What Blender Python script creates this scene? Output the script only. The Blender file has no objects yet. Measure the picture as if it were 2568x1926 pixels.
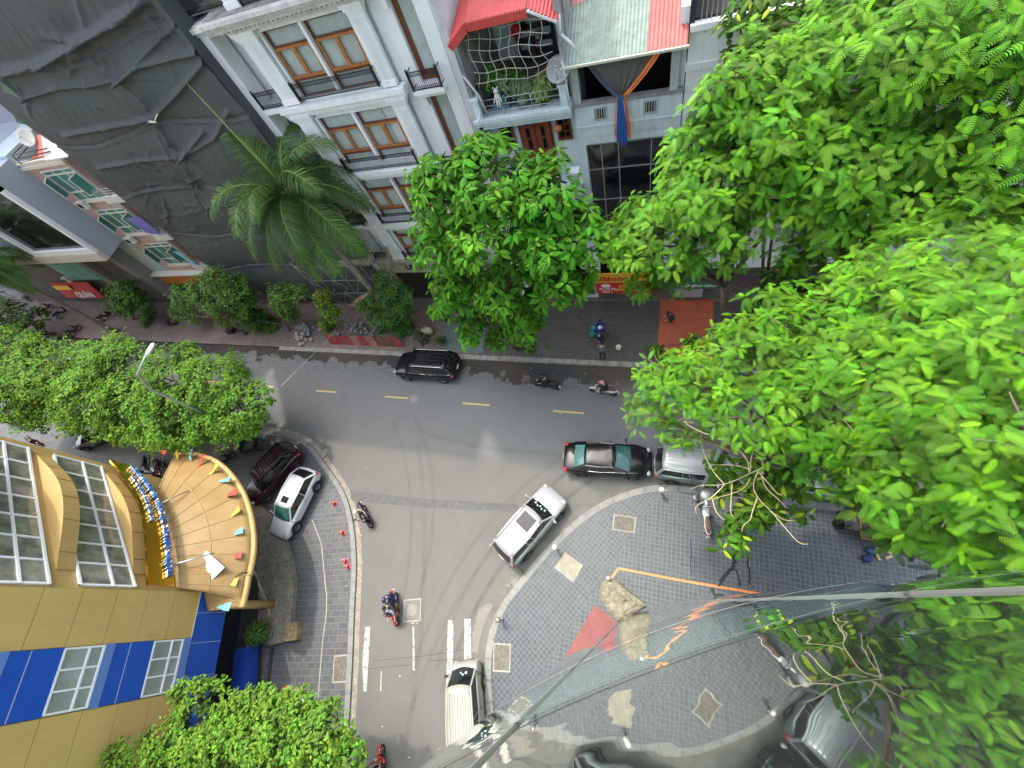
import bpy, bmesh, math, random
import numpy as np
from mathutils import Vector, Matrix
rad = math.radians
C = bpy.context.scene.collection
scn = bpy.context.scene
# ---------------------------------------------------------------- camera, sky, sun, exposure
HC = 24.0
FOC = 1051.08                                   # focal length in pixels of a 2568 px wide picture
RX = Vector((0.946202, 0.062928, -0.317399))    # rows: world x, y, z in camera axes (x right, y down, z forward)
RY = Vector((0.196076, -0.891810, 0.407711))
RZ = Vector((-0.257403, -0.448012, -0.856171))
cam_d = bpy.data.cameras.new('camera'); cam = bpy.data.objects.new('camera', cam_d); C.objects.link(cam)
cam_d.sensor_width = 36; cam_d.lens = FOC / 2568 * 36; cam_d.clip_end = 1500; cam_d.clip_start = .02
cam.matrix_world = Matrix(((RX[0], -RX[1], -RX[2], 0), (RY[0], -RY[1], -RY[2], 0), (RZ[0], -RZ[1], -RZ[2], HC), (0, 0, 0, 1)))
scn.camera = cam
SUN = Vector((-.64 * math.cos(rad(62)), .77 * math.cos(rad(62)), math.sin(rad(62)))).normalized()
w = bpy.data.worlds.new('World'); scn.world = w; w.use_nodes = True
nt = w.node_tree; bg = nt.nodes['Background']
sk = nt.nodes.new('ShaderNodeTexSky'); sk.sky_type = 'NISHITA'; sk.sun_disc = False
sk.sun_elevation = rad(62); sk.sun_rotation = math.atan2(SUN.x, SUN.y); sk.air_density = 1.2; sk.dust_density = 5; sk.ozone_density = 1.0
hs = nt.nodes.new('ShaderNodeHueSaturation'); hs.inputs['Saturation'].default_value = .62; nt.links.new(sk.outputs[0], hs.inputs['Color']); nt.links.new(hs.outputs[0], bg.inputs[0]); bg.inputs[1].default_value = 0.15
sl = bpy.data.lights.new('sun', 'SUN'); sl.energy = .8; sl.angle = rad(1.2); sl.color = (1, .95, .86)
so = bpy.data.objects.new('sun', sl); C.objects.link(so); so.rotation_euler = SUN.to_track_quat('Z', 'Y').to_euler()
scn.view_settings.view_transform = 'Standard'; scn.view_settings.look = 'None'
scn.view_settings.exposure = 1.95; scn.view_settings.gamma = 1
scn.cycles.max_bounces = 6; scn.cycles.diffuse_bounces = 3; scn.cycles.glossy_bounces = 3; scn.cycles.transparent_max_bounces = 8

# ---------------------------------------------------------------- surveying: sight lines met with the ground or a facade
TILE = {'a': (0, 0), 'b': (600, 0), 'c': (1100, 0), 'd': (1868, 0), 'e': (0, 450), 'f': (600, 450), 'g': (1200, 450), 'h': (1868, 450),
        'i': (0, 950), 'j': (600, 950), 'k': (1200, 950), 'l': (1868, 950), 'm': (0, 1400), 'n': (600, 1400), 'o': (1200, 1400), 'q': (1868, 1400)}
def sight(t, x, y):
    if t == 'D': px, py = x * 1.16094, y * 1.16094
    elif t == 'S': px, py = x, y
    else:
        o = TILE[t]; px, py = o[0] + x * .316456, o[1] + y * .316456
    v = Vector((px - 1284, py - 963, FOC)); return Vector((RX.dot(v), RY.dot(v), RZ.dot(v)))
def G(t, x, y, z=0):
    r = sight(t, x, y); k = (z - HC) / r.z; return Vector((r.x * k, r.y * k, z))
def F(t, x, y, Y=18.3):
    r = sight(t, x, y); k = Y / r.y; return Vector((r.x * k, Y, HC + r.z * k))

# ---------------------------------------------------------------- materials
MATS = {}
def M(name, col=(.5, .5, .5), r=.6, met=0, n=None, b=None, coat=0, col2=None, spec=None, tr=0, em=None, alpha=1):
    if name in MATS: return MATS[name]
    m = bpy.data.materials.new(name); m.use_nodes = True; MATS[name] = m
    t = m.node_tree; p = t.nodes['Principled BSDF']
    p.inputs['Base Color'].default_value = (*col, 1); p.inputs['Roughness'].default_value = r; p.inputs['Metallic'].default_value = met
    p.inputs['Coat Weight'].default_value = coat
    if spec is not None: p.inputs['Specular IOR Level'].default_value = spec
    if tr: p.inputs['Transmission Weight'].default_value = tr
    if alpha < 1: p.inputs['Alpha'].default_value = alpha
    if em: p.inputs['Emission Color'].default_value = (*em[0], 1); p.inputs['Emission Strength'].default_value = em[1]
    if n or b:
        tc = t.nodes.new('ShaderNodeTexCoord')
    if n:
        no = t.nodes.new('ShaderNodeTexNoise'); no.inputs['Scale'].default_value = n[0]; no.inputs['Detail'].default_value = 6; no.inputs['Roughness'].default_value = .65
        t.links.new(tc.outputs['Object'], no.inputs['Vector'])
        mx = t.nodes.new('ShaderNodeMixRGB')
        c2 = col2 or tuple(min(1, c * (1 + n[1])) for c in col); c1 = col if col2 else tuple(c * (1 - n[1]) for c in col)
        mx.inputs[1].default_value = (*c1, 1); mx.inputs[2].default_value = (*c2, 1)
        rp = t.nodes.new('ShaderNodeMapRange'); rp.inputs[1].default_value = .3; rp.inputs[2].default_value = .7
        t.links.new(no.outputs['Fac'], rp.inputs[0]); t.links.new(rp.outputs[0], mx.inputs[0]); t.links.new(mx.outputs[0], p.inputs['Base Color'])
    if b:
        nb = t.nodes.new('ShaderNodeTexNoise'); nb.inputs['Scale'].default_value = b[0]; nb.inputs['Detail'].default_value = 4
        t.links.new(tc.outputs['Object'], nb.inputs['Vector'])
        bu = t.nodes.new('ShaderNodeBump'); bu.inputs['Strength'].default_value = b[1]; bu.inputs['Distance'].default_value = b[2] if len(b) > 2 else .05
        t.links.new(nb.outputs['Fac'], bu.inputs['Height']); t.links.new(bu.outputs[0], p.inputs['Normal'])
    return m

def weather(m, dark=.55, amt=.35, sc=(5, 5, .28), lo=.5, hi=.72):
    """rain streaks and grime running down a wall"""
    t = m.node_tree; p = t.nodes['Principled BSDF']; tc = t.nodes.new('ShaderNodeTexCoord'); mp = t.nodes.new('ShaderNodeMapping'); mp.inputs['Scale'].default_value = sc
    no = t.nodes.new('ShaderNodeTexNoise'); no.inputs['Scale'].default_value = 1.0; no.inputs['Detail'].default_value = 7; no.inputs['Roughness'].default_value = .7; t.links.new(tc.outputs['Object'], mp.inputs[0]); t.links.new(mp.outputs[0], no.inputs['Vector'])
    rp = t.nodes.new('ShaderNodeMapRange'); rp.inputs[1].default_value = lo; rp.inputs[2].default_value = hi; rp.inputs[3].default_value = 0; rp.inputs[4].default_value = amt; t.links.new(no.outputs['Fac'], rp.inputs[0])
    mx = t.nodes.new('ShaderNodeMixRGB'); mx.blend_type = 'MULTIPLY'; mx.inputs[2].default_value = (dark, dark * .96, dark * .88, 1); t.links.new(rp.outputs[0], mx.inputs[0]); bc = p.inputs['Base Color']
    if bc.is_linked: t.links.new(bc.links[0].from_socket, mx.inputs[1])
    else: mx.inputs[1].default_value = bc.default_value
    t.links.new(mx.outputs[0], bc); return m
class NB:                                        # short-hand node builder for the bigger materials
    def __init__(s, name):
        s.m = bpy.data.materials.new(name); s.m.use_nodes = True; MATS[name] = s.m
        s.t = s.m.node_tree; s.p = s.t.nodes['Principled BSDF']; s.tc = s.t.nodes.new('ShaderNodeTexCoord'); s.o = s.tc.outputs['Object']
    def N(s, k, ins={}, **at):
        n = s.t.nodes.new('ShaderNode' + k)
        for a, v in at.items(): setattr(n, a, v)
        for i, v in ins.items():
            if hasattr(v, 'is_linked') or isinstance(v, bpy.types.NodeSocket): s.t.links.new(v, n.inputs[i])
            else: n.inputs[i].default_value = v
        return n
    def noise(s, sc, det=5, rough=.6, vec=None, dist=0): return s.N('TexNoise', {'Vector': vec or s.o, 'Scale': sc, 'Detail': det, 'Roughness': rough, 'Distortion': dist}).outputs['Fac']
    def rng(s, v, a, b, c=0, d=1): return s.N('MapRange', {0: v, 1: a, 2: b, 3: c, 4: d}).outputs[0]
    def mix(s, f, a, b, mode='MIX'):
        return s.N('MixRGB', {0: f, 1: a if not isinstance(a, tuple) else (*a, 1), 2: b if not isinstance(b, tuple) else (*b, 1)}, blend_type=mode).outputs[0]
    def map(s, rot=0, sc=(1, 1, 1), loc=(0, 0, 0)): return s.N('Mapping', {'Vector': s.o, 'Rotation': (0, 0, rot), 'Scale': sc, 'Location': loc}).outputs[0]
    def math(s, op, a, b=0): return s.N('Math', {0: a, 1: b}, operation=op).outputs[0]
    def xyz(s, v=None): return s.N('SeparateXYZ', {0: v or s.o}).outputs
    def out(s, col=None, rough=None, bump=None, strength=.3, dist=.02):
        if col is not None: s.t.links.new(col, s.p.inputs['Base Color'])
        if rough is not None:
            if isinstance(rough, (int, float)): s.p.inputs['Roughness'].default_value = rough
            else: s.t.links.new(rough, s.p.inputs['Roughness'])
        if bump is not None:
            b = s.N('Bump', {'Height': bump, 'Strength': strength, 'Distance': dist}); s.t.links.new(b.outputs[0], s.p.inputs['Normal'])
        return s.m

# ---------------------------------------------------------------- mesh helpers
def tag(o, label=None, cat=None, group=None, kind=None):
    if label: o['label'] = label
    if cat: o['category'] = cat
    if group: o['group'] = group
    if kind: o['kind'] = kind
    return o
class MB:
    def __init__(s): s.v = []; s.f = []; s.mi = []; s.sm = []; s.cm = 0; s.smooth = False
    def add(s, vs, fs, mi=None):
        o = len(s.v); s.v.extend([tuple(v) for v in vs])
        for f in fs: s.f.append([i + o for i in f]); s.mi.append(s.cm if mi is None else mi); s.sm.append(s.smooth)
        return s
    def quad(s, *p): return s.add(p, [list(range(len(p)))])
    def box(s, c, d, rz=0, rx=0, ry=0):
        R = Matrix.Rotation(rz, 3, 'Z') @ Matrix.Rotation(ry, 3, 'Y') @ Matrix.Rotation(rx, 3, 'X'); c = Vector(c); x, y, z = d[0] / 2, d[1] / 2, d[2] / 2
        vs = [c + R @ Vector((sx * x, sy * y, sz * z)) for sz in (-1, 1) for sx, sy in ((-1, -1), (1, -1), (1, 1), (-1, 1))]
        return s.add(vs, [[3, 2, 1, 0], [4, 5, 6, 7], [0, 1, 5, 4], [1, 2, 6, 5], [2, 3, 7, 6], [3, 0, 4, 7]])
    def bb(s, x0, x1, y0, y1, z0, z1): return s.box(((x0 + x1) / 2, (y0 + y1) / 2, (z0 + z1) / 2), (abs(x1 - x0), abs(y1 - y0), abs(z1 - z0)))
    def prism(s, pts, z0, z1):
        n = len(pts); a = sum(pts[i][0] * pts[(i + 1) % n][1] - pts[(i + 1) % n][0] * pts[i][1] for i in range(n))
        if a < 0: pts = pts[::-1]
        vs = [(p[0], p[1], z0) for p in pts] + [(p[0], p[1], z1) for p in pts]
        return s.add(vs, [list(range(n))[::-1], list(range(n, 2 * n))] + [[i, (i + 1) % n, n + (i + 1) % n, n + i] for i in range(n)])
    def bar(s, a, b, wd, h=None, up=(0, 0, 1)):
        a = Vector(a); b = Vector(b); d = (b - a); L = d.length
        if L < 1e-6: return s
        d /= L; u = Vector(up)
        if abs(d.dot(u)) > .99: u = Vector((1, 0, 0))
        x = d.cross(u).normalized(); y = x.cross(d); h = h or wd
        vs = [p + x * (i * wd / 2) + y * (j * h / 2) for p in (a, b) for i, j in ((-1, -1), (1, -1), (1, 1), (-1, 1))]
        return s.add(vs, [[0, 1, 2, 3], [7, 6, 5, 4], [0, 4, 5, 1], [1, 5, 6, 2], [2, 6, 7, 3], [3, 7, 4, 0]])
    def tube(s, pts, r, n=6, cap=True):
        pts = [Vector(p) for p in pts]; m = len(pts); rs = r if isinstance(r, (list, tuple)) else [r] * m; vs = []; prev = None
        for i, p in enumerate(pts):
            d = (pts[min(i + 1, m - 1)] - pts[max(i - 1, 0)]).normalized()
            if prev is None: u = Vector((0, 0, 1)) if abs(d.z) < .9 else Vector((1, 0, 0)); x = d.cross(u).normalized()
            else: x = (prev - d * prev.dot(d)).normalized()
            prev = x; y = d.cross(x)
            for k in range(n): a = 2 * math.pi * k / n; vs.append(p + (x * math.cos(a) + y * math.sin(a)) * rs[i])
        fs = [[i * n + k, i * n + (k + 1) % n, (i + 1) * n + (k + 1) % n, (i + 1) * n + k] for i in range(m - 1) for k in range(n)]
        if cap: fs += [list(range(n))[::-1], list(range((m - 1) * n, m * n))]
        sm = s.smooth; s.smooth = True; s.add(vs, fs); s.smooth = sm; return s
    def cyl(s, c, r, z0, z1, n=16, r2=None):
        r2 = r if r2 is None else r2
        vs = [(c[0] + r * math.cos(2 * math.pi * k / n), c[1] + r * math.sin(2 * math.pi * k / n), z0) for k in range(n)] + [(c[0] + r2 * math.cos(2 * math.pi * k / n), c[1] + r2 * math.sin(2 * math.pi * k / n), z1) for k in range(n)]
        sm = s.smooth; s.smooth = False; s.add(vs, [list(range(n))[::-1], list(range(n, 2 * n))]); s.smooth = True
        o = len(s.v) - 2 * n
        for k in range(n): s.f.append([o + k, o + (k + 1) % n, o + n + (k + 1) % n, o + n + k]); s.mi.append(s.cm); s.sm.append(True)
        s.smooth = sm; return s
    def loft(s, rings, close=True, caps=True):
        n = len(rings[0]); vs = [p for r in rings for p in r]; fs = []
        for i in range(len(rings) - 1):
            for k in range(n if close else n - 1):
                fs.append([i * n + k, i * n + (k + 1) % n, (i + 1) * n + (k + 1) % n, (i + 1) * n + k])
        if caps: fs += [list(range(n))[::-1], list(range((len(rings) - 1) * n, len(rings) * n))]
        return s.add(vs, fs)
    def ball(s, c, r, n=10, m=7, sc=(1, 1, 1)):
        vs = []; fs = []
        for i in range(m + 1):
            th = math.pi * i / m
            for k in range(n): ph = 2 * math.pi * k / n; vs.append((c[0] + r * sc[0] * math.sin(th) * math.cos(ph), c[1] + r * sc[1] * math.sin(th) * math.sin(ph), c[2] + r * sc[2] * math.cos(th)))
        for i in range(m):
            for k in range(n): fs.append([i * n + k, (i + 1) * n + k, (i + 1) * n + (k + 1) % n, i * n + (k + 1) % n])
        sm = s.smooth; s.smooth = True; s.add(vs, fs); s.smooth = sm; return s
    def build(s, name, mat, parent=None, label=None, top=None, kind=None, col=None):
        """top: the thing whose base the vertices are measured from (world coordinates given)"""
        me = bpy.data.meshes.new(name); v = s.v
        if top is not None:
            L = top.location; v = [(a[0] - L.x, a[1] - L.y, a[2] - L.z) for a in v]
        me.from_pydata([tuple(a) for a in v], [], s.f)
        for m in (mat if isinstance(mat, (list, tuple)) else [mat]): me.materials.append(m)
        me.polygons.foreach_set('material_index', s.mi); me.polygons.foreach_set('use_smooth', s.sm); me.update()
        o = bpy.data.objects.new(name, me); C.objects.link(o)
        if parent is not None: o.parent = parent
        if label: o['label'] = label
        if kind: o['kind'] = kind
        return o
def empty(name, loc, label, cat, group=None, rz=0):
    o = bpy.data.objects.new(name, None); C.objects.link(o); o.empty_display_size = .2; o.location = loc; o.rotation_euler = (0, 0, rz)
    return tag(o, label, cat, group)
def solo(mb, name, mat, label, cat, group=None, loc=(0, 0, 0)):
    e = Vector(loc); o = mb.build(name, mat, top=type('L', (), {'location': e})); o.location = e; return tag(o, label, cat, group)
def struct(mb, name, mat): o = mb.build(name, mat); o['kind'] = 'structure'; return o
def kids(o): return [c for c in bpy.data.objects if c.parent == o]
def dup(root, loc, rz=0, label=None, group=None, sc=None, ch=None):
    ch = ch if ch is not None else [(c, kids(c)) for c in kids(root)]
    r = root.copy(); C.objects.link(r); r.location = loc; r.rotation_euler = (0, 0, rz)
    if sc: r.scale = (sc, sc, sc)
    if label: r['label'] = label
    if group: r['group'] = group
    for c, gs in ch:
        d = c.copy(); C.objects.link(d); d.parent = r
        for g in gs: h = g.copy(); C.objects.link(h); h.parent = d
    return r
def lerp(a, b, t): return a + (b - a) * t
def mesh_np(name, V, Fc, mats, parent=None, cols=None, mi=None, smooth=False):
    """fast quad/tri mesh from numpy arrays"""
    me = bpy.data.meshes.new(name); n = Fc.shape[1]
    me.vertices.add(len(V)); me.vertices.foreach_set('co', np.asarray(V, dtype=np.float32).ravel())
    me.loops.add(Fc.size); me.loops.foreach_set('vertex_index', Fc.astype(np.int32).ravel())
    me.polygons.add(len(Fc)); me.polygons.foreach_set('loop_start', np.arange(0, Fc.size, n, dtype=np.int32)); me.polygons.foreach_set('loop_total', np.full(len(Fc), n, dtype=np.int32))
    if mi is not None: me.polygons.foreach_set('material_index', mi.astype(np.int32))
    me.polygons.foreach_set('use_smooth', np.full(len(Fc), smooth))
    me.update(calc_edges=True)
    if cols is not None:
        a = me.color_attributes.new('tone', 'FLOAT_COLOR', 'POINT'); a.data.foreach_set('color', np.asarray(cols, dtype=np.float32).ravel())
    for m in mats: me.materials.append(m)
    o = bpy.data.objects.new(name, me); C.objects.link(o)
    if parent is not None: o.parent = parent
    return o
def text_mesh(txt, size, depth, font_w=1.0):
    cu = bpy.data.curves.new('t', 'FONT'); cu.body = txt; cu.size = size; cu.extrude = depth / 2; cu.resolution_u = 3; cu.offset = .012 * size
    o = bpy.data.objects.new('t', cu); C.objects.link(o); dg = bpy.context.evaluated_depsgraph_get(); me = bpy.data.meshes.new_from_object(o.evaluated_get(dg))
    bpy.data.objects.remove(o); bpy.data.curves.remove(cu); return me
def place_text(txt, size, depth, origin, xdir, ydir, name, mat, parent, top, fit=None, slant=0):
    """flat lettering: starts at origin, runs along xdir, up along ydir"""
    me = text_mesh(txt, size, depth); x = Vector(xdir).normalized(); y = Vector(ydir).normalized(); z = x.cross(y)
    L = top.location if top is not None else Vector(); wd = max([v.co.x for v in me.vertices] + [.001]); k = fit / wd if fit else 1
    for v in me.vertices: v.co = Vector(origin) + x * ((v.co.x + slant * v.co.y) * k) + y * v.co.y + z * v.co.z - L
    me.materials.clear(); me.materials.append(mat); o = bpy.data.objects.new(name, me); C.objects.link(o); o.parent = parent; return o
# ================================================================ THE SETTING: ground, road, pavements
def road_mat():
    b = NB('road'); x, y, z = b.xyz()
    n1 = b.noise(.35, 6, .7); n2 = b.noise(30, 4, .75); n3 = b.noise(2.2, 6, .7)
    c = b.mix(b.rng(n1, .3, .7), (.12, .12, .112), (.148, .144, .13)); c = b.mix(b.rng(n2, .35, .7, 0, .6), c, (.085, .085, .08))
    asph = b.mix(b.rng(n2, .3, .7), (.12, .125, .127), (.145, .148, .15))
    edge = b.math('ADD', y, b.rng(n3, 0, 1, -.25, .25))
    c = b.mix(b.rng(edge, 6.1, 6.5), c, asph)
    # patches, spots and thin repairs
    c = b.mix(b.rng(b.noise(.8, 8, .75), .52, .7, 0, .35), c, (.09, .09, .085)); sp = b.noise(5.5, 3, .5); c = b.mix(b.rng(sp, .66, .7, 0, .4), c, (.12, .12, .115))
    vo = b.N('TexVoronoi', {'Vector': b.map(sc=(.9, .9, .9)), 'Scale': 1.2}, feature='DISTANCE_TO_EDGE').outputs[0]
    # wet gutter along the far kerb
    wn = b.noise(.9, 5, .62); wl = b.math('ADD', y, b.rng(wn, .2, .8, -1.15, 1.15)); wet = b.rng(b.math('ADD', wl, b.rng(x, -14, -8, 0, .75)), 12.35, 12.5)
    mud = b.mix(b.rng(b.noise(.25, 2), .42, .58), (.075, .058, .04), (.045, .045, .045))
    c = b.mix(wet, c, mud)
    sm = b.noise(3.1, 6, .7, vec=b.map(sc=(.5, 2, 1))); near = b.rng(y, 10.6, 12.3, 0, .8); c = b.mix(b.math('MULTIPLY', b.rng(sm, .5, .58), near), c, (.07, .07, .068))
    ro = b.mix(wet, (.8, .8, .8), (.18, .18, .18))
    return b.out(c, b.N('RGBToBW', {0: ro}).outputs[0], n2, .25, .01)
def brick_mat(name, w, h, mortar, c1, c2, cm, rot=0, off=.5, rot2=None, line=None, stain=(.05, .05, .05), rough=.7, sc2=None, loc=(0, 0, 0), stamt=.5):
    b = NB(name)
    def one(r):
        n = b.N('TexBrick', {'Vector': b.map(rot=r, loc=loc), 'Color1': (*c1, 1), 'Color2': (*c2, 1), 'Mortar': (*cm, 1), 'Scale': 1, 'Mortar Size': mortar, 'Mortar Smooth': .2, 'Bias': 0, 'Brick Width': w, 'Row Height': h})
        n.offset = off; n.squash = 1; return n.outputs['Color'], n.outputs['Fac']
    c, f = one(rot)
    if rot2 is not None:
        d, g = one(rot2); x, y, z = b.xyz(); s = b.math('GREATER_THAN', b.math('ADD', b.math('MULTIPLY', x, line[0]), b.math('MULTIPLY', y, line[1])), line[2])
        c = b.mix(s, c, d); f = b.mix(s, f, g)
    c = b.mix(b.rng(b.noise(.55, 6, .7), .45, .75, 0, stamt), c, stain); c = b.mix(b.rng(b.noise(9, 4), .3, .7, 0, .2), c, (.15, .155, .155))
    return b.out(c, rough, f, -.35, .008)
gm = MB(); gm.quad((-300, -300, -.03), (300, -300, -.03), (300, 300, -.03), (-300, 300, -.03)); struct(gm, 'ground', M('earth', (.16, .14, .11), .9, n=(.5, .3)))
rm = MB(); rm.quad((-150, -60, 0), (90, -60, 0), (90, 13.5, 0), (-150, 13.5, 0)); struct(rm, 'road', road_mat())

LK = [(-150, 6.1), (-60, 6.1), (-28.9, 6.1), (-26.4, 6.13), (-24.6, 6.05), (-23.2, 5.7), (-21.65, 4.79), (-19.94, 3.67), (-18.86, 2.88), (-17.99, 2.02), (-17.0, .61), (-16.29, -.75), (-15.9, -1.7), (-15.51, -2.84), (-15.08, -4.05), (-14.45, -5.74), (-13.9, -7.33), (-13.42, -8.81), (-12.1, -13), (-8, -26), (2, -58)]
PK = [(90, 6.1), (12, 6.13), (3.3, 6.13), (.8, 5.98), (-.16, 5.71), (-1.45, 5.1), (-2.73, 4.22), (-3.96, 2.93), (-5.12, 1.41), (-6.3, -.5), (-6.8, -1.4), (-7.06, -2.2), (-7.18, -3.15), (-7.08, -4.29), (-6.72, -5.53), (-6.4, -6.5), (-5.1, -10.5), (-1, -23), (10, -58)]
def smooth(pts, it=2):
    for _ in range(it):
        q = [pts[0]]
        for a, b in zip(pts, pts[1:]):
            q += [(a[0] * .75 + b[0] * .25, a[1] * .75 + b[1] * .25), (a[0] * .25 + b[0] * .75, a[1] * .25 + b[1] * .75)]
        pts = q + [pts[-1]]
    return pts
LK = smooth(LK); PK = smooth(PK)
def offset(pts, d):
    out = []
    for i, p in enumerate(pts):
        a = Vector(pts[max(i - 1, 0)]); c = Vector(pts[min(i + 1, len(pts) - 1)]); t = (c - a).normalized(); out.append((p[0] - t.y * d, p[1] + t.x * d))
    return out
def ribbon(mb, A, B, z0, z1=None):
    n = len(A)
    if z1 is None:
        for i in range(n - 1): mb.quad((*A[i], z0), (*A[i + 1], z0), (*B[i + 1], z0), (*B[i], z0))
        return
    for i in range(n - 1):
        mb.quad((*A[i], z1), (*A[i + 1], z1), (*B[i + 1], z1), (*B[i], z1)); mb.quad((*A[i], z0), (*A[i + 1], z0), (*A[i + 1], z1), (*A[i], z1)); mb.quad((*B[i + 1], z0), (*B[i], z0), (*B[i], z1), (*B[i + 1], z1))
def cut(pts, L=.9, gap=.012):
    """split a line into kerb stones of length L"""
    seg = []; cur = [pts[0]]; acc = 0
    for a, b in zip(pts, pts[1:]):
        a = Vector(a); b = Vector(b); d = (b - a).length; u = (b - a) / max(d, 1e-6); s = 0
        while acc + (d - s) >= L:
            s += L - acc; p = a + u * s; cur.append(tuple(p - u * gap)); seg.append(cur); cur = [tuple(p + u * gap)]; acc = 0
        acc += d - s; cur.append(tuple(b))
    seg.append(cur); return seg
# pavements (raised 0.12 m)
kerb_m = M('kerb_stone', (.2, .2, .19), .75, n=(4, .22), b=(30, .3, .01))
kerb_d = M('kerb_concrete_dirty', (.25, .235, .205), .85, n=(3, .35), b=(18, .5, .01))
def kerb(name, line, w, side, mat, z=.135):
    mb = MB(); clip = [p for p in line if -70 < p[0] < 45 and p[1] > -30]
    for sg in cut(clip):
        if len(sg) > 1: ribbon(mb, sg, offset(sg, w * side), -.02, z)
    struct(mb, name, mat)
lm = MB(); lm.prism(offset(LK, -.02)[::1] + [(-150, -58)], -.02, .12)
struct(lm, 'pavement', brick_mat('slab_paving', .56, .31, .014, (.05, .055, .06), (.078, .083, .088), (.15, .15, .138), rot=rad(-14), rough=.6, stamt=.35))
pm_ = MB(); pm_.prism(offset(PK, .02) + [(90, -58)], -.02, .12)
def a2(p): return (p.x, p.y)
d0 = G('k', 1430, 920); d1 = G('k', 950, 1640); dv = (d1 - d0).normalized(); nx, ny = dv.y, -dv.x; off_ = d0.x * nx + d0.y * ny
if nx > 0: nx, ny, off_ = -nx, -ny, -off_
struct(pm_, 'plaza_paving', brick_mat('sett_paving', .205, .205, .0085, (.018, .028, .037), (.04, .053, .064), (.15, .165, .165), rot=0, off=0, rot2=-math.atan2(dv.y, dv.x) + rad(4), line=(nx, ny, off_), rough=.5, stain=(.05, .055, .06)))
fm = MB(); fm.quad((-150, 13.4, .12), (90, 13.4, .12), (90, 60, .12), (-150, 60, .12)); struct(fm, 'pavement_far', brick_mat('block_paving', .3, .19, .018, (.17, .12, .1), (.23, .175, .15), (.045, .035, .028), rot=rad(2), rough=.75, stain=(.05, .04, .03)))
wp_ = MB(); wp_.quad((-11.8, 13.45, .124), (14, 13.45, .124), (14, 18.2, .124), (-11.8, 18.2, .124)); struct(wp_, 'shade_dark_paving', brick_mat('grey_block_paving', .27, .24, .02, (.055, .05, .046), (.085, .076, .068), (.018, .016, .014), rough=.5, stain=(.02, .018, .016), stamt=.7))  # grey block sheet, coloured darker to stand in for tree shade
kerb('kerb_pavement', LK, .3, -1, kerb_m); kerb('kerb_plaza', PK, .34, 1, kerb_m); kerb('kerb_far', [(-70, 13.1), (-30, 13.1), (40, 13.1)], .35, 1, kerb_d)
# concrete gutter strips
g1 = MB(); c1 = [p for p in LK if p[0] > -30 and p[1] > -30]; ribbon(g1, offset(c1, .32), offset(c1, .01), .004)
struct(g1, 'gutter_pavement', M('gutter_dirty', (.17, .14, .11), .9, n=(2.5, .5), col2=(.3, .28, .24), b=(20, .4, .01)))
g2 = MB(); c2 = [p for p in PK if p[0] < 12 and p[1] > -30]; ribbon(g2, offset(c2, -.42), offset(c2, -.005), .004)
struct(g2, 'gutter_plaza', M('gutter_clean', (.13, .125, .11), .85, n=(2, .2), b=(20, .3, .01)))
# centre line, stop/edge lines, tyre marks, repairs
def sheet(name, polys, z, mat):
    mb = MB()
    for p in polys: mb.add([(a[0], a[1], z) for a in p], [list(range(len(p)))])
    return struct(mb, name, mat)
def worn(name, col, thr, sc=6, base_alpha=1):
    b = NB(name); n = b.noise(sc, 6, .75); b.t.links.new(b.rng(n, thr - .06, thr + .06, base_alpha, 0), b.p.inputs['Alpha'])
    return b.out(b.mix(b.noise(2), col, tuple(c * .75 for c in col)), .8)
yl = worn('worn_yellow', (.5, .4, .17), .66); wl = worn('worn_white', (.42, .41, .37), .6, 3.5)
polys = []
for k in range(-12, 12):
    x0 = -30.75 + 6.23 * k
    polys.append([(x0, 9.68), (x0 + 1.95, 9.7), (x0 + 1.95, 9.83), (x0, 9.81)])
sheet('centre_line', polys, .008, yl)
def gp(t, *q, z=0): return [a2(G(t, x, y, z)) for x, y in q]
sheet('lane_marking', [gp('n', (1000, 542), (1038, 542), (1025, 800), (1010, 1055), (985, 1055), (975, 800)), gp('n', (1785, 480), (1835, 480), (1840, 830), (1782, 830)),
    gp('n', (1655, 490), (1697, 490), (1695, 760), (1692, 830), (1650, 830), (1645, 750)), gp('n', (1645, 830), (1690, 830), (1665, 1030), (1640, 1030)), gp('n', (1374, 540), (1386, 540), (1392, 890), (1376, 890)),
    gp('n', (1122, 895), (1131, 895), (1126, 1052), (1116, 1052)), gp('n', (1365, 510), (1415, 510), (1415, 518), (1365, 518))], .008, wl)
tm = NB('tyre_mark'); tn = tm.noise(1.4, 5, .7); tm.t.links.new(tm.rng(tn, .3, .75,   .02, .14), tm.p.inputs['Alpha']); tm.out(None, .85); tm.p.inputs['Base Color'].default_value = (.07, .07, .07, 1)
tmb = MB(); random.seed(4)
def arc(p0, p1, p2, w, z):
    P = [Vector(p0) * (1 - t) ** 2 + Vector(p1) * 2 * t * (1 - t) + Vector(p2) * t * t for t in [i / 24 for i in range(25)]]; P = [(p.x, p.y) for p in P]
    ribbon(tmb, offset(P, w / 2), offset(P, -w / 2), z)
z_ = .0012
for k, (a, b_, c_) in enumerate([((-10.4, -7), (-9.8, 1.5), (-2, 8.2)), ((-9, -6), (-8.4, 2), (-.5, 7.6)), ((-10.9, -6), (-10.5, 3), (-2.5, 8.8)), ((-9.6, -5), (-9.2, 2.5), (-1.6, 8.6)), ((-12.5, -3), (-12.7, 3), (-17, 8)), ((-11.6, -2), (-11.3, 4), (-15.5, 8.6)), ((-14.5, 7.5), (-9, 6), (2, 8)), ((-10.2, -9), (-10.8, -1), (-14.5, 6.6)), ((-8.7, -4), (-7.2, 4), (1.5, 8.9))]):
    arc(a, b_, c_, .22 + .1 * random.random(), z_ + .0004 * k)
struct(tmb, 'tyre_marks', MATS['tyre_mark'])
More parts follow.
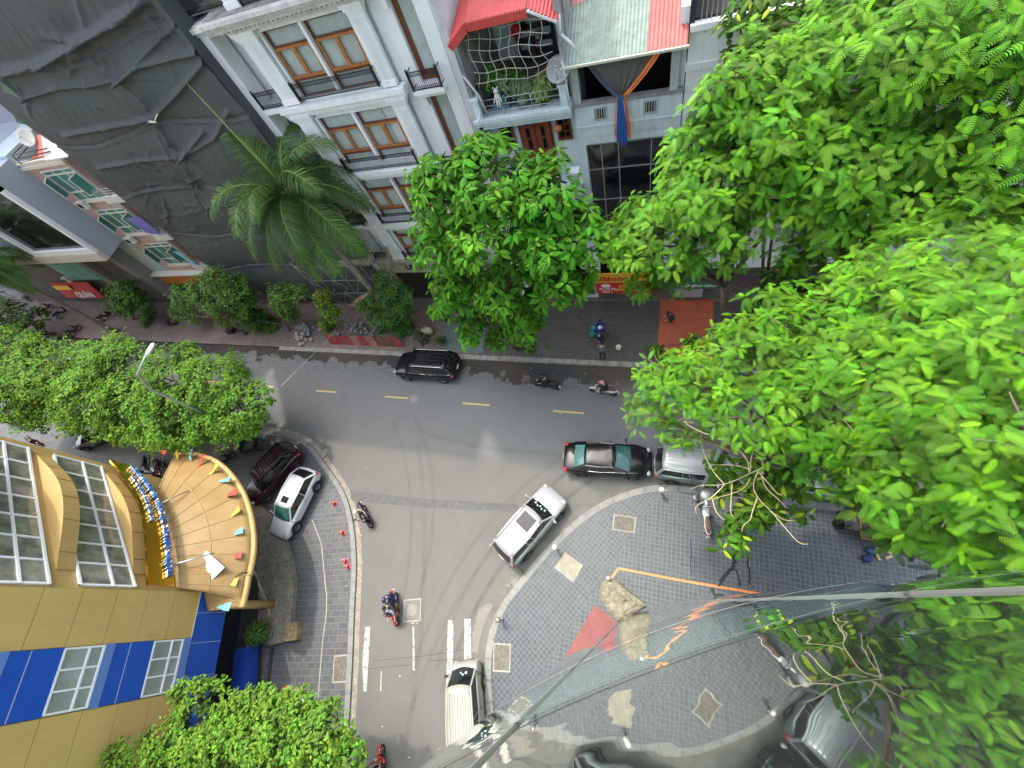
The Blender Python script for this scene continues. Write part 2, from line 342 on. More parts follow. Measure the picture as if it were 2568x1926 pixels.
sheet('road_patch', [gp('j', (880, 885), (1400, 945), (2212, 995), (2212, 1055), (1400, 1015), (890, 965))], .0062, M('patch_dark', (.1, .1, .096), .85, n=(3, .2)))
sheet('road_repair', [gp('j', (2100, 1640), (2212, 1560), (2212, 1659)), gp('n', (1900, 400), (1980, 355), (2010, 370), (1940, 520), (1905, 640), (1890, 750), (1845, 740), (1850, 590))], .0066, M('patch_light', (.18, .172, .145), .85, n=(4, .2)))
cr = MB()
for pts in ([(1000, 880), (1100, 870), (1250, 855), (1360, 845)], [(1060, 815), (1200, 800), (1400, 780), (1560, 760), (1700, 740), (1780, 720)], [(1500, 810), (1640, 805), (1720, 800), (1780, 780)]):
    P = gp('n', *pts); Q = []
    for a, b_ in zip(P, P[1:]):
        for t in range(6): Q.append((lerp(a[0], b_[0], t / 6) + random.uniform(-.02, .02), lerp(a[1], b_[1], t / 6) + random.uniform(-.025, .025)))
    ribbon(cr, offset(Q, .011), offset(Q, -.011), .0092)
struct(cr, 'road_crack', M('crack', (.06, .055, .05), .95))
# stains running over the setts and the slab line, tape line, red ramp
st = MB()
def stain(t, pts, w, seed):
    random.seed(seed); P = gp(t, *pts, z=.12); Q = []
    for a, b_ in zip(P, P[1:]):
        for k in range(5): Q.append((lerp(a[0], b_[0], k / 5) + random.uniform(-.03, .03), lerp(a[1], b_[1], k / 5) + random.uniform(-.03, .03)))
    A = offset(Q, w); B = offset(Q, -w); A = [(lerp(q[0], a[0], random.uniform(.3, 1.3)), lerp(q[1], a[1], random.uniform(.3, 1.3))) for q, a in zip(Q, A)]
    ribbon(st, A, B, .1232 + .0006 * seed)
stain('k', [(2020, 1370), (2030, 1440), (2020, 1490), (1960, 1560), (1900, 1620)], .09, 1); stain('k', [(2025, 1490), (2060, 1560), (2070, 1659)], .05, 2)
stain('k', [(2135, 1380), (2140, 1500), (2150, 1570), (2140, 1650)], .04, 3); stain('k', [(1680, 1270), (1685, 1400), (1680, 1600)], .018, 4); stain('k', [(1712, 1430), (1706, 1600)], .014, 5)
stain('o', [(1850, 240), (1870, 290), (1960, 300)], .08, 6); stain('o', [(1900, 215), (1990, 110)], .06, 7)
struct(st, 'water_stain', M('wet_black', (.02, .02, .022), .25))
sl_ = MB(); P = gp('j', (580, 1120), (610, 1200), (650, 1300), (665, 1450), (685, 1659), z=.12) + gp('n', (695, 300), (690, 450), (660, 650), (645, 850), (625, 1110), z=.12)
P = smooth(P, 1); ribbon(sl_, offset(P, .03), offset(P, -.03), .1245); struct(sl_, 'cement_seam', M('cement_seam', (.33, .31, .26), .9, n=(5, .3)))
struct(MB(), 'x', kerb_m) if 0 else None
og = M('orange_tile', (.6, .2, .05), .5, n=(6, .15)); ot = MB(); L_ = gp('o', (1050, 160), (1110, 80), z=.12) ; R_ = gp('o', (1110, 80), (1600, 175), (2190, 275), (2260, 288), z=.12)
for line in (L_, R_):
    for sg in cut(line, .42, .006):
        if len(sg) > 1: ribbon(ot, offset(sg, .055), offset(sg, -.055), .1, .127)
struct(ot, 'border_tiles', og)
tri = gp('o', (925, 365), (1090, 505), (1150, 640), (850, 900), (680, 790), z=.12); sheet('red_path', [tri], .125, M('red_path', (.2, .07, .065), .8, n=(3, .2), b=(60, .4, .01)))
# covers
def cover(name, poly, z, mat, label, rim=None, group=None, disc=False):
    c = Vector((sum(p[0] for p in poly) / len(poly), sum(p[1] for p in poly) / len(poly), z)); e = empty(name, c, label, 'manhole cover', group)
    m = MB(); m.prism(poly, z - .02, z + .006); m.build('lid', mat, e, top=e)
    if rim:
        r = MB(); n = len(poly)
        big = [(c.x + (p[0] - c.x) * 1.12, c.y + (p[1] - c.y) * 1.12) for p in poly]
        for i in range(n): r.prism([poly[i], poly[(i + 1) % n], big[(i + 1) % n], big[i]], z - .02, z + .009)
        r.build('rim', rim, e, top=e)
    if disc:
        r = MB(); r.cyl((c.x, c.y), .3, z - .01, z + .011, 28); r.build('disc', M('iron_lid', (.2, .195, .18), .7, n=(9, .3)), e, top=e)
con = M('concrete_lid', (.13, .118, .1), .85, n=(5, .4), b=(30, .5, .01)); rimm = M('cement_rim', (.3, .285, .25), .9, n=(6, .3)); lt = M('cement_pale', (.26, .24, .19), .85, n=(3, .25), b=(25, .3, .01))
cover('manhole_cover', gp('k', (1080, 1080), (1240, 1104), (1228, 1213), (1070, 1190), z=.12), .12, con, 'rough grey square cover set in the plaza beside the sedan', rimm)
cover('manhole_cover', gp('n', (2022, 682), (2145, 690), (2138, 893), (2018, 885), z=.12), .12, con, 'grey cover with crumbling pale rim in front of the white van', rimm)
cover('manhole_cover', gp('k', (685, 1372), (830, 1480), (790, 1545), (640, 1440), z=.12), .135, lt, 'sandy concrete slab cover raised on its cement bed near the kerb bollard')
sheet('cement_bed', [gp('k', (645, 1440), (795, 1548), (748, 1616), (600, 1498), z=.12)], .128, lt)
cover('manhole_cover', gp('n', (1312, 338), (1435, 326), (1430, 488), (1305, 498)), .004, M('lid_road', (.15, .147, .13), .8, n=(4, .15)), 'square cover with a round lid in the side street beside the red motorbike', rimm, disc=True)
cover('manhole_cover', gp('n', (757, 782), (862, 772), (850, 972), (745, 978), z=.12), .12, con, 'grey cover with ragged rim in the slab pavement under the leafy tree', rimm)
cover('manhole_cover', gp('j', (1345, 125), (1430, 125), (1420, 195), (1330, 190)), .004, M('lid_road', (.15, .147, .13), .8, n=(4, .15)), 'square cover in the main road close to the centre line', disc=True)
# litter specks (one object: nobody could count them)
lit = MB(); random.seed(11)
for _ in range(190):
    x = random.uniform(-22, 3); y = random.uniform(-9, 12.8)
    if random.random() < .5: q = c1[random.randrange(8, len(c1))]; x = q[0] + random.gauss(.2, .12); y = q[1] + random.gauss(.1, .12)
    s = random.uniform(.012, .045); a = random.uniform(0, 3); lit.cm = random.choice([0, 0, 1, 2]); z = .125 if (x < -16 and y < 5) or (x > -5 and y < 1) else .012
    lit.add([(x + s * math.cos(a + k * 1.57), y + s * random.uniform(.6, 1) * math.sin(a + k * 1.57), z + .003 * k) for k in range(4)], [[0, 1, 2, 3]])
o = lit.build('litter', [M('litter_pale', (.6, .58, .52)), M('litter_leaf', (.25, .12, .04)), M('litter_dark', (.05, .045, .04))]); o['kind'] = 'stuff'

# ================================================================ our own tower of curved mirror glass, right beside the camera
def glass_tower():
    R_, cx, cy = 12.0, 12.36 * math.cos(rad(-60)), 12.36 * math.sin(rad(-60))
    e = empty('glass_tower', (cx, cy, 0), 'round tower clad in greenish mirror glass reflecting the plaza, cars and trees', 'tower')
    b = NB('mirror_glass'); b.p.inputs['Metallic'].default_value = 1; b.p.inputs['Base Color'].default_value = (.38, .44, .41, 1)
    x, y, z = b.xyz(); v = b.N('CombineXYZ', {0: b.math('MULTIPLY', b.math('ARCTAN2', y, x), 12), 1: z, 2: 0}).outputs[0]
    n1 = b.N('TexNoise', {'Vector': v, 'Scale': 1.1, 'Detail': 1.5}).outputs['Fac']; n2 = b.N('TexNoise', {'Vector': b.N('Mapping', {'Vector': v, 'Scale': (1, .5, 1)}).outputs[0], 'Scale': 5, 'Detail': 0}).outputs['Fac']
    h = b.math('ADD', n1, b.math('MULTIPLY', n2, .12)); b.out(None, .02, h, .55, .016)
    b.p.inputs['Metallic'].default_value = .96
    def band(z0, z1, name, mat, n=360, r=R_):
        m = MB(); m.smooth = True; vs = []; fs = []
        for k in range(n): a = 2 * math.pi * k / n; vs += [(r * math.cos(a), r * math.sin(a), z0), (r * math.cos(a), r * math.sin(a), z1)]
        for k in range(n): j = (k + 1) % n; fs.append([2 * k, 2 * j, 2 * j + 1, 2 * k + 1])
        m.add(vs, fs); return m.build(name, mat, e)
    tint = NB('spandrel_glass'); tint.m = None
    MATS.pop('spandrel_glass'); m2 = b.m.copy(); m2.name = 'spandrel_glass'; m2.node_tree.nodes['Principled BSDF'].inputs['Base Color'].default_value = (.42, .7, .63, 1); m2.node_tree.nodes['Principled BSDF'].inputs['Metallic'].default_value = .9
    # storeys: vision glass and spandrels, thin sealed joints between
    zs = [(0, 3.2), (3.212, 5.8), (5.812, 9.4), (9.412, 12.0), (12.012, 15.6), (15.612, 17.99), (18.0, 20.58), (20.59, 23.1), (23.11, 26.4), (26.41, 29)]
    for i, (a, c) in enumerate(zs): band(a, c, 'spandrel' if i in (2, 4, 6) else 'window_band', m2 if i in (2, 4, 6) else b.m)
    band(0, .1, 'base_trim', M('base_trim', (.14, .15, .15), .5), 200, R_ + .05); band(0, 29.5, 'core', M('tower_core', (.03, .035, .035), .5), 90, R_ - .02)
    dk = M('joint_metal', (.42, .43, .41), .35, .6)
    for zj in (3.2, 5.8, 9.4, 12.0, 15.6, 17.99, 20.58, 23.1, 26.4): band(zj - .004, zj + .045, 'joint', dk if zj != 17.99 else M('joint_pale', (.55, .56, .53), .5), 360, R_ + (.035 if zj == 17.99 else .018)); band(zj + .045, zj + .06, 'gasket', M('gasket', (.03, .03, .03), .6), 360, R_ + .02)
    a0 = math.atan2(-.88 - cy, -.71 - cx); a1 = math.atan2(.37 - cy, 1.57 - cx); st_ = a0 - a1
    for k in range(-6, 22):
        a = a1 + k * st_; m = MB(); c = Vector((math.cos(a), math.sin(a), 0)); t = Vector((-c.y, c.x, 0))
        m.box(c * (R_ + .006) + Vector((0, 0, 14.5)), (.02, .018, 29), rz=a); m.build('mullion', dk, e)
    cap = MB(); cap.cyl((0, 0), R_ + .1, 29, 29.6, 64); cap.build('roof', M('tower_core', (.03, .035, .035)), e)
glass_tower()
# ================================================================ buildings across the street
FY_ = 18.3
def fb(m, x0, x1, z0, z1, d0, d1, Y=FY_): return m.bb(x0, x1, Y - d1, Y - d0, z0, z1)
white = M('white_paint', (.83, .84, .84), .6, n=(1.2, .06), b=(6, .1, .01)); whited = M('white_paint_dirty', (.74, .73, .7), .75, n=(1.6, .3), col2=(.5, .49, .46))
wood = M('varnished_wood', (.4, .16, .05), .4, n=(5, .3), b=(12, .2, .004)); woodr = M('red_brown_wood', (.16, .045, .022), .4, n=(5, .25))
iron = M('black_iron', (.015, .015, .017), .35, .3)
curt = M('pale_curtain', (.66, .72, .69), .8, n=(2, .12))
weather(white, .6, .45); weather(whited, .45, .6)
def glass_mat(name, col, alpha, r=.04): return M(name, col, r, 0, alpha=alpha, spec=.8)
pane_clear = glass_mat('pane_clear', (.12, .17, .16), .14); dark_room = M('dark_room', (.02, .02, .022), .8)
def curtain(m, x0, x1, z0, z1, y, wv=.09):
    n = max(4, int((x1 - x0) / wv * 4)); sm = m.smooth; m.smooth = True; P = [(lerp(x0, x1, i / n), y + .022 * math.sin(i * math.pi / 2) + .008 * math.sin(i * .7)) for i in range(n + 1)]
    for a, b in zip(P, P[1:]): m.quad((a[0], a[1], z0), (b[0], b[1], z0), (b[0], b[1], z1), (a[0], a[1], z1))
    m.smooth = sm
def wood_window(e, x0, x1, zt, zb, zf, y, label=None, open_=0):
    """paired timber casements: transom above, two sashes, fixed glazed apron down to the balcony floor zf"""
    f = MB(); t = .09
    zm = zt - (zt - zb) * .33
    fb(f, x0, x1, zt - .07, zt, -.05, .06, y); fb(f, x0, x0 + .06, zf, zt - .07, -.05, .06, y); fb(f, x1 - .06, x1, zf, zt - .07, -.05, .06, y)
    fb(f, x0 + .06, x1 - .06, zm - .05, zm, -.05, .05, y); fb(f, x0 + .06, x1 - .06, zb - .08, zb, -.05, .1, y); fb(f, x0 + .06, x1 - .06, zf, zf + .05, -.05, .04, y)
    fo = f.build('window', woodr, e, top=e)
    s = MB(); xm = (x0 + x1) / 2
    for a, b in ((x0 + .065, xm), (xm, x1 - .065)):
        fb(s, a, a + t, zb + .005, zm - .055, 0, .09, y); fb(s, b - t, b, zb + .005, zm - .055, 0, .09, y); fb(s, a + t, b - t, zb + .005, zb + .11, 0, .09, y); fb(s, a + t, b - t, zm - .15, zm - .055, 0, .09, y)
    s.build('sash', wood, fo, top=e)
    g = MB(); g.quad((x0, y - .02, zf), (x1, y - .02, zf), (x1, y - .02, zt), (x0, y - .02, zt)); g.build('pane', pane_clear, fo, top=e)
    c = MB(); curtain(c, x0 + .05, x1 - .05 - open_, zf + .03, zt - .03, y + .12); c.build('curtain', curt, fo, top=e)
    d = MB(); d.quad((x0, y + .35, zf), (x1, y + .35, zf), (x1, y + .35, zt), (x0, y + .35, zt)); d.build('room', dark_room, fo, top=e)
def railing(e, x0, x1, z, y0, h=.72, side=.0, name='balcony_railing', mat=None):
    m = MB(); y = y0
    for x in (x0, x1):
        m.bb(x - .035, x + .035, y - .035, y + .035, z, z + h + .06); m.ball((x, y, z + h + .1), .045, 6, 4)
        if side: m.bb(x - .02, x + .02, y, y + side, z + h - .03, z + h); m.bb(x - .015, x + .015, y, y + side, z + .06, z + .09)
    for zz, t in ((h - .03, .035), (h - .17, .02), (.16, .02), (.04, .03)): m.bb(x0, x1, y - t / 2, y + t / 2, z + zz, z + zz + t)
    n = max(2, int((x1 - x0) / .085))
    for i in range(n + 1):
        x = lerp(x0, x1, i / n); m.bar((x, y, z + .05), (x, y, z + h - .02), .014)
        if i < n:
            xc = lerp(x0, x1, (i + .5) / n)
            for zz in (h - .1, .1):
                P = [(xc + .034 * math.cos(a), y, z + zz + .034 * math.sin(a)) for a in [k * math.pi / 3 for k in range(7)]]
                for a, b in zip(P, P[1:]): m.bar(a, b, .01)
    if side:
        for x in (x0, x1):
            for i in range(1, max(2, int(side / .1))): yy = lerp(y, y + side, i / max(2, int(side / .1))); m.bar((x, yy, z + .05), (x, yy, z + h - .02), .012)
    return m.build(name, mat or iron, e, top=e)
def pilaster(m, x0, x1, z0, z1, d=.22, Y=FY_):
    fb(m, x0, x1, z0, z1 - .42, 0, d, Y); n = 6; wd = (x1 - x0 - .16) / n
    for i in range(n): fb(m, x0 + .08 + i * wd + .018, x0 + .08 + (i + 1) * wd - .018, z0 + .3, z1 - .5, d, d + .03, Y)
    fb(m, x0 - .03, x1 + .03, z0, z0 + .22, 0, d + .05, Y)
    for k, (zz, o) in enumerate(((.42, .03), (.33, .07), (.22, .12), (.1, .17))): fb(m, x0 - o, x1 + o, z1 - zz, z1 - zz + .12, 0, d + o, Y)
e = empty('white_townhouse', (-14, 22, 0), 'tall white classical townhouse with fluted pilasters, brown timber windows and black iron balconies', 'building')
W = MB(); W.bb(-17.7, -11.3, 18.6, 34, 0, 19.0); W.bb(-20.0, -17.7, 19.4, 34, 0, 19.0); W.bb(-11.3, -8.45, 18.75, 34, 0, 19.0); W.bb(-20, -8.45, 20.2, 34, 19.0, 34.2)
fb(W, -20.0, -19.25, 0, 19, -.9, .0); fb(W, -10.35 - .5, -10.35, 5.2, 19, -.4, -.12); fb(W, -9.35, -8.45, 0, 19, -.44, .0); fb(W, -9.25, -8.7, 0, 19, 0, .05)
fb(W, -11.3, -10.85, 0, 19, -.44, -.2)
# wall face around the paired windows of the main bay
floors = [(16.35, 18.28, 15.6), (12.68, 14.62, 11.78), (9.0, 11.04, 8.15), (5.75, 7.35, 4.9)]
for i, (zb, zt, zf) in enumerate(floors):
    fb(W, -16.5, -12.2, zt, (zt + 1.0) if i else 18.9, -.29, .05); fb(W, -14.42 - .06, -14.42 + .1, zf, zt, -.29, .12)
    fb(W, -16.62, -16.5, zf, zt + .1, -.29, .08); fb(W, -12.2, -12.05, zf, zt + .1, -.29, .08)
W.build('wall', white, e, top=e)
for i, (zb, zt, zf) in enumerate(floors):
    wood_window(e, -16.48, -14.5, zt, zb, zf, 18.42); wood_window(e, -14.3, -12.22, zt, zb, zf, 18.42, open_=.75 if i == 1 else 0)
    # narrow window of the right-hand recess
    if i < 3:
        z1 = zt + (.3 if i == 0 else .35); f = MB(); y = 18.7
        fb(f, -10.33, -10.12, zf - .35, z1, 0, .09, y); fb(f, -9.46, -9.36, zf - .35, z1, 0, .09, y); fb(f, -10.12, -9.46, zf - .35, zf, 0, .09, y); fb(f, -10.12, -9.46, z1 - .35, z1 - .25, 0, .07, y)
        w_ = f.build('window', woodr, e, top=e); c = MB(); curtain(c, -10.12, -9.46, zf, z1, y - .01); c.build('curtain', curt, w_, top=e)
        g = MB(); g.quad((-10.12, y - .05, zf), (-9.46, y - .05, zf), (-9.46, y - .05, z1), (-10.12, y - .05, z1)); g.build('pane', pane_clear, w_, top=e)
        b = MB(); fb(b, -10.6, -9.15, zf - .55, zf - .38, -.4, .5); fb(b, -10.5, -9.25, zf - .75, zf - .55, -.4, .3); b.build('balcony_slab', white, e, top=e)
        railing(e, -10.55, -9.2, zf - .38, 18.3 - .46, .75, side=.45)
        hd = MB(); fb(hd, -10.5, -9.2, z1, z1 + .15, -.45, .12); fb(hd, -10.55, -10.35, z1 - .6, z1, -.2, .08); fb(hd, -9.32, -9.18, z1 - .6, z1, -.2, .08); hd.build('window_hood', white, e, top=e)
    # left-hand recess: tall dark door behind an iron balcony
    f = MB(); fb(f, -18.35, -18.2, zf - .2, zt + .3, 0, .08, 19.38); fb(f, -17.85, -17.72, zf - .2, zt + .3, 0, .08, 19.38); fb(f, -18.2, -17.85, zf - .2, zt + .3, 0, .02, 19.38)
    w_ = f.build('balcony_door', woodr, e, top=e)
    b = MB(); fb(b, -19.25, -17.7, zf - .42, zf - .2, -1.1, .12); b.build('balcony_slab', white, e, top=e)
    railing(e, -19.2, -17.78, zf - .2, 18.28, .78); railing(e, -16.55, -12.15, zf + .0, 18.3 - .3, .72, side=.25)
for z0, z1 in ((15.5, 18.5), (11.72, 15.02), (8.1, 11.3), (4.95, 7.75)):
    for a, c in ((-17.62, -16.72), (-12.0, -11.36)): P_ = MB(); pilaster(P_, a, c, z0, z1); P_.build('pilaster', white, e, top=e)
for k, z in enumerate((15.02, 11.3, 7.75)):
    b = MB(); fb(b, -17.95, -11.1, z, z + .2, -.1, .34); fb(b, -18.02, -11.03, z + .2, z + .42, -.1, .46); fb(b, -17.8, -11.2, z - .1, z, -.1, .28); b.build('balcony_slab', white, e, top=e)
b = MB()
for dz, o in ((0, .12), (.12, .2), (.24, .42), (.42, .62), (.56, .8)): fb(b, -17.75 - o, -11.2 + o, 18.5 + dz, 18.5 + dz + (.18 if dz == .24 else .14), -1.2, .25 + o)
for dz, o in ((0, .1), (.14, .2), (.3, .34)): fb(b, -20.05 - o * .5, -17.7, 18.5 + dz, 18.68 + dz, -1.6, -.1 + o)
for dz, o in ((.1, .12), (.3, .25)): fb(b, -11.2, -8.4, 18.5 + dz, 18.7 + dz, -1.2, .0 + o)
for i in range(30): x = -17.9 + i * .24; fb(b, x, x + .12, 18.66, 18.74, .2, .6)
b.build('cornice', whited, e, top=e)
b = MB(); b.bb(-18.3, -10.7, 17.6, 20.2, 19.2, 19.24); b.bb(-20.1, -18.3, 18.7, 20.2, 19.2, 19.23); b.build('terrace_floor', M('stained_terrace', (.45, .43, .38), .9, n=(2.2, .6), col2=(.1, .1, .09)), e, top=e)
railing(e, -19.9, -17.2, 19.24, 18.6, .95); railing(e, -16.2, -12, 19.24, 17.95, .95)
for a in (-17.1, -11.9): p2 = MB(); pilaster(p2, a, a + .7, 19.24, 22.6, .25, 18.3); p2.build('pilaster', white, e, top=e)
p2 = MB(); fb(p2, -18.2, -8.45, 22.6, 23.1, -2, .5); p2.build('roof_cornice', white, e, top=e)
for zf in (19.3, 22.9): 
    for x0 in (-16, -13.9): wood_window(e, x0, x0 + 1.9, zf + 2.5, zf + .7, zf, 20.15)
# sign band above the street door
b = MB(); fb(b, -19.2, -11.0, 3.95, 4.85, -.3, .35); fb(b, -19.3, -10.9, 4.85, 4.97, -.3, .5); fb(b, -19.3, -10.9, 3.83, 3.95, -.3, .45); sgn = b.build('sign_band', M('dusty_stone', (.4, .36, .29), .85, n=(2, .3)), e, top=e)
place_text('LIBRA', .62, .05, (-17.0, 18.3 - .38, 4.1), (1, 0, 0), (0, 0, 1), 'lettering', M('black_letters', (.02, .02, .02), .4), sgn, e)
b = MB(); fb(b, -19.2, -8.6, 0, 3.8, -.29, -.22); b.build('shopfront', M('dark_shop', (.035, .032, .03), .6, n=(1.5, .6)), e, top=e)
for x in (-19.2, -15, -11.3): b = MB(); fb(b, x, x + .4, 0, 3.85, -.3, .1); b.build('column', whited, e, top=e)
dp = MB(); dp.tube([(-8.55, 18.1, 16.6), (-8.5, 18.1, 15.6), (-8.1, 17.9, 15.35), (-7.72, 17.85, 14.6), (-7.6, 17.85, 13.75)], .05, 8); dp.build('downpipe', M('grey_pipe', (.5, .5, .48), .5), e, top=e)
# flat grey side wall of the white house against the red roof
b = MB(); b.bb(-8.45, -8.2, 17.9, 24, 13, 21); b.build('side_wall', M('grey_render', (.5, .5, .5), .85, n=(.9, .25), b=(8, .4, .02)), e, top=e)
# ---------------------------------------------------------------- building under dark scaffold netting
def netted():
    e = empty('netted_building', (-27.3, 22, 0), 'tall building site wrapped in dark grey scaffold netting with sagging folds', 'building')
    x0, x1, z0, z1 = -34.95, -19.7, 1.0, 28.2
    nx_, nz_ = 360, 440; X = np.linspace(x0, x1, nx_); Z = np.linspace(z0, z1, nz_); XX, ZZ = np.meshgrid(X, Z)
    rng = np.random.RandomState(5); D = np.zeros_like(XX)
    def f(t, *p): return [(F(t, x, y, 17.5).x, F(t, x, y, 17.5).z) for x, y in p]
    def seg(p, q, amp, wdt, sharp=1):
        nonlocal D
        px, pz = p; qx, qz = q; dx, dz = qx - px, qz - pz; L = dx * dx + dz * dz
        t = np.clip(((XX - px) * dx + (ZZ - pz) * dz) / L, 0, 1); cx = px + t * dx; cz = pz + t * dz
        d = np.sqrt((XX - cx) ** 2 + (ZZ - cz) ** 2); D += amp * np.exp(-(d / wdt) ** sharp) * (1 - .25 * t)
    def poly(pts, amp, wdt, sharp=1.3):
        for p, q in zip(pts, pts[1:]): seg(p, q, amp, wdt, sharp)
    # broad billows between scaffold lifts
    for zc in np.arange(1.6, 34, 3.55):
        sag = .25 * np.sin(XX * .55 + zc) ; band = (ZZ - (zc + sag)) / 3.55; D += .16 * np.clip(np.sin(np.clip(band, 0, 1) * np.pi), 0, 1)
        ln = [(x, zc + .25 * math.sin(x * .55 + zc) + rng.uniform(-.06, .06)) for x in np.linspace(x0, x1, 16)]; poly(ln, -.1, .07); 
        poly([(a, b - .12) for a, b in ln], .09, .06)
    for a in (f('a', (0, 580), (330, 520), (640, 330), (900, 170), (1120, 10)), f('a', (0, 600), (300, 545), (620, 350), (940, 190), (1130, 30))): poly(a, .32, .12)
    poly(f('a', (0, 640), (180, 790), (460, 700), (690, 680), (935, 650), (1100, 530), (1690, 400)), .3, .1); poly(f('a', (930, 655), (1200, 380), (1480, 120)), .26, .09); poly(f('a', (500, 1080), (830, 1025), (1190, 965), (1400, 750), (1690, 410)), .3, .09)
    poly(f('a', (1190, 975), (1330, 1150), (1440, 1260), (1600, 1060)), .26, .08); poly(f('a', (640, 330), (560, 480), (540, 600)), .2, .12); poly(f('a', (780, 1340), (1100, 1280), (1440, 1260)), .22, .08)
    poly(f('a', (1010, 1560), (1300, 1510), (1560, 1500)), .18, .08); poly(f('a', (1440, 1260), (1700, 1100), (1800, 900)), .2, .1)
    ties = f('a', (640, 330), (930, 650), (1190, 975), (1440, 1260), (1640, 280), (1120, 20), (200, 800), (1560, 1500)) + [(rng.uniform(x0 + .5, x1 - .5), rng.uniform(5, 23)) for _ in range(12)]
    for tx, tz in ties:
        for k in range(rng.randint(5, 9)):
            a = rng.uniform(0, 2 * math.pi); L = rng.uniform(.9, 2.6); b = a + rng.uniform(-.35, .35)
            m_ = (tx + L * .5 * math.cos(a), tz + L * .5 * math.sin(a)); poly([(tx, tz), m_, (m_[0] + L * .6 * math.cos(b), m_[1] + L * .6 * math.sin(b))], rng.uniform(.03, .1), rng.uniform(.05, .12))
        d = np.hypot(XX - tx, ZZ - tz); D -= .14 * np.exp(-(d / .7) ** 1.3)
    for _ in range(110):
        a = rng.normal(-.25, .45) if rng.rand() < .65 else rng.uniform(1, 2.1); cx, cz = rng.uniform(x0, x1), rng.uniform(2, 24); L = rng.uniform(.5, 2.2)
        p = [(cx + L * s * math.cos(a + .4 * s), cz + L * s * math.sin(a + .4 * s)) for s in (-.5, 0, .5)]; poly(p, rng.uniform(-.03, .05), rng.uniform(.05, .14))
    D += .012 * np.sin(XX * 9 + 2 * np.sin(ZZ * 2)) * np.sin(ZZ * 3)
    # street corner of the wrapping turns the edge round
    V = np.stack([XX, 17.75 - D, ZZ], -1).reshape(-1, 3); V[:, 0] += 27.3; V[:, 1] -= 22
    i = np.arange(nz_ - 1)[:, None] * nx_ + np.arange(nx_ - 1)[None]; Fq = np.stack([i, i + 1, i + nx_ + 1, i + nx_], -1).reshape(-1, 4)
    b = NB('scaffold_net'); x, y, z = b.xyz(); wv = b.N('TexWave', {'Vector': b.map(sc=(1, 1, 1)), 'Scale': 7, 'Distortion': 2, 'Detail': 2}, bands_direction='Z').outputs['Fac']
    col = b.mix(b.noise(.45, 4, .6), (.058, .063, .061), (.09, .094, .09)); col = b.mix(b.rng(b.noise(.35, 3, .5, vec=b.map(loc=(3, 5, 7))), .5, .65, 0, .7), col, (.055, .078, .072)); col = b.mix(b.rng(wv, 0, 1, 0, .18), col, (.11, .115, .11))
    b.out(col, .85, b.noise(60, 2), .2, .01)
    # a little light passes through the mesh cloth
    al = b.rng(b.noise(.3, 3, .5, vec=b.map(loc=(1, 2, 9))), .45, .7, 1, .8); b.t.links.new(al, b.p.inputs['Alpha'])
    o = mesh_np('netting', V, Fq, [b.m], e, smooth=True)
    s = MB(); s.bb(-34.95, -34.9, 17.8, 20, 3, 28.2); s.build('side_netting', b.m, e, top=e); s = MB(); s.bb(-20.0, -19.7, 17.7, 19.4, 6, 28.2); s.build('side_netting', b.m, e, top=e)
    g = MB(); g.quad(*[tuple(p) for p in (F('a', 0, 650, 17.7), F('a', 130, 970, 17.7), F('a', 470, 1060, 17.7), F('a', 350, 860, 17.7), F('a', 190, 800, 17.7), F('a', 80, 700, 17.7))]); g.build('green_netting', M('green_net', (.09, .17, .1), .8, n=(1, .2)), e, top=e)
    c = MB(); c.bb(-34.9, -20, 19.2, 34, 0, 29.5)
    for x in (-34.6, -31, -27.3, -23.6, -20.4): c.bb(x, x + .4, 18.4, 19.2, 0, 28)
    for z in np.arange(3.5, 27, 3.5): c.bb(-34.9, -20, 18.3, 19.2, z, z + .3)
    c.build('concrete_frame', M('raw_concrete', (.22, .21, .19), .9, n=(1, .3)), e, top=e)
    steel = M('scaffold_steel', (.33, .33, .32), .5, .6, n=(4, .3)); sc = MB()
    for x in np.arange(-34.6, -19.5, 1.6): sc.tube([(x, 17.95, 0), (x, 17.95, 27)], .025, 5)
    for z in np.arange(1.7, 26, 1.8): sc.tube([(-34.7, 17.95, z), (-19.8, 17.95, z)], .025, 5)
    sc.build('scaffold', steel, e, top=e)
    k = MB(); k.tube([F('a', 1185, 965, 17.3), F('a', 1240, 968, 17.3)], .06, 6); k.tube([F('a', 1225, 960, 17.3), F('a', 1250, 900, 17.35)], .035, 6); k.build('tie_pole', M('bamboo', (.6, .55, .4), .7), e, top=e)
    # open scaffold at the foot of the right-hand corner
    s = empty('scaffold_tower', (-22, 17.6, 0), 'open steel scaffold frames under the netting behind the royal palm', 'scaffold'); m = MB()
    for y in (17.2, 18.4):
        for x in np.arange(-25.6, -18.7, 1.15): m.tube([(x, y, .1), (x, y, 6)], .028, 6)
        for z in (.9, 2.4, 3.9, 5.4): m.tube([(-25.6, y, z), (-18.8, y, z)], .025, 6)
        for i, x in enumerate(np.arange(-25.6, -19, 1.15)):
            for z in (.9, 2.4, 3.9): m.tube([(x, y, z), (x + 1.15, y, z + 1.5)] if i % 2 else [(x + 1.15, y, z), (x, y, z + 1.5)], .02, 5)
    for x in np.arange(-25.6, -18.7, 1.15):
        for z in (2.4, 3.9, 5.4): m.tube([(x, 17.2, z), (x, 18.4, z)], .022, 5)
    m.build('frame', steel, s, top=s); p = MB(); p.bb(-21.8, -19, 17.2, 18.3, 5.45, 5.5); p.build('deck', M('scaffold_board', (.32, .28, .2), .85, n=(4, .3)), s, top=s)
netted()
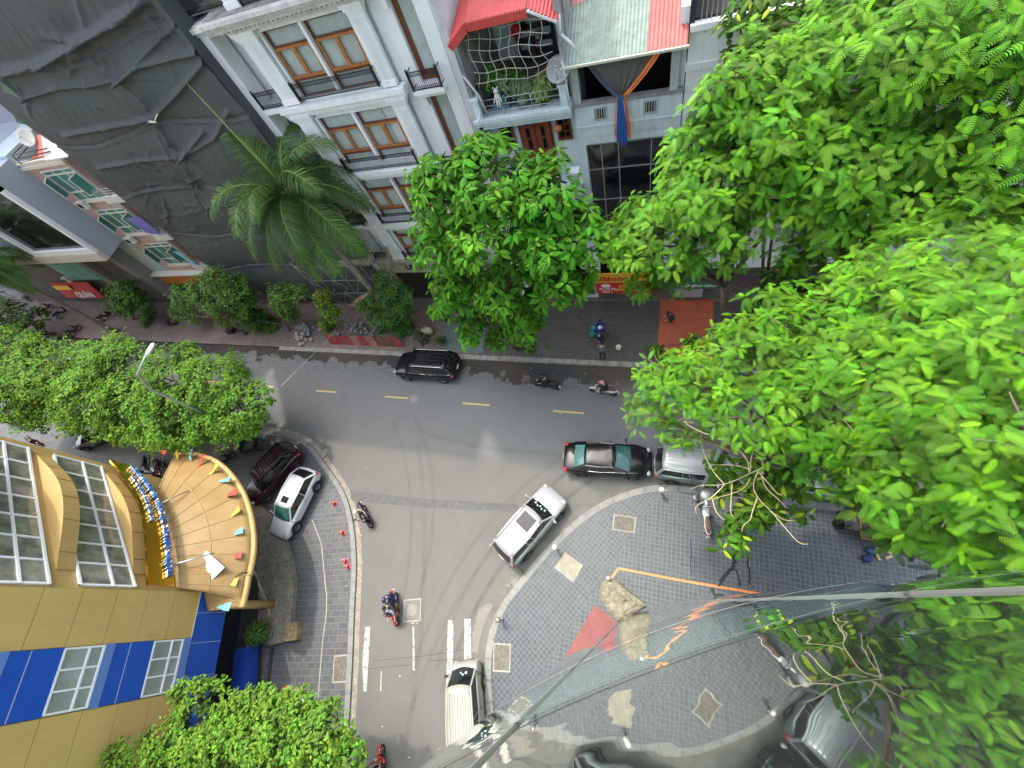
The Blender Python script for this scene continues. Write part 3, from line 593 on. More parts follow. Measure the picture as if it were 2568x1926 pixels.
# ---------------------------------------------------------------- pink house with green bay windows, pale blue strip, grey overhanging block
pink = M('pink_render', (.47, .34, .31), .8, n=(1, .12)); cream = M('cream_frame', (.66, .63, .56), .6); gglass = M('green_glass', (.04, .17, .14), .08, 0, n=(.7, .5), col2=(.12, .3, .25)); ltblue = M('pale_blue_render', (.42, .52, .54), .8, n=(1, .1))
e = empty('pink_house', (-38.5, 22, 0), 'narrow pink house with green-glass bay windows and side balconies hung with cloths', 'building')
m = MB(); m.bb(-41.7, -37.0, 18.3, 30, 0, 14.7); m.bb(-41.7, -35.1, 21.8, 30, 14.7, 17.5); m.bb(-37, -35.1, 19.6, 30, 0, 15.2); m.build('wall', pink, e, top=e)
m = MB(); m.bb(-44.3, -41.7, 18.3, 30, 3.2, 15.6); m.build('blue_side', ltblue, e, top=e)
m = MB(); fb(m, -41.75, -36.95, 14.55, 14.75, -.1, .15); fb(m, -41.75, -36.95, 14.9, 15.02, -.2, .1); m.bb(-41.6, -37, 18.25, 18.4, 14.75, 14.9); m.build('parapet', cream, e, top=e)
m = MB(); m.bb(-41.6, -37.1, 18.5, 24, 14.7, 14.78); m.build('terrace_floor', M('terracotta', (.35, .12, .06), .7, n=(2, .2)), e, top=e)
for zb, zt in ((11.93, 14.3), (8.7, 11.0), (5.22, 7.6)):
    x0, x1 = -40.4, -37.15; f = MB(); t = .07; zl = zb + .62; zu = zt - .38
    for x in (x0, lerp(x0, x1, .33), lerp(x0, x1, .67), x1 - t): fb(f, x, x + t, zb, zt, 0, .09)
    for z in (zb - .04, zl, zu, zt - t): fb(f, x0 - .03, x1 + .03, z, z + t, .005, .11)
    for a in (x0, x1): sx = .0; f.bar((a, 18.15, zl), (a + (.35 if a == x0 else -.25), 17.6, zl + .05), .05); f.bar((a + (.35 if a == x0 else -.25), 17.6, zl + .05), (a + (.35 if a == x0 else -.25), 17.6, zu - .05), .05); f.bar((a, 18.15, zu), (a + (.35 if a == x0 else -.25), 17.6, zu - .05), .05)
    w_ = f.build('window', cream, e, top=e); g = MB(); fb(g, x0 + .02, x1 - .02, zb, zt, .005, .03)
    for a, d in ((x0, .35), (x1, -.25)): g.quad((a, 18.16, zl), (a + d, 17.6, zl + .05), (a + d, 17.6, zu - .05), (a, 18.16, zu))
    g.build('pane', gglass, w_, top=e)
    s = MB(); fb(s, x0 - .1, x1 + .15, zb - .22, zb - .06, 0, .16); s.build('sill', cream, w_, top=e)
for k, z in enumerate((11.93, 8.45, 5.0)):
    b = MB(); b.bb(-37.0, -35.15, 17.75, 19.6, z - .2, z); b.bb(-37.0, -35.15, 17.75, 17.85, z, z + .35); b.build('balcony_slab', whited, e, top=e)
    r = MB()
    for q in (.55, .72, .9): r.tube([(-37, 17.8, z + q), (-35.2, 17.8, z + q), (-35.2, 19.4, z + q)], .02, 5)
    for x in (-36.9, -36, -35.2): r.tube([(x, 17.8, z + .3), (x, 17.8, z + .9)], .02, 5)
    r.build('balcony_railing', M('galvanised', (.5, .5, .5), .4, .7), e, top=e)
m = MB(); m.quad((-37.2, 17.6, 15.25), (-34.8, 17.6, 15.25), (-34.7, 18.9, 16.25), (-37.1, 18.9, 16.25)); m.quad((-37.2, 17.6, 15.2), (-37.1, 18.9, 16.2), (-34.7, 18.9, 16.2), (-34.8, 17.6, 15.2)); m.build('awning', whited, e, top=e)
m = MB(); fb(m, -44, -37, 2.9, 4.15, -.1, .25); m.build('fascia_sign', M('orange_sign', (.55, .19, .035), .5, n=(1, .1)), e, top=e)
m = MB(); fb(m, -44.2, -36.9, 4.2, 4.36, 0, .55); m.build('ledge', cream, e, top=e); m = MB(); fb(m, -44, -36, 0, 2.9, -.8, -.75); m.build('shopfront', M('dark_shop'), e, top=e)
def cloth(name, label, pts, mat, cat='cloth', th=.02, wave=.05, n=14):
    """pts: four corners (top-left, top-right, bottom-right, bottom-left) of a hanging cloth"""
    a, b, c, d = [Vector(p) for p in pts]; m = MB(); m.smooth = True; rows = []
    nrm = (b - a).cross(d - a).normalized()
    for i in range(n + 1):
        t = i / n; rows.append([a.lerp(d, t).lerp(b.lerp(c, t), s / n) + nrm * (wave * math.sin(s * 1.9 + t * 2) * (.4 + t)) for s in range(n + 1)])
    vs = [p for r in rows for p in r]; m.add(vs, [[i * (n + 1) + k, i * (n + 1) + k + 1, (i + 1) * (n + 1) + k + 1, (i + 1) * (n + 1) + k] for i in range(n) for k in range(n)])
    o = m.build(name, mat, top=type('L', (), {'location': a})); o.location = a; return tag(o, label, cat)
cloth('blanket', 'violet blanket hung over the middle side balcony of the pink house', [(-37.0, 17.6, 10.6), (-35.4, 17.6, 10.6), (-35.3, 17.5, 9.0), (-36.6, 17.5, 9.3)], M('violet', (.15, .13, .38), .8))
cloth('towel', 'pale blue towel drying on the lowest side balcony of the pink house', [(-36.6, 17.6, 7.2), (-36.1, 17.6, 7.2), (-35.4, 17.5, 5.7), (-36.0, 17.5, 5.8)], M('pale_blue', (.2, .42, .5), .8), n=8)
cloth('tarpaulin', 'coral red tarpaulin spread on the roof terrace of the pink house', [(-38.9, 19.4, 15.9), (-37.2, 19.4, 15.9), (-37.2, 18.5, 14.95), (-39.6, 18.5, 14.95)], M('coral', (.8, .22, .14), .7), n=8)
def dish(loc, r, az, label, letter=None, tilt=.6, mat=None):
    e = empty('satellite_dish', loc, label, 'satellite dish'); m = MB(); m.smooth = True; vs = []; n = 24
    D = Vector((math.cos(az) * math.cos(tilt), math.sin(az) * math.cos(tilt), math.sin(tilt))); u = D.cross(Vector((0, 0, 1))).normalized(); v = u.cross(D)
    rings = [[tuple(D * (.22 * r * (q / 4) ** 2 + off) + (u * math.cos(a) + v * math.sin(a)) * r * q / 4) for a in [2 * math.pi * k / n for k in range(n)]] for off, qs in ((0, (.2, 1, 2, 3, 4)), (-.02, (4, 3, 2, 1, .2))) for q in qs]
    m.loft(rings); m.build('reflector', mat or M('dish_grey', (.33, .33, .32), .5, n=(3, .2)), e)
    a = MB(); a.tube([tuple(v * -r * .8), tuple(D * r * .9)], .018, 6); a.ball(tuple(D * r * .9), .06, 8, 6); a.build('feed_arm', M('galvanised'), e); p = MB(); p.tube([tuple(-D * .05), (0, 0, -.5)], .03, 6); p.build('bracket', M('galvanised'), e)
    if letter: place_text(letter, r * .75, .01, tuple(D * (r * .12) - u * r * .62 - v * r * .05 + Vector(loc)), tuple(u), tuple(v), 'lettering', M('white_letter', (.8, .8, .8), .5), e, type('L', (), {'location': Vector(loc)}))
    return e
dish(F('S', 69, 345, 19.2), .55, rad(-60), 'cream satellite dish on the terrace railing of the pink house', mat=M('dish_cream', (.62, .6, .52), .5))
m = empty('terrace_railing', (-41, 18.0, 15), 'dark metal clothes rack jutting from the terrace of the pink house', 'rack'); r = MB()
for q in (0, .35, .7): r.tube([F('S', 30 + 22 * q, 390 + 28 * q, 17.9), F('S', 118 + 22 * q, 372 + 22 * q, 17.9)], .03, 5)
r.tube([F('S', 30, 390, 17.9), F('S', 58, 362, 18.2)], .03, 5); r.tube([F('S', 44, 398, 17.9), F('S', 70, 368, 18.2)], .03, 5); r.tube([F('S', 30, 390, 17.9), F('S', 55, 412, 17.9)], .03, 5); r.build('bars', iron, m, top=m)
def ac_unit(p, label, rz=0):
    e = empty('air_conditioner', p, label, 'air conditioner', 'outdoor air conditioner units', rz); m = MB(); m.box((0, 0, .28), (.8, .3, .55)); m.build('casing', M('ac_white', (.6, .6, .56), .5, n=(4, .1)), e)
    f = MB()
    for r in (.21, .15, .09): P = [(-.1 + r * math.cos(a), -.16, .28 + r * math.sin(a)) for a in [k * math.pi / 8 for k in range(17)]]; f.tube(P, .01, 4, cap=False)
    f.add([(-.1 + .2 * math.cos(a), -.152, .28 + .2 * math.sin(a)) for a in [k * math.pi / 8 for k in range(16)]], [list(range(16))]); f.build('fan_grille', M('dark_room'), e); return e
ac_unit(F('e', 690, 225, 18.0), 'air conditioner under the topmost window of the pink house'); ac_unit(F('e', 1060, 500, 18.0), 'air conditioner on the blue strip between the middle and lowest pink house windows')
# grey block with the white window frame, projecting over the pavement
e = empty('grey_block', (-48, 22, 0), 'blue-grey block with a big white-framed dark window overhanging the pavement', 'building'); gw = M('blue_grey_panel', (.33, .37, .43), .5, n=(.6, .06)); Yg = 16.4; xr = -41.75
m = MB(); m.bb(-70, xr, Yg, 30, 8.1, 15.4); m.build('wall', gw, e, top=e); m = MB(); m.bb(-70, -44.4, 18.1, 30, 0, 8.1); m.build('lower_wall', M('shade_dark_wall', (.1, .095, .085), .8, n=(.8, .4)), e, top=e)  # lower wall painted darker in place of shade under the overhang
m = MB(); m.bb(-70, xr + .01, Yg - .35, Yg, 8.1, 8.9); m.build('ledge', M('beige_soffit', (.52, .5, .44), .8, n=(1, .1)), e, top=e)
m = MB(); m.bb(-50, xr, Yg - .3, Yg - .002, 8.92, 9.3); m.bb(xr - .35, xr, Yg - .3, Yg - .002, 9.3, 15); m.bb(-50, -49.5, Yg - .3, Yg - .002, 9.3, 15); m.bb(-50, xr, Yg - .3, Yg - .002, 14.6, 15); fr = m.build('window', M('bright_frame', (.74, .76, .8), .4), e, top=e)
m = MB(); m.quad((-49.5, Yg - .05, 9.3), (xr - .35, Yg - .05, 9.3), (xr - .35, Yg - .05, 14.6), (-49.5, Yg - .05, 14.6)); m.build('pane', M('dark_glass', (.006, .008, .01), .06, spec=.5), fr, top=e)
m = MB(); m.quad((-52.5, 17.9, 8), (-50.6, 17.9, 8), (-46.5, 17.9, 1), (-48.3, 17.9, 1.0)); m.build('beam', M('grey_beam', (.3, .3, .285), .85), e, top=e) if 0 else None
m = MB(); m.bb(-44.4, -43.6, 17.2, 18.4, 0, 8.1); m.build('pier', M('grey_beam', (.2, .195, .18), .85, n=(1, .1)), e, top=e)
m = MB(); m.bb(-50.5, -49.6, 17.6, 18.2, 0, 8.1); m.build('pier', M('grey_beam'), e, top=e)
m = MB(); m.bb(-56, -50.6, 17.9, 18.05, 3.9, 7.6); m.build('glazed_screen', M('teal_screen', (.16, .42, .36), .4, n=(.5, .2)), e, top=e)
ac_unit((-55.2, 17.4, 4.3), 'air conditioner beside the teal screen above the red shop sign')
s = empty('shop_sign', (-56.5, 17.6, 1.9), 'red and yellow shop sign with white lettering beneath the teal screen', 'sign'); m = MB(); m.box((-56.7, 17.45, 2.9), (6.2, .12, 1.9), rx=-.25); bd = m.build('board', M('sign_red', (.42, .03, .025), .45, n=(1, .15)), s, top=s)
m = MB(); m.box((-58.1, 17.32, 3.45), (2.6, .03, .5), rx=-.25); m.build('yellow_panel', M('sign_yellow', (.75, .42, .04), .5), s, top=s)
place_text('QUÁN', .95, .03, (-57.4, 17.12, 2.15), (1, 0, 0), (0, .24, .97), 'lettering', M('white_letter', (.8, .8, .8), .5), s, s)
# ---------------------------------------------------------------- house with the red corrugated roof and planted terrace
pale = M('pale_plaster', (.64, .72, .75), .75, n=(1.3, .14), b=(7, .2, .01)); dirty = M('dirty_plaster', (.42, .43, .42), .9, n=(1.2, .5), col2=(.12, .12, .115), b=(7, .4, .02))
weather(pale, .5, .5); weather(dirty, .4, .6); weather(pink, .55, .4)
pass
redroof = M('red_roof', (.48, .055, .05), .5, n=(2, .2)); palered = M('faded_red_roof', (.46, .11, .095), .6, n=(2, .2)); greenroof = M('grey_green_roof', (.2, .26, .22), .6, n=(3, .25))
def corrugated(m, a, b, c, d, pitch=.09, amp=.03, th=.01):
    """sheet with corrugations running from edge a-b (eave) to edge d-c (ridge)"""
    a, b, c, d = map(Vector, (a, b, c, d)); n = max(6, int((b - a).length / pitch * 4)); nr = (b - a).cross(d - a).normalized(); nr = -nr if nr.z < 0 else nr; lo = []; hi = []
    for i in range(n + 1): t = i / n; o = nr * (amp * math.sin(i * math.pi / 2)); lo.append(a.lerp(b, t) + o); hi.append(d.lerp(c, t) + o)
    sm = m.smooth; m.smooth = True
    m.add(lo + hi, [[i, i + 1, n + 2 + i, n + 1 + i] for i in range(n)]); m.smooth = sm
e = empty('terrace_house', (-6.1, 22, 0), 'pale blue house with red corrugated roof, planted terrace and carved brown door', 'building')
m = MB(); m.bb(-8.2, -3.95, 18.5, 32, 0, 13.3); m.bb(-8.2, -3.95, 22.4, 32, 13.3, 17.4); m.build('wall', pale, e, top=e)
m = MB(); m.bb(-8.2, -8.05, 17.95, 22.4, 9.4, 16.6); m.build('side_wall', dirty, e, top=e); m = MB(); m.bb(-4.05, -3.9, 18.6, 22.4, 13.5, 17.0); m.build('side_wall', dirty, e, top=e)
m = MB(); m.bb(-8.3, -3.95, 17.85, 18.6, 13.3, 13.45); m.bb(-8.22, -4.0, 17.95, 18.6, 13.1, 13.3); m.bb(-8.35, -3.93, 17.8, 18.6, 13.45, 13.6); m.build('balcony_slab', pale, e, top=e)
m = MB(); m.bb(-8.2, -4, 18.6, 22.4, 13.45, 13.62); m.build('terrace_floor', brick_mat('terrace_tiles', .3, .3, .02, (.2, .2, .19), (.26, .26, .25), (.08, .08, .075), off=0, stain=(.06, .06, .05)), e, top=e)
for x in (-8.2, -4.35):
    m = MB(); m.bb(x, x + .3, 17.9, 18.2, 13.6, 14.42); m.bb(x - .05, x + .35, 17.85, 18.25, 14.42, 14.52); m.bb(x + .06, x + .24, 17.885, 17.9, 13.7, 14.3); m.build('balcony_post', pale, e, top=e)
m = MB()
for z in (13.8, 14.05, 14.3): m.tube([(-7.9, 18.05, z), (-4.35, 18.05, z)], .022, 5)
for x in (-6.9, -5.6): m.tube([(x, 18.05, 13.6), (x, 18.05, 14.3)], .02, 5)
m.build('balcony_railing', M('galvanised'), e, top=e)
m = MB(); ev = [(-8.15, 17.55, 16.75), (-7.3, 17.55, 17.28), (-4.95, 17.55, 17.3), (-3.95, 17.55, 16.78)]
up = [(-8.15, 24, 17.9), (-7.3, 24, 18.6), (-4.95, 24, 18.6), (-3.95, 24, 17.9)]
for i in (0, 1, 2): corrugated(m, ev[i], ev[i + 1], up[i + 1], up[i], .11 if i < 2 else .13)
m.build('roof', redroof, e, top=e)
m = MB()
for i in (0, 1): m.bar(Vector(ev[i]) + Vector((0, 0, -.14)), Vector(ev[i + 1]) + Vector((0, 0, -.14)), .05, .26)
m.build('fascia', redroof, e, top=e)
m = MB(); m.bar(Vector(ev[2]) + Vector((0, 0, -.06)), Vector(ev[3]) + Vector((0, 0, -.06)), .08, .07); m.build('gutter', whited, e, top=e)
m = MB()   # panelled double door
fb(m, -6.6, -5.05, 9.7, 13.25, -.21, -.12)
dr = m.build('door', woodr, e, top=e); m = MB(); dm = M('door_panels', (.22, .06, .03), .4, n=(3, .15))
for s in (-6.5, -5.8):
    fb(m, s, s + .66, 9.8, 13.1, -.12, -.07)
    for z0, z1 in ((9.95, 10.7), (10.85, 11.5), (12.72, 12.95)): fb(m, s + .1, s + .56, z0, z1, -.07, -.05); fb(m, s + .16, s + .5, z0 + .07, z1 - .07, -.05, -.03)
m.build('leaf', dm, dr, top=e); m = MB()
for s in (-6.5, -5.8):
    for z0, z1 in ((11.62, 12.1), (12.2, 12.65)): fb(m, s + .25, s + .41, z0, z1, -.07, -.045)
m.build('pane', M('dark_glass'), dr, top=e)
for x0, x1 in ((-7.5, -6.85), (-4.82, -4.15)):
    f = MB(); z0, z1 = 11.87, 13.25; y = 18.49; fb(f, x0, x0 + .1, z0, z1, 0, .1, y); fb(f, x1 - .1, x1, z0, z1, 0, .1, y); fb(f, x0 + .1, x1 - .1, z0, z0 + .1, 0, .1, y); fb(f, x0 + .1, x1 - .1, z1 - .12, z1, 0, .1, y); fb(f, (x0 + x1) / 2 - .02, (x0 + x1) / 2 + .02, z0 + .1, z1 - .12, 0, .06, y)
    for k in (1, 2, 3): z = lerp(z0 + .1, z1 - .12, k / 4); fb(f, x0 + .1, x1 - .1, z - .018, z + .018, .0, .055, y)
    w_ = f.build('window', woodr, e, top=e); g = MB(); fb(g, x0 + .1, x1 - .1, z0 + .1, z1 - .1, -.01, .012, y); g.build('pane', M('dark_glass'), w_, top=e)
m = MB(); m.bb(-8.2, -3.95, 17.6, 18.5, 9.45, 9.6); m.bb(-4.3, -4.0, 17.6, 17.9, 9.6, 10.6); m.bb(-4.4, -3.92, 17.5, 18.0, 10.6, 10.75); m.tube([(-8, 17.7, 10.5), (-4.3, 17.7, 10.5)], .025, 5); m.build('lower_balcony', pale, e, top=e)
m = MB(); m.tube([(-3.95, 17.95, 16.75), (-4.0, 17.95, 16.2), (-3.75, 17.95, 15.95), (-3.45, 17.9, 15.6)], .055, 8); m.build('downpipe', M('white_pipe', (.66, .66, .66), .5), e, top=e)
m = MB(); m.tube([(-4.02, 17.8, 15.4), (-3.95, 17.75, 14.2), (-3.9, 17.75, 13.5)], .03, 6); m.build('downpipe', M('white_pipe'), e, top=e)
# rope net strung under the red roof (one net)
m = MB(); random.seed(3)
def net_pt(u, v): return Vector((lerp(-7.7, -4.3, u), 17.8 + .25 * math.sin(u * 4 + v * 3), lerp(17.0, 15.0 + .35 * math.sin(u * 3), v) + .08 * math.sin(u * 9 + v * 5) - .35 * v * math.sin(math.pi * u)))
for i in range(6): m.tube([net_pt(u / 14, (i + .5) / 6) for u in range(15)], .012, 4)
for i in range(8): m.tube([net_pt((i + .3) / 8 + .03 * math.sin(v), v / 10) for v in range(11)], .012, 4)
solo(m, 'rope_net', M('rope', (.5, .48, .42), .9), 'grey rope net strung under the red roof above the planted terrace', 'net', loc=(-6, 17.8, 16))
dish(Vector((-4.25, 18.0, 15.0)), .48, rad(-95), 'grey satellite dish with a white letter K beside the planted terrace', 'K', tilt=.75)
# ---------------------------------------------------------------- house with the patched corrugated roof and tied tarpaulin
e = empty('patched_roof_house', (-1.8, 22, 0), 'pale blue house with patched green and red corrugated roof and black glass front', 'building')
m = MB(); fb(m, -3.93, .42, 11.95, 13.3, -.2, 0); fb(m, -3.93, .42, 11.55, 11.95, -.3, -.02); fb(m, -3.93, .42, 12.36, 12.42, 0, .03); fb(m, -3.93, -3.6, 3, 11.55, -.5, -.02); fb(m, .1, .42, 3, 11.55, -.5, -.02); m.bb(-3.93, .42, 24, 32, 0, 16.5); m.bb(.12, .42, 18.5, 24, 11.9, 16); m.build('wall', pale, e, top=e)
m = MB(); fb(m, -3.97, .46, 13.3, 13.42, -.24, .05); m.build('coping', dirty, e, top=e)
for x0, x1 in ((-3.1, -2.55), (-1.08, -.53)):
    m = MB(); m2 = .07; z0, z1 = 12.62, 13.18
    fb(m, x0, x0 + m2, z0, z1, 0, .03); fb(m, x1 - m2, x1, z0, z1, 0, .03); fb(m, x0 + m2, x1 - m2, z0, z0 + m2, 0, .03); fb(m, x0 + m2, x1 - m2, z1 - m2, z1, 0, .03); w_ = m.build('vent_window', M('window_grey', (.4, .43, .43), .7), e, top=e)
    g = MB(); fb(g, x0 + m2, x1 - m2, z0 + m2, z1 - m2, 0, .004); g.build('opening', M('dark_room'), w_, top=e); g = MB()
    for k in range(4): x = lerp(x0 + m2, x1 - m2, (k + .5) / 4); fb(g, x - .012, x + .012, z0 + m2, z1 - m2, .004, .02)
    g.build('grille', whited, w_, top=e)
m = MB(); m.bb(-3.9, .4, 18.5, 24, 11.9, 12.0); m.bb(-3.9, .4, 21.5, 24, 11.9, 15.2); m.build('interior', M('dark_room'), e, top=e)
m = MB(); m.bb(-3.9, -3.6, 18.3, 18.6, 13.4, 15.1); m.build('post', M('grey_render', (.3, .3, .3)), e, top=e); m = MB(); m.bb(-.1, .2, 18.3, 18.6, 13.4, 15.2); m.build('post', M('grey_render'), e, top=e)
z0, z1 = 15.2, 17.9; y0, y1 = 17.75, 24.5
def rp(x, t): return (x, lerp(y0, y1, t), lerp(z0, z1, t))
m = MB(); corrugated(m, rp(-3.95, 0), rp(-.95, 0), rp(-.95, .42), rp(-3.95, .36), .14); m.build('green_sheets', greenroof, e, top=e)
m = MB(); corrugated(m, rp(-.95, -.012), rp(.42, -.012), rp(.42, .9), rp(-.95, .9), .14); corrugated(m, rp(-3.9, .33), rp(-.96, .4), rp(-.96, 1), rp(-3.9, 1), .14); m.build('red_sheets', palered, e, top=e)
m = MB(); m.bb(-4.0, .46, 17.66, 17.74, 15.12, 15.2); m.build('gutter', M('gutter_cream', (.55, .53, .43), .6), e, top=e)
m = MB(); m.bb(-4.1, -3.95, 17.9, 24, 15.3, 17.3); m.build('party_wall', dirty, e, top=e)
m = MB(); fb(m, -3.6, .1, 3, 11.55, -.5, -.35); m.build('shopfront', M('black_glass', (.006, .008, .012), .06, spec=.6), e, top=e)
m = MB()
for x in (-2.98, -2.2, -.75): fb(m, x, x + .04, 3, 11.5, -.35, -.3)
for z in (11.3, 10.0, 8.2): fb(m, -3.6, .1, z, z + .04, -.35, -.305)
m.build('glazing_bars', M('galvanised'), e, top=e)
# tied tarpaulin: fan gathered at the parapet, tails hanging in front
def tarp():
    e = empty('tied_tarpaulin', (-1.9, 17.9, 13.8), 'grey, orange and blue tarpaulin tied in the middle and hanging over the parapet', 'tarpaulin')
    def fan(name, tops, knot, n, mat, wv=.04, rows=12, y=17.95):
        m = MB(); m.smooth = True; V = []
        for i in range(rows + 1):
            t = i / rows; tt = t ** 1.3
            for k in range(n + 1):
                s = k / n; A = Vector(tops[0]).lerp(Vector(tops[1]), s); K = Vector(knot) + Vector(((s - .5) * .22, 0, 0)); p = A.lerp(K, t); p.z -= .22 * math.sin(math.pi * t) * (1 if len(tops) > 2 else .4); p.y += wv * math.sin(s * n * 1.1) * t ** .5; V.append(p)
        m.add(V, [[i * (n + 1) + k, i * (n + 1) + k + 1, (i + 1) * (n + 1) + k + 1, (i + 1) * (n + 1) + k] for i in range(rows) for k in range(n)]); return m.build(name, mat, e, top=e)
    fan('grey_fan', [(-3.15, 18.0, 15.12), (-.62, 18.0, 15.17), 0], (-1.95, 17.95, 13.75), 34, M('tarp_grey', (.1, .095, .09), .8, n=(1, .2)))
    fan('orange_edge', [(-.62, 17.9, 15.17), (-.33, 17.9, 15.2)], (-1.75, 17.88, 13.75), 10, M('tarp_orange', (.72, .2, .05), .6, n=(3, .25)), .05)
    fan('blue_edge', [(-3.2, 17.95, 15.1), (-3.12, 17.95, 15.1)], (-2.05, 17.88, 13.72), 8, M('tarp_navy', (.06, .08, .13), .6), .04)
    for nm, x0, x1, zb, mt in (('blue_tail', -2.15, -1.68, 11.75, M('tarp_blue', (.04, .13, .42), .6, n=(3, .25))), ('orange_tail', -1.72, -1.55, 12.0, M('tarp_orange')), ('orange_tail', -2.24, -2.16, 12.05, M('tarp_orange'))):
        m = MB(); m.smooth = True; n = 24; V = []
        for i in range(14):
            t = i / 13
            for k in range(n + 1):
                s = k / n; V.append((lerp(lerp(-2.02, -1.78, (x0 + 2.3) / .8), lerp(x0, x1, s), min(1, .35 + t * .9)), 17.82 + .035 * math.sin(s * (x1 - x0) * 60 + t * 2) * (.5 + t), lerp(13.78, zb + .12 * math.sin(s * 7), t)))
        m.add(V, [[i * (n + 1) + k, i * (n + 1) + k + 1, (i + 1) * (n + 1) + k + 1, (i + 1) * (n + 1) + k] for i in range(13) for k in range(n)]); m.build(nm, mt, e, top=e)
tarp()
# ---------------------------------------------------------------- white walled house to the right, mostly behind the trees
e = empty('white_walled_house', (4, 24, 0), 'white rendered house wall with iron bars, half hidden by the bright trees', 'building')
m = MB(); m.bb(.46, 12, 18.35, 32, 3, 15.3); m.bb(.42, 12, 18.3, 19, 14.0, 14.25); m.bb(.46, 12, 18.25, 18.4, 15.3, 15.5); m.bb(.5, 12, 24, 32, 15, 21); m.build('wall', M('white_paint'), e, top=e)
m = MB(); 
for x in np.arange(.8, 6, .16): m.tube([(x, 18.45, 15.5), (x, 18.45, 17.2)], .014, 4)
m.bb(.6, 6, 18.42, 18.48, 16.9, 16.95); m.build('window_bars', M('beige_bars', (.4, .38, .3), .6), e, top=e)
m = MB(); m.bb(.6, 11, 19, 23.5, 15.3, 15.4); m.bb(.46, .6, 18.4, 24, 15.3, 18); m.build('loggia', M('dark_room'), e, top=e)
m = empty('far_house', (30, 26, 0), 'plain house front beyond the trees at the right edge', 'building'); b = MB(); b.bb(12.2, 60, 18.6, 34, 0, 13); b.build('wall', whited, m, top=m)
b = MB(); b.bb(12, 60, 18.3, 34, 13, 13.3); b.build('roof', palered, m, top=m)
m = empty('far_block', (-60, 34, 0), 'pale lavender-grey block rising behind the pink house at the left edge', 'building'); b = MB(); b.bb(-110, -41.8, 23.5, 45, 0, 34); b.build('wall', M('lavender_render', (.3, .31, .36), .8), m, top=m); b = MB(); b.bb(-110, -41.8, 23.3, 45, 34, 34.3); b.build('roof', palered, m, top=m)
m = empty('far_house', (-75, 24, 0), 'grey house front behind the leaning palm at the left edge', 'building'); b = MB(); b.bb(-110, -70.2, 18.5, 34, 0, 12); b.build('wall', dirty, m, top=m); b = MB(); b.bb(-110, -70, 18.3, 34, 12, 12.3); b.build('roof', palered, m, top=m)
# ground-floor shops under the trees
def shop(x0, x1, label, boards):
    e = empty('shop', ((x0 + x1) / 2, 19, .12), label, 'shop'); m = MB(); m.bb(x0, x1, 19.2, 20, .12, 3.2); m.build('interior', M('dark_shop'), e, top=e)
    for nm, a, b, z0, z1, mt, tx in boards:
        q = MB(); q.bb(a, b, 18.12, 18.2, z0, z1); o = q.build(nm, mt, e, top=e)
        for (s, sz, tx_, tz, col, fit, sl) in tx: place_text(s, sz, .02, (tx_, 18.1, tz), (1, 0, 0), (0, 0, 1), 'lettering', col, o, e, fit=fit, slant=sl)
    return e
yel = M('sign_yellow'); rd = M('sign_bright_red', (.62, .03, .03), .4); gr = M('sign_green', (.02, .19, .09), .4); wh = M('white_letter'); ylt = M('yellow_letter', (.85, .6, .12), .5); rlt = M('red_letter', (.5, .02, .03), .5)
shop(-4.0, -.1, 'rice cake shop with a red and yellow fascia under the tree', [('yellow_board', -3.95, -.4, 2.1, 2.95, yel, [('Bánh', .62, -3.75, 2.3, rlt, 1.5, .25)]),
    ('red_board', -3.95, -.4, 1.02, 2.09, rd, [('CÓ CHỖ ĂN', .25, -3.75, 1.42, wh, 1.0, 0), ('TẦNG 2', .22, -3.6, 1.14, wh, .7, 0), ('(CỔNG)', .24, -2.5, 1.68, ylt, .85, 0), ('BÁNH CUỐN', .32, -2.75, 1.32, ylt, 1.7, 0)])])
m = MB(); m.add([(-3.3 + .3 * math.cos(a), 18.095, 1.84 + .17 * math.sin(a)) for a in [k * math.pi / 12 for k in range(24)]], [list(range(24))]); o = m.build('sign_disc', wh, bpy.data.objects['shop'], top=bpy.data.objects['shop'])
shop(.1, 3.5, 'electronics repair shop under a dark green fascia with white lettering', [('green_board', .2, 3.45, 1.45, 2.75, gr, [('LẮP BÌNH MINH', .3, 1.3, 1.62, wh, 2.0, .2)]), ('grey_board', .9, 2.6, .6, 1.4, M('board_grey', (.33, .34, .33), .5), [])])
shop(-8.2, -4.05, 'shop with a green fascia partly covered by the tree crown', [('green_board', -8.0, -4.1, 1.9, 3.0, gr, [('ING', .4, -4.95, 2.15, rlt, .7, .2)]), ('lower_board', -7.5, -4.1, .95, 1.8, M('sign_dark_green', (.03, .1, .05), .5), [])])
m = MB(); m.bb(.15, 3.35, 13.85, 18.3, .12, .15)
solo(m, 'tiled_forecourt', brick_mat('red_tiles', .42, .42, .01, (.37, .075, .03), (.44, .1, .04), (.3, .06, .03), off=0, stain=(.2, .03, .015), rough=.35, stamt=.4), 'red tiled forecourt in front of the green fascia', 'forecourt', loc=(1.75, 16, .12))
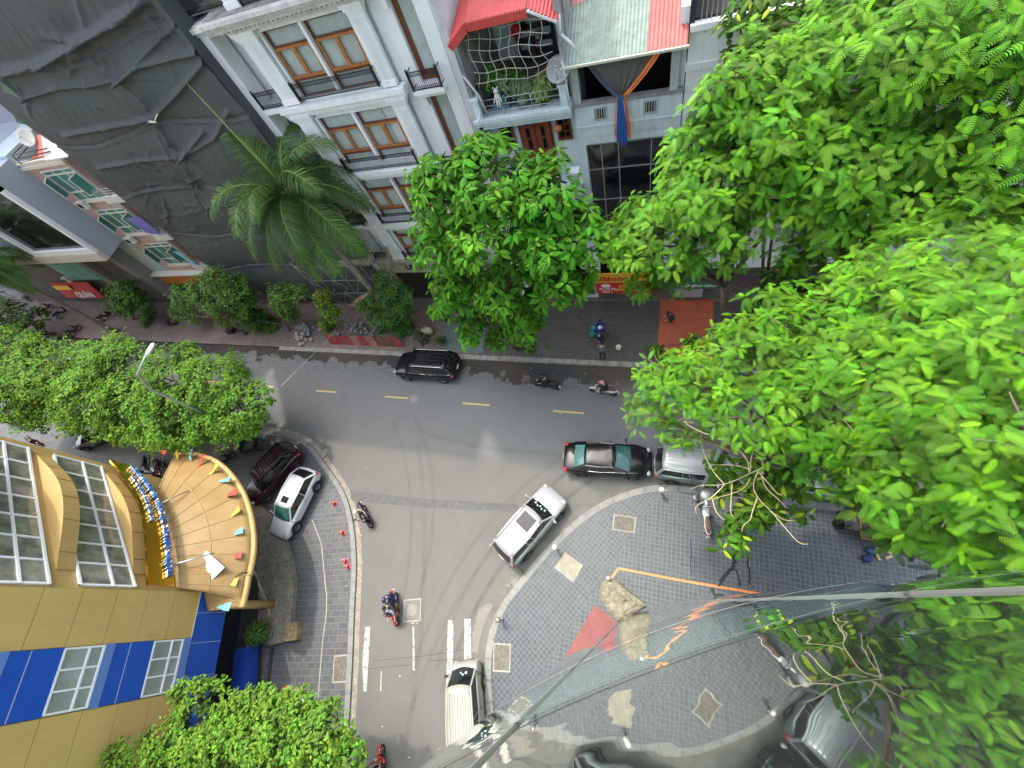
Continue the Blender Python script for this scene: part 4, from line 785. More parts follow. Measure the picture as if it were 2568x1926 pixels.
# ================================================================ yellow and blue school building with its canopy and curved gold sign
yp = M('yellow_panel', (.52, .36, .12), .45, n=(.5, .08)); yw = M('yellow_wall', (.4, .275, .1), .55, n=(1, .08)); bp = M('blue_panel', (.002, .07, .42), .45, n=(.5, .08)); seam = M('panel_joint', (.55, .55, .5), .6); dseam = M('dark_joint', (.2, .14, .05), .7)
wf = M('white_frame', (.72, .75, .76), .4); fg = M('frosted_glass', (.24, .28, .26), .12, n=(.8, .3), spec=.7)
weather(yp, .75, .3, (3, 3, .3)); weather(yw, .7, .35); weather(bp, .7, .25)
Cn = Vector((-20.96, -3.81, 0)); Ln = Vector((-28.1, 1.1, 0)); ud = (Ln - Cn).normalized(); LU = (Ln - Cn).length; nd = Vector((-ud.y, ud.x, 0)); nd = nd if nd.y > 0 else -nd
sd = Vector((.33, -.944, 0)).normalized(); ns = Vector((.944, .33, 0)).normalized(); UZ = Vector((0, 0, 1))
ye = empty('school_building', (-30, -12, 0), 'yellow school building with blue panel bands, long windows and a fan-shaped canopy', 'building')
def blk(m, O, u, n, u0, u1, z0, z1, d0, d1):
    P = [O + u * a + n * b for a, b in ((u0, d0), (u1, d0), (u1, d1), (u0, d1))]; m.prism([(p.x, p.y) for p in P], z0, z1)
m = MB(); W_ = Cn + sd * 45
m.prism([(Cn.x, Cn.y), (Ln.x, Ln.y), (-75, -1.2), (-75, -45), (W_.x, W_.y)], 5.2, 20); m.build('wall', yw, ye, top=ye)
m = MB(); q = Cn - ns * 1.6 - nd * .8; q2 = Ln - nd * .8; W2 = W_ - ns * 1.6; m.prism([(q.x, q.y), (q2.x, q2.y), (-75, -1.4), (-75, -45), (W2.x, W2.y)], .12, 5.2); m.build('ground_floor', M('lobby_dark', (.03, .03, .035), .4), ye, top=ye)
m = MB(); blk(m, Cn, ud, nd, .05, LU, 4.3, 5.2, -.8, -.003); m.build('lintel', yw, ye, top=ye)
# side face: panel cladding
for u0, u1, mt, nm in ((0.0, 2.0, yp, 'yellow_cladding'), (4.14, 30, yp, 'yellow_cladding')):
    m = MB(); 
    for k in range(12):
        z = 5.22 + 1.3 * k; blk(m, Cn, sd, ns, u0 + .01, u1, z + .012, min(z + 1.288, 19.9), .0, .035)
    m.build(nm, mt, ye, top=ye)
m = MB(); blk(m, Cn, sd, ns, 0, 30, 5.2, 20, -.02, .012); m.build('joint_backing', M('joint_brown', (.22, .15, .06), .8), ye, top=ye)
m2 = MB()
for k in range(5):
    z0 = 7.02 + 3.4 * k; z1 = z0 + 1.95; m = MB()
    blk(m, Cn, sd, ns, 2.02, 4.12, z0 + .01, z0 + .98, .0, .06); blk(m, Cn, sd, ns, 2.02, 4.12, z0 + 1.01, z1, .0, .06); blk(m2, Cn, sd, ns, 2.02, 4.12, z0 + .98, z0 + 1.01, .02, .055); m.build('blue_cladding', bp, ye, top=ye)
m2.build('blue_joint', seam, ye, top=ye)
def grid_window(O, u, n, u0, u1, z0, z1, cols, rows, d=.0, name='window', fr=.07, deep=.12, glass=fg):
    m = MB()
    for x in [lerp(u0, u1 - fr, c) for c in cols]: blk(m, O, u, n, x, x + fr, z0, z1, d, d + .07)
    for z in [lerp(z0, z1 - fr, r) for r in rows]: blk(m, O, u, n, u0, u1, z, z + fr, d + .003, d + .085)
    w_ = m.build(name, wf, ye, top=ye); g = MB(); blk(g, O, u, n, u0 + .01, u1 - .01, z0 + .01, z1 - .01, d - .02, d + .03); g.build('pane', glass, w_, top=ye); return w_
for k in range(4):
    z0 = 5.6 + 3.4 * k; grid_window(Cn, sd, ns, 2.03, 4.1, z0 + .0, z0 + 1.42, (0, .34, .67, 1), (0, .38, 1), d=-.0)
    m = MB(); blk(m, Cn, sd, ns, 2.0, 4.14, z0 - .36, z0 - .02, 0, .09); m.build('window_ledge', M('light_blue_panel', (.1, .2, .5), .4), ye, top=ye)
m = MB(); m2 = MB(); us = [0.0, .95, 2.25, 3.65, 5.05, 6.5, 7.9, 9.3, 10.7, 12.1, 13.5, 15, 17, 19]
for a, b in zip(us, us[1:]): blk(m, Cn, sd, ns, a + .014, b - .014, 3.5, 5.2, -1.0, .05)
m.build('blue_band', bp, ye, top=ye); blk(m2, Cn, sd, ns, 0, 19, 3.5, 5.2, -.9, .035); blk(m2, Cn, sd, ns, 0, 19, 5.2, 5.235, 0, .055); m2.build('band_joint', seam, ye, top=ye)
# corner face towards the junction: windows, bulging ledges
cgl = M('room_glass', (.05, .055, .045), .06, n=(1.1, .8), col2=(.34, .34, .28), spec=.8)  # pale mottling in the glass colour stands for reflections and curtains
for k, z0 in enumerate((8.4, 11.55, 14.7)):
    grid_window(Cn, ud, nd, .1, 8.25, z0, z0 + 2.2, [i / 7 for i in range(8)], (0, .42, 1), d=.01, fr=.09, glass=cgl)
def crescent(name, z0, z1, a, b, bulge, d0, mat, n=40, joints=True, dz=0):
    m = MB(); m.smooth = False; P = []
    for i in range(n + 1): t = i / n; P.append(Cn + ud * lerp(a, b, t) + nd * (d0 + bulge * math.sin(math.pi * t) ** 1.15))
    Q = [Cn + ud * b, Cn + ud * a]
    m.prism([(p.x, p.y) for p in P + Q], z0, z1); o = m.build(name, mat, ye, top=ye)
    if joints:
        for t in (.12, .3, .48, .66, .84):
            j = MB(); p = P[int(t * n)]; o_ = nd * .004; j.box((p.x + o_.x, p.y + o_.y, (z0 + z1) / 2), (.02, .03, z1 - z0 + .006), rz=math.atan2(nd.y, nd.x) + .3 * (t - .5)); j.build('ledge_joint', dseam, o, top=ye)
    return o
for z in (7.75, 10.65, 13.8): crescent('ledge', z, z + .62 if z > 8 else 8.35, .9, 7.9, .8 if z > 8 else .6, .05, yw)
m = MB()
for k in range(4): blk(m, Cn, ud, nd, .02, LU - .02, 4.62 + .55 * k, 4.63 + .55 * k, 0, .006)
m.build('wall_joint', dseam, ye, top=ye)
m = MB(); blk(m, Cn, ud, nd, LU - 1.1, LU - .02, 4.75, 4.95, 0, .012); m.build('blue_stripe', bp, ye, top=ye)
# gold sign band
sg = empty('gold_sign', tuple(Cn + ud * 4.3 + nd * 1.0 + UZ * 6.8), 'curved polished gold sign band with raised blue and white letters above the canopy', 'sign')
gold = M('polished_gold', (.7, .4, .03), .16, 1, b=(2.5, .12, .05)); NS = 60
def sp(u): t = u / LU; return Cn + ud * u + nd * (.3 + .75 * math.sin(math.pi * min(max(t, 0), 1)) ** 1.1)
m = MB(); m.smooth = True; A = [sp(LU * i / NS) for i in range(NS + 1)]; V = []
for p in A: V += [p + UZ * 6.85, p + UZ * 8.1]
m.add(V, [[2 * i, 2 * i + 1, 2 * i + 3, 2 * i + 2] for i in range(NS)]); m.smooth = False
for i in range(NS): a, b = A[i], A[i + 1]; m.quad(a + UZ * 8.1, a + UZ * 8.1 - nd * .1, b + UZ * 8.1 - nd * .1, b + UZ * 8.1)
m.build('band', gold, sg, top=sg)
def bend_text(txt, size, u0, z0, fit, depth, name):
    me = text_mesh(txt, size, depth); wd = max(v.co.x for v in me.vertices); k = fit / wd
    for v in me.vertices:
        u = u0 + v.co.x * k; p = sp(u) + UZ * (z0 + v.co.y) + nd * (depth / 2 + v.co.z + .02); v.co = p - Vector(sg.location)
    me.materials.clear(); me.materials.append(M('letter_blue', (.04, .2, .55), .35)); me.materials.append(M('letter_side', (.75, .73, .62), .5)); me.update()
    for p in me.polygons: p.material_index = 1 if p.normal.z > .45 else 0
    o = bpy.data.objects.new(name, me); C.objects.link(o); o.parent = sg
bend_text('TRƯỜNG ĐẠI HỌC TÀI CHÍNH - NGÂN HÀNG HÀ NỘI', .42, .35, 7.0, 7.9, .13, 'lettering'); bend_text('BỘ GIÁO DỤC VÀ ĐÀO TẠO', .26, 3.3, 7.64, 3.6, .09, 'small_lettering')
for u in (1.6, 5.3, 7.6): m = MB(); p = sp(u); m.bar(p + UZ * 7.4, Cn + ud * u + UZ * 7.4, .035); m.build('strut', wf, sg, top=sg)
# canopy
def gi(t, *q, z=4.5): return [G(t, x, y, z) for x, y in q]
outer = gi('i', (1380, 600), (1500, 588), (1650, 622), (1760, 690), (1850, 790), (1930, 920), (1980, 1080), (2005, 1250), (2000, 1400), (1962, 1580)) + gi('m', (1965, 110), (1945, 240), (1910, 390))
ocv = smooth([(p.x, p.y) for p in outer], 2)
ca = empty('canopy', (-24, 0, 4.2), 'fan-shaped yellow entrance canopy with rounded rim and radiating seams', 'canopy')
inn = [Cn + ns * .06 + sd * .9 + nd * .05, Cn + nd * .03, Ln + nd * .03]; b_ = G('i', 1262, 790, 4.5)
poly = ocv + [(inn[0].x, inn[0].y), (inn[1].x, inn[1].y), (inn[2].x, inn[2].y)]
cm_ = NB('canopy_skin'); c_ = cm_.mix(cm_.rng(cm_.noise(.9, 5, .7), .4, .7), (.24, .15, .048), (.3, .2, .078)); c_ = cm_.mix(cm_.rng(cm_.noise(3.5, 6, .75), .6, .72, 0, .5), c_, (.24, .13, .045)); cm_.out(c_, .5, cm_.noise(2), .1, .02)
Q_ = G('m', 1640, 420, 4.7); NR = len(ocv); inner = []
for i in range(NR):
    t = i / (NR - 1); inner.append(Cn + ud * (5.8 * (1 - t / .93)) + nd * (.12 + .5 * math.sin(math.pi * min(1, max(0, (5.8 * (1 - t / .93)) / LU)))) + UZ * 6.6 if t <= .93 else (Cn + ns * .05 + nd * .05 + UZ * 5.15 if t < .975 else Q_))
def shell(i, w): a = inner[i]; b = Vector((*ocv[i], 4.45)); p = a.lerp(b, w); p.z += .06 * math.sin(math.pi * w); return p
ROWS = 10; m = MB(); m.smooth = True; V = [shell(i, k / ROWS) for i in range(NR) for k in range(ROWS + 1)]; m.add(V, [[i * (ROWS + 1) + k, i * (ROWS + 1) + k + 1, (i + 1) * (ROWS + 1) + k + 1, (i + 1) * (ROWS + 1) + k] for i in range(NR - 1) for k in range(ROWS)]); dk_ = m.build('deck', cm_.m, ca, top=ca); sd_m = dk_.modifiers.new('t', 'SOLIDIFY'); sd_m.thickness = .16; sd_m.offset = 1
m = MB(); m.smooth = True; m.tube([(p[0], p[1], 4.4) for p in ocv], .15, 12); m.build('rim', yw, ca, top=ca)
for q in range(13):
    i = int((q + .5) / 13 * (NR - 1)); m = MB(); m.tube([shell(i, k / ROWS) + UZ * .012 for k in range(ROWS + 1)], .022, 4); m.build('seam', M('seam_yellow', (.34, .23, .085), .6), ca, top=ca)
m = MB(); m.tube([shell(i, .48) + UZ * .012 for i in range(NR)], .02, 4); m.build('ring_seam', M('seam_yellow'), ca, top=ca)
bz = [G('i', x, y, z) for x, y, z in ((1640, 1362, 5.75), (1785, 1495, 5.4), (1625, 1655, 5.6), (1505, 1530, 6.0))]; m = MB(); m.add(bz + [p + UZ * .05 for p in bz], [[3, 2, 1, 0], [4, 5, 6, 7], [0, 1, 5, 4], [1, 2, 6, 5], [2, 3, 7, 6], [3, 0, 4, 7]])
solo(m, 'loose_board', M('panel_white', (.5, .53, .55), .5), 'square white board lying loose on the yellow canopy', 'board', loc=tuple(bz[0]))
for (a, b, lb) in (((1235, 1005), (1495, 885), 'slanted grey pole from the middle of the gold sign to the canopy'), ((1345, 1480), (1700, 1380), 'slanted grey pole beside the white board on the canopy')):
    m = MB(); m.tube([G('i', *a, 6.95), G('i', *b, 5.75)], .035, 8); solo(m, 'support_pole', M('galvanised'), lb, 'pole', loc=tuple(G('i', *b, 5.7)))
# bunting round the rim
bu = empty('bunting', (-22, 1, 4.6), 'string of small red, yellow and blue pennants along the canopy rim', 'bunting')
flags = [('i', 1290, 575, 0), ('i', 1400, 590, 1), ('i', 1505, 605, 2), ('i', 1590, 650, 0), ('i', 1685, 725, 1), ('i', 1780, 800, 2), ('i', 1815, 920, 0), ('i', 1850, 1070, 1), ('i', 1865, 1230, 2), ('i', 1860, 1410, 0), ('i', 1820, 1610, 1), ('m', 1765, 385, 2)]
fc = [M('pennant_red', (.62, .02, .02), .6), M('pennant_yellow', (.7, .55, .04), .6), M('pennant_blue', (.1, .4, .5), .6)]; random.seed(8); tips = []
for t, x, y, c in flags:
    p = G(t, x, y, 4.95); rim = min(ocv, key=lambda q: (q[0] - p.x) ** 2 + (q[1] - p.y) ** 2); rp_ = Vector((rim[0], rim[1], 4.8)); tips.append(rp_); d = (p - rp_); d.z = 0; d = d.normalized() if d.length > .05 else -nd
    s = Vector((-d.y, d.x, 0)); m = MB(); L = .78; w0 = .2; V = []
    for i in range(6):
        q = p - d * (L / 2) + d * (L * i / 5); hw = w0 * (1 - i / 5 * .85); z = .06 * math.sin(i * 1.3 + x); V += [q + s * hw + UZ * (z + .04 * math.sin(i)), q - s * hw + UZ * (z - .05)]
    m.smooth = True; m.add(V, [[2 * i, 2 * i + 1, 2 * i + 3, 2 * i + 2] for i in range(5)]); m.build('pennant', fc[c], bu, top=bu)
m = MB(); m.tube(tips, .008, 4)
for t_, (t, x, y, c) in zip(tips, flags): m.tube([t_, G(t, x, y, 4.95)], .006, 4)
m.build('string', M('string', (.25, .2, .15), .8), bu, top=bu)
# rough stone planter, pillar, blue counter under the canopy
rock = NB('rough_rock'); r1 = rock.noise(3.2, 8, .75, dist=1.2); c_ = rock.mix(rock.rng(r1, .35, .65), (.11, .09, .068), (.33, .29, .23)); rock.out(c_, .85, r1, .9, .08)
pl = gi('j', (90, 1000), (170, 1010), (255, 1080), (310, 1180), (345, 1250), (395, 1400), (425, 1560), (428, 1659), z=.5) + gi('n', (422, 300), (405, 500), (380, 655), (240, 690), (130, 640), (150, 420), (150, 200), (125, 0), z=.5) + gi('j', (110, 1400), (60, 1200), z=.5)
m = MB(); m.prism([(p.x, p.y) for p in pl], .1, .5); solo(m, 'stone_planter', rock.m, 'curved low wall of rough brown stone beneath the canopy edge', 'planter', loc=(-21, -2, .12))
m = MB(); m.prism([(p.x, p.y) for p in gi('n', (372, 500), (458, 505), (452, 645), (365, 660), z=.6)], .1, .6); solo(m, 'stone_block', M('ochre_rock', (.26, .2, .11), .8, n=(4, .5), b=(8, .8, .04)), 'ochre stone block at the end of the curved planter', 'stone', loc=(-19, -5.3, .12))
p = G('m', 1985, 380, 2.5); m = MB(); m.cyl((p.x - .4, p.y), .22, .12, 4.2, 24); solo(m, 'canopy_column', yw, 'round yellow column carrying the canopy', 'column', loc=(p.x, p.y, .12))
m = MB(); a = G('m', 1955, 705, .9); b = G('m', 1930, 1100, .9); m.bar(a, b, .9, .8); solo(m, 'blue_counter', M('counter_blue', (.01, .05, .3), .5), 'long blue counter in the shade below the blue panel band', 'counter', loc=tuple(G('m', 1940, 900, .5)))
m = MB(); P = [a2(G('n', x, y, .12)) for x, y in ((262, 712), (245, 800), (232, 900), (215, 1100))]; ribbon(m, offset(P, .07), offset(P, -.07), .1, .131); ribbon(m, offset(P, .17), offset(P, .1), .1, .15); struct(m, 'drain_channel', M('drain_dark', (.03, .03, .03), .6))
# ================================================================ vehicles
tyre = M('tyre_rubber', (.012, .012, .012), .85); alloy = M('alloy_rim', (.5, .5, .5), .3, .9); chrome = M('chrome', (.75, .75, .75), .12, 1)
blackp = M('black_plastic', (.02, .02, .02), .5); lampw = M('headlight_lens', (.25, .27, .28), .08, spec=.9); lampr = M('tail_lens', (.5, .01, .01), .15); plate = M('plate_white', (.7, .7, .68), .4)
wgl = M('car_glass', (.01, .014, .014), .04, n=(3, .5), spec=.9); tgl = M('teal_glass', (.015, .06, .05), .04, n=(4, .8), col2=(.05, .17, .145), spec=.9); lgl = M('pale_teal_glass', (.1, .24, .21), .05, n=(5, .3), spec=.9)
def sub(o, lv=2): md = o.modifiers.new('s', 'SUBSURF'); md.levels = lv; md.render_levels = lv; return o
def car(name, label, cat, loc, az, L=4.6, Wd=1.82, H=1.5, paint=None, hood=1.0, belt=.95, kind='suv', wb=2.7, glass=(tgl, wgl, wgl), rack=None, sun=None, wr=.34, group='cars and vans along the two streets', ribs=0, roofm=None, wiper=True, tail=None, stickers=0):
    e = empty(name, (loc[0], loc[1], loc[2] if len(loc) > 2 else 0), label, cat, group, rad(az)); h = Wd / 2
    f, r = L / 2, -L / 2
    # x stations: (x, half width, sill z, shoulder z, crown z)
    if kind == 'van': st = [(r, .86, .34, 1.0, 1.1), (r + .04, .97, .26, 1.0, 1.12), (r + .4, 1, .22, belt, belt + .02), (0, 1, .2, belt, belt + .02), (f - .75, 1, .2, belt, belt + .02), (f - .25, .97, .24, belt - .08, belt), (f - .05, .9, .3, belt - .2, belt - .12), (f, .8, .36, .6, .66)]
    elif kind == 'sedan': st = [(r, .7, .36, .72, .76), (r + .06, .86, .3, .86, .93), (r + .3, .95, .24, .93, 1.02), (r + 1.0, 1, .2, .95, 1.04), (r + 2.0, 1, .18, .93, 1.0), (f - 1.7, 1, .18, .9, .98), (f - 1.0, .985, .2, .84, .93), (f - .4, .92, .23, .74, .82), (f - .1, .8, .28, .62, .68), (f, .62, .36, .5, .55)]
    else: st = [(r, .74, .4, .8, .9), (r + .06, .88, .34, .92, 1.0), (r + .35, .97, .28, belt, belt + .08), (r + 1.0, 1, .24, belt, belt + .06), (0, 1, .22, belt - .01, belt + .04), (f - 1.5, 1, .22, belt - .03, belt + .04), (f - .9, .99, .24, hood - .1, hood), (f - .35, .94, .27, hood - .2, hood - .08), (f - .08, .83, .32, hood - .34, hood - .24), (f, .66, .4, .52, .58)]
    m = MB(); m.smooth = True; rings = []
    for x, w, zl, zs, zc in st:
        w *= h; half = [(0, zl), (w * .86, zl), (w * .98, zl + .1), (w, lerp(zl, zs, .5)), (w * .985, zs - .09), (w * .93, zs), (w * .72, lerp(zs, zc, .6)), (0, zc)]
        rings.append([(x, y, z) for y, z in half] + [(x, -y, z) for y, z in half[-2:0:-1]])
    m.loft(rings[::-1]); sub(m.build('body', paint, e))
    # greenhouse
    if kind == 'van': xb0, xb1, xt0, xt1 = r + .03, f - .35, r + .14, f - .95
    elif kind == 'sedan': xb0, xb1, xt0, xt1 = r + .62, f - 1.22, r + 1.32, f - 2.0
    elif kind == 'hatch': xb0, xb1, xt0, xt1 = r + .18, f - 1.1, r + .75, f - 1.85
    else: xb0, xb1, xt0, xt1 = r + .12, f - 1.15, r + .45, f - 1.75
    wbm, wt = h * .9, h * (.74 if kind != 'van' else .86); zb = belt - .02; zt = H - .05
    B = [Vector((xb0, -wbm * .92, zb)), Vector((xb1, -wbm * .9, zb - .02)), Vector((xb1, wbm * .9, zb - .02)), Vector((xb0, wbm * .92, zb))]
    Bm = [Vector((lerp(xb0, xb1, .5), -wbm, zb)), Vector((lerp(xb0, xb1, .5), wbm, zb))]
    Tp = [Vector((xt0, -wt * .92, zt)), Vector((xt1, -wt * .93, zt - .02)), Vector((xt1, wt * .93, zt - .02)), Vector((xt0, wt * .92, zt))]; Tm = [Vector((lerp(xt0, xt1, .5), -wt, zt + .01)), Vector((lerp(xt0, xt1, .5), wt, zt + .01))]
    def bow(m, a, b, c, d, out, n=8):
        m.smooth = True; V = []
        for j in range(5):
            for i in range(n + 1):
                p = a.lerp(b, i / n).lerp(d.lerp(c, i / n), j / 4); V.append(p + Vector((out * math.sin(math.pi * i / n), 0, .02 * math.sin(math.pi * j / 4))))
        m.add(V, [[j * (n + 1) + i, j * (n + 1) + i + 1, (j + 1) * (n + 1) + i + 1, (j + 1) * (n + 1) + i] for j in range(4) for i in range(n)])
    m = MB(); bow(m, B[1], B[2], Tp[2], Tp[1], .12); ws = m.build('windscreen', glass[0], e)
    m = MB(); bow(m, B[3], B[0], Tp[0], Tp[3], -.08); m.build('rear_window', glass[1], e)
    for k, (b0, bm, b1, t0, tm, t1) in enumerate(((B[0], Bm[0], B[1], Tp[0], Tm[0], Tp[1]), (B[3], Bm[1], B[2], Tp[3], Tm[1], Tp[2]))):
        m = MB(); m.add([b0, bm, b1, t1, tm, t0], [[0, 1, 4, 5], [1, 2, 3, 4]] if k == 0 else [[5, 4, 1, 0], [4, 3, 2, 1]]); m.build('side_window', glass[2], e)
        p = MB(); s = (-1, 1)[k]; o = Vector((0, s * .012, 0))
        p.bar(b1 + o, t1 + o, .075, .05); p.bar(b0 + o, t0 + o, .14 if kind != 'sedan' else .2, .05)
        for q in ((.42,) if kind in ('sedan', 'hatch') else (.3, .62)): p.bar(b0.lerp(b1, q).lerp(bm, .6) + o, t0.lerp(t1, q).lerp(tm, .6) + o, .07, .03)
        p.bar(t0 + o, tm + o, .06, .05); p.bar(tm + o, t1 + o, .06, .05); p.build('pillars', paint, e)
        if kind != 'van': c = MB(); c.bar(b0 + Vector((.15, s * .02, -.005)), bm + o * 2, .012, .02); c.bar(bm + o * 2, b1 + Vector((-.1, s * .02, -.005)), .012, .02); c.build('window_trim', chrome, e)
    m = MB(); m.smooth = True; V = []; nx, ny = 10, 8
    for i in range(nx + 1):
        for j in range(ny + 1):
            a = i / nx; b = j / ny * 2 - 1; wx = lerp(wt, wt * .93, abs(a - .5) * 2) * 1.02; V.append((lerp(xt0 - .03, xt1 + .02, a) + (.1 if a > .5 else -.06) * (1 - b * b) * (abs(a - .5) * 2) ** 4, b * wx, zt + .055 * (1 - b ** 4) * (1 - (abs(a - .5) * 2) ** 6 * .6) + .005))
    m.add(V, [[i * (ny + 1) + j, (i + 1) * (ny + 1) + j, (i + 1) * (ny + 1) + j + 1, i * (ny + 1) + j + 1] for i in range(nx) for j in range(ny)]); ro = m.build('roof', roofm or paint, e)
    md = ro.modifiers.new('t', 'SOLIDIFY'); md.thickness = .05
    if ribs:
        m = MB()
        for k in range(ribs): y = lerp(-wt * .72, wt * .72, k / (ribs - 1)); m.bar((lerp(xt0, xt1, .04), y, zt + .066), (lerp(xt0, xt1, .56 if kind != 'van' else .95), y, zt + .07), .05, .03)
        m.build('roof_ribs', roofm or paint, ro)
    if sun: m = MB(); a, b, w_ = sun; m.box((lerp(xt0, xt1, (a + b) / 2), 0, zt + .058), (abs(b - a) * (xt1 - xt0), w_ * 2 * wt, .012)); m.build('sunroof', M('sunroof_glass', (.02, .02, .025), .12, spec=.3), ro)
    if rack:
        m = MB()
        for s in (-1, 1): m.tube([(lerp(xt0, xt1, .03), s * wt * .93, zt + .04), (lerp(xt0, xt1, .1), s * wt * .93, zt + .1), (lerp(xt0, xt1, .9), s * wt * .93, zt + .1), (lerp(xt0, xt1, .98), s * wt * .93, zt + .04)], .022, 6)
        if rack == 'basket':
            for k in range(9): x = lerp(xt0 + .55, xt1 - .2, k / 8); m.bar((x, -wt * .85, zt + .13), (x, wt * .85, zt + .13), .035)
            for y in (-.85, -.4, 0, .4, .85): m.bar((xt0 + .55, y * wt, zt + .14), (xt1 - .2, y * wt, zt + .14), .03)
        elif rack == 'bars':
            for k in range(4): y = lerp(-.55, .55, k / 3) * wt; m.bar((lerp(xt0, xt1, .1), y, zt + .07), (lerp(xt0, xt1, .45), y, zt + .07), .03, .015)
        m.build('roof_rack', blackp if rack == 'basket' else chrome, ro)
    wx = (-wb / 2, wb / 2)
    for x in wx:
        for s in (-1, 1):
            a = MB(); a.smooth = True; n = 16; P = [(x + (wr + .06) * math.cos(t), s * (h - .012), wr + (wr + .06) * math.sin(t)) for t in [math.pi * k / n for k in range(n + 1)]]
            a.tube(P, .03, 5); a.add([(x, s * (h + .004), wr)] + [(p[0], s * (h + .004), p[2]) for p in P], [[0, k, k + 1] for k in range(1, n + 1)]); a.build('wheel_arch', blackp, e)
            w = MB(); w.smooth = True; prof = [(wr * .62, .1), (wr * .93, .1), (wr, .07), (wr, -.07), (wr * .93, -.1), (wr * .62, -.1)]; n = 24
            w.loft([[(x + q * math.cos(2 * math.pi * k / n), s * (h - .075) + d, wr + q * math.sin(2 * math.pi * k / n)) for q, d in prof] for k in range(n)] + [[(x + q, s * (h - .075) + d, wr) for q, d in prof]], caps=False)
            wo = w.build('wheel', tyre, e); rm_ = MB(); c = Vector((x, s * (h + .012), wr)); rm_.add([c + Vector((wr * .62 * math.cos(2 * math.pi * k / 20), -s * .035, wr * .62 * math.sin(2 * math.pi * k / 20))) for k in range(20)], [list(range(20))], mi=1)
            for k in range(6): t = 2 * math.pi * k / 6 + .3; rm_.bar(c - Vector((0, s * .03, 0)), c + Vector((wr * .6 * math.cos(t), -s * .02, wr * .6 * math.sin(t))), .06, .03, up=(0, 1, 0))
            rm_.tube([c + Vector((wr * .62 * math.cos(2 * math.pi * k / 20), -s * .025, wr * .62 * math.sin(2 * math.pi * k / 20))) for k in range(21)], .015, 5, cap=False); rm_.build('rim', [alloy, blackp], wo)
    for s in (-1, 1):
        zf = .62 if kind != 'van' else .6; hh = hood - .2 if kind in ('suv', 'hatch') else (.66 if kind == 'sedan' else .62)
        m = MB(); m.smooth = True; m.ball((f - (.22 if kind != 'van' else .1), s * h * .72, hh), .105, 10, 8, (1.2, 1.5, .55)); m.build('headlight', lampw, e)
        m = MB(); m.ball((r + .17, s * h * .8, (.84 if kind != 'van' else .72)), .12, 10, 8, (1.0, 1.3, .8)); m.build('tail_light', tail or lampr, e)
        m = MB(); p = B[1 if s < 0 else 2]; q = Vector((p.x - .18, s * (h + .13), belt + .1)); m.ball(q, .1, 10, 7, (.65, 1.15, .75)); m.bar((p.x - .1, s * wbm * .95, belt + .02), q, .04); m.build('mirror', paint if kind != 'van' else blackp, e)
    m = MB(); m.box((f - .005, 0, .52), (.04, h * 1.1, .16)); m.build('grille', blackp, e)
    m = MB(); m.box((r + .0, 0, .78 if kind != 'van' else .62), (.02, .36, .17)); m.build('number_plate', plate, e)
    m = MB()
    for s in (-1, 1):
        for x in ((xb1 - .25, lerp(xb0, xb1, .48)) + ((xb0 + .75,) if kind != 'van' else ())): m.bar((x, s * (h * .985 + .004), .3), (x, s * (h * .965 + .004), belt - .06), .012, .012)
        for x in (lerp(xb0, xb1, .56), lerp(xb0, xb1, .27)): m.box((x, s * (h + .01), belt - .16), (.16, .02, .03))
    m.build('door_seams', blackp if paint is not blackp else chrome, e)
    if wiper: m = MB(); m.bar(B[1].lerp(B[2], .25) + Vector((.1, 0, .03)), B[1].lerp(B[2], .6).lerp(Tp[1].lerp(Tp[2], .5), .25) + Vector((.1, 0, .03)), .02, .01); m.bar(B[1].lerp(B[2], .6) + Vector((.12, 0, .03)), B[1].lerp(B[2], .9).lerp(Tp[2], .25) + Vector((.1, 0, .03)), .02, .01); m.build('wiper', blackp, e)
    if stickers:
        m = MB(); m.cm = 0
        for k in range(stickers): c = B[1].lerp(B[2], .2 + .17 * k).lerp(Tp[1].lerp(Tp[2], .5), .35 + .1 * (k % 2)) + Vector((.11, 0, .045)); m.box(c, (.1, .1, .004), ry=.6, rz=k)
        m.build('stickers', M('sticker_pale', (.45, .65, .65), .5), ws)
    return e
def paint(name, col, r=.25, met=0): return M(name, col, r, met, coat=.35 if max(col) < .1 else .6, spec=.3 if max(col) < .1 else .5, n=(.9, .04))
blkp = paint('paint_black', (.008, .008, .01), .2); whp = paint('paint_white', (.3, .312, .32)); slv = paint('paint_silver', (.2, .22, .235), .3, .25); mar = paint('paint_maroon', (.03, .008, .01), .2); bge = paint('paint_beige', (.4, .35, .26))
car('black_sedan', 'glossy black sedan parked along the plaza kerb with a glass sunroof', 'car', (-2.15, 6.85), 4, L=4.85, Wd=1.82, H=1.47, paint=blkp, kind='sedan', wb=2.77, glass=(tgl, lgl, wgl), sun=(.68, .92, .38))
car('black_car', 'big black three-row car with chrome roof rails driving on the main road', 'car', (-15.25, 12.1), 180, L=4.95, Wd=1.95, H=1.72, paint=blkp, hood=1.08, belt=1.05, wb=2.9, rack='bars', wr=.38, glass=(wgl, wgl, wgl), sun=(.45, .85, .6))
car('white_car', 'white family car with sunroof and ribbed roof rounding the plaza corner', 'car', (-5.85, 2.72), 58, L=4.6, Wd=1.85, H=1.68, paint=whp, hood=1.05, belt=1.02, wb=2.65, rack='rails', ribs=6, sun=(.6, .93, .62), wr=.36, glass=(wgl, wgl, wgl), stickers=5)
car('silver_car', 'silver people carrier with ribbed roof parked nose-away behind the black sedan', 'car', (2.55, 6.98), 0, L=4.4, Wd=1.76, H=1.75, paint=slv, hood=1.05, belt=1.05, wb=2.55, ribs=6, glass=(wgl, wgl, wgl), tail=M('tail_lens'))
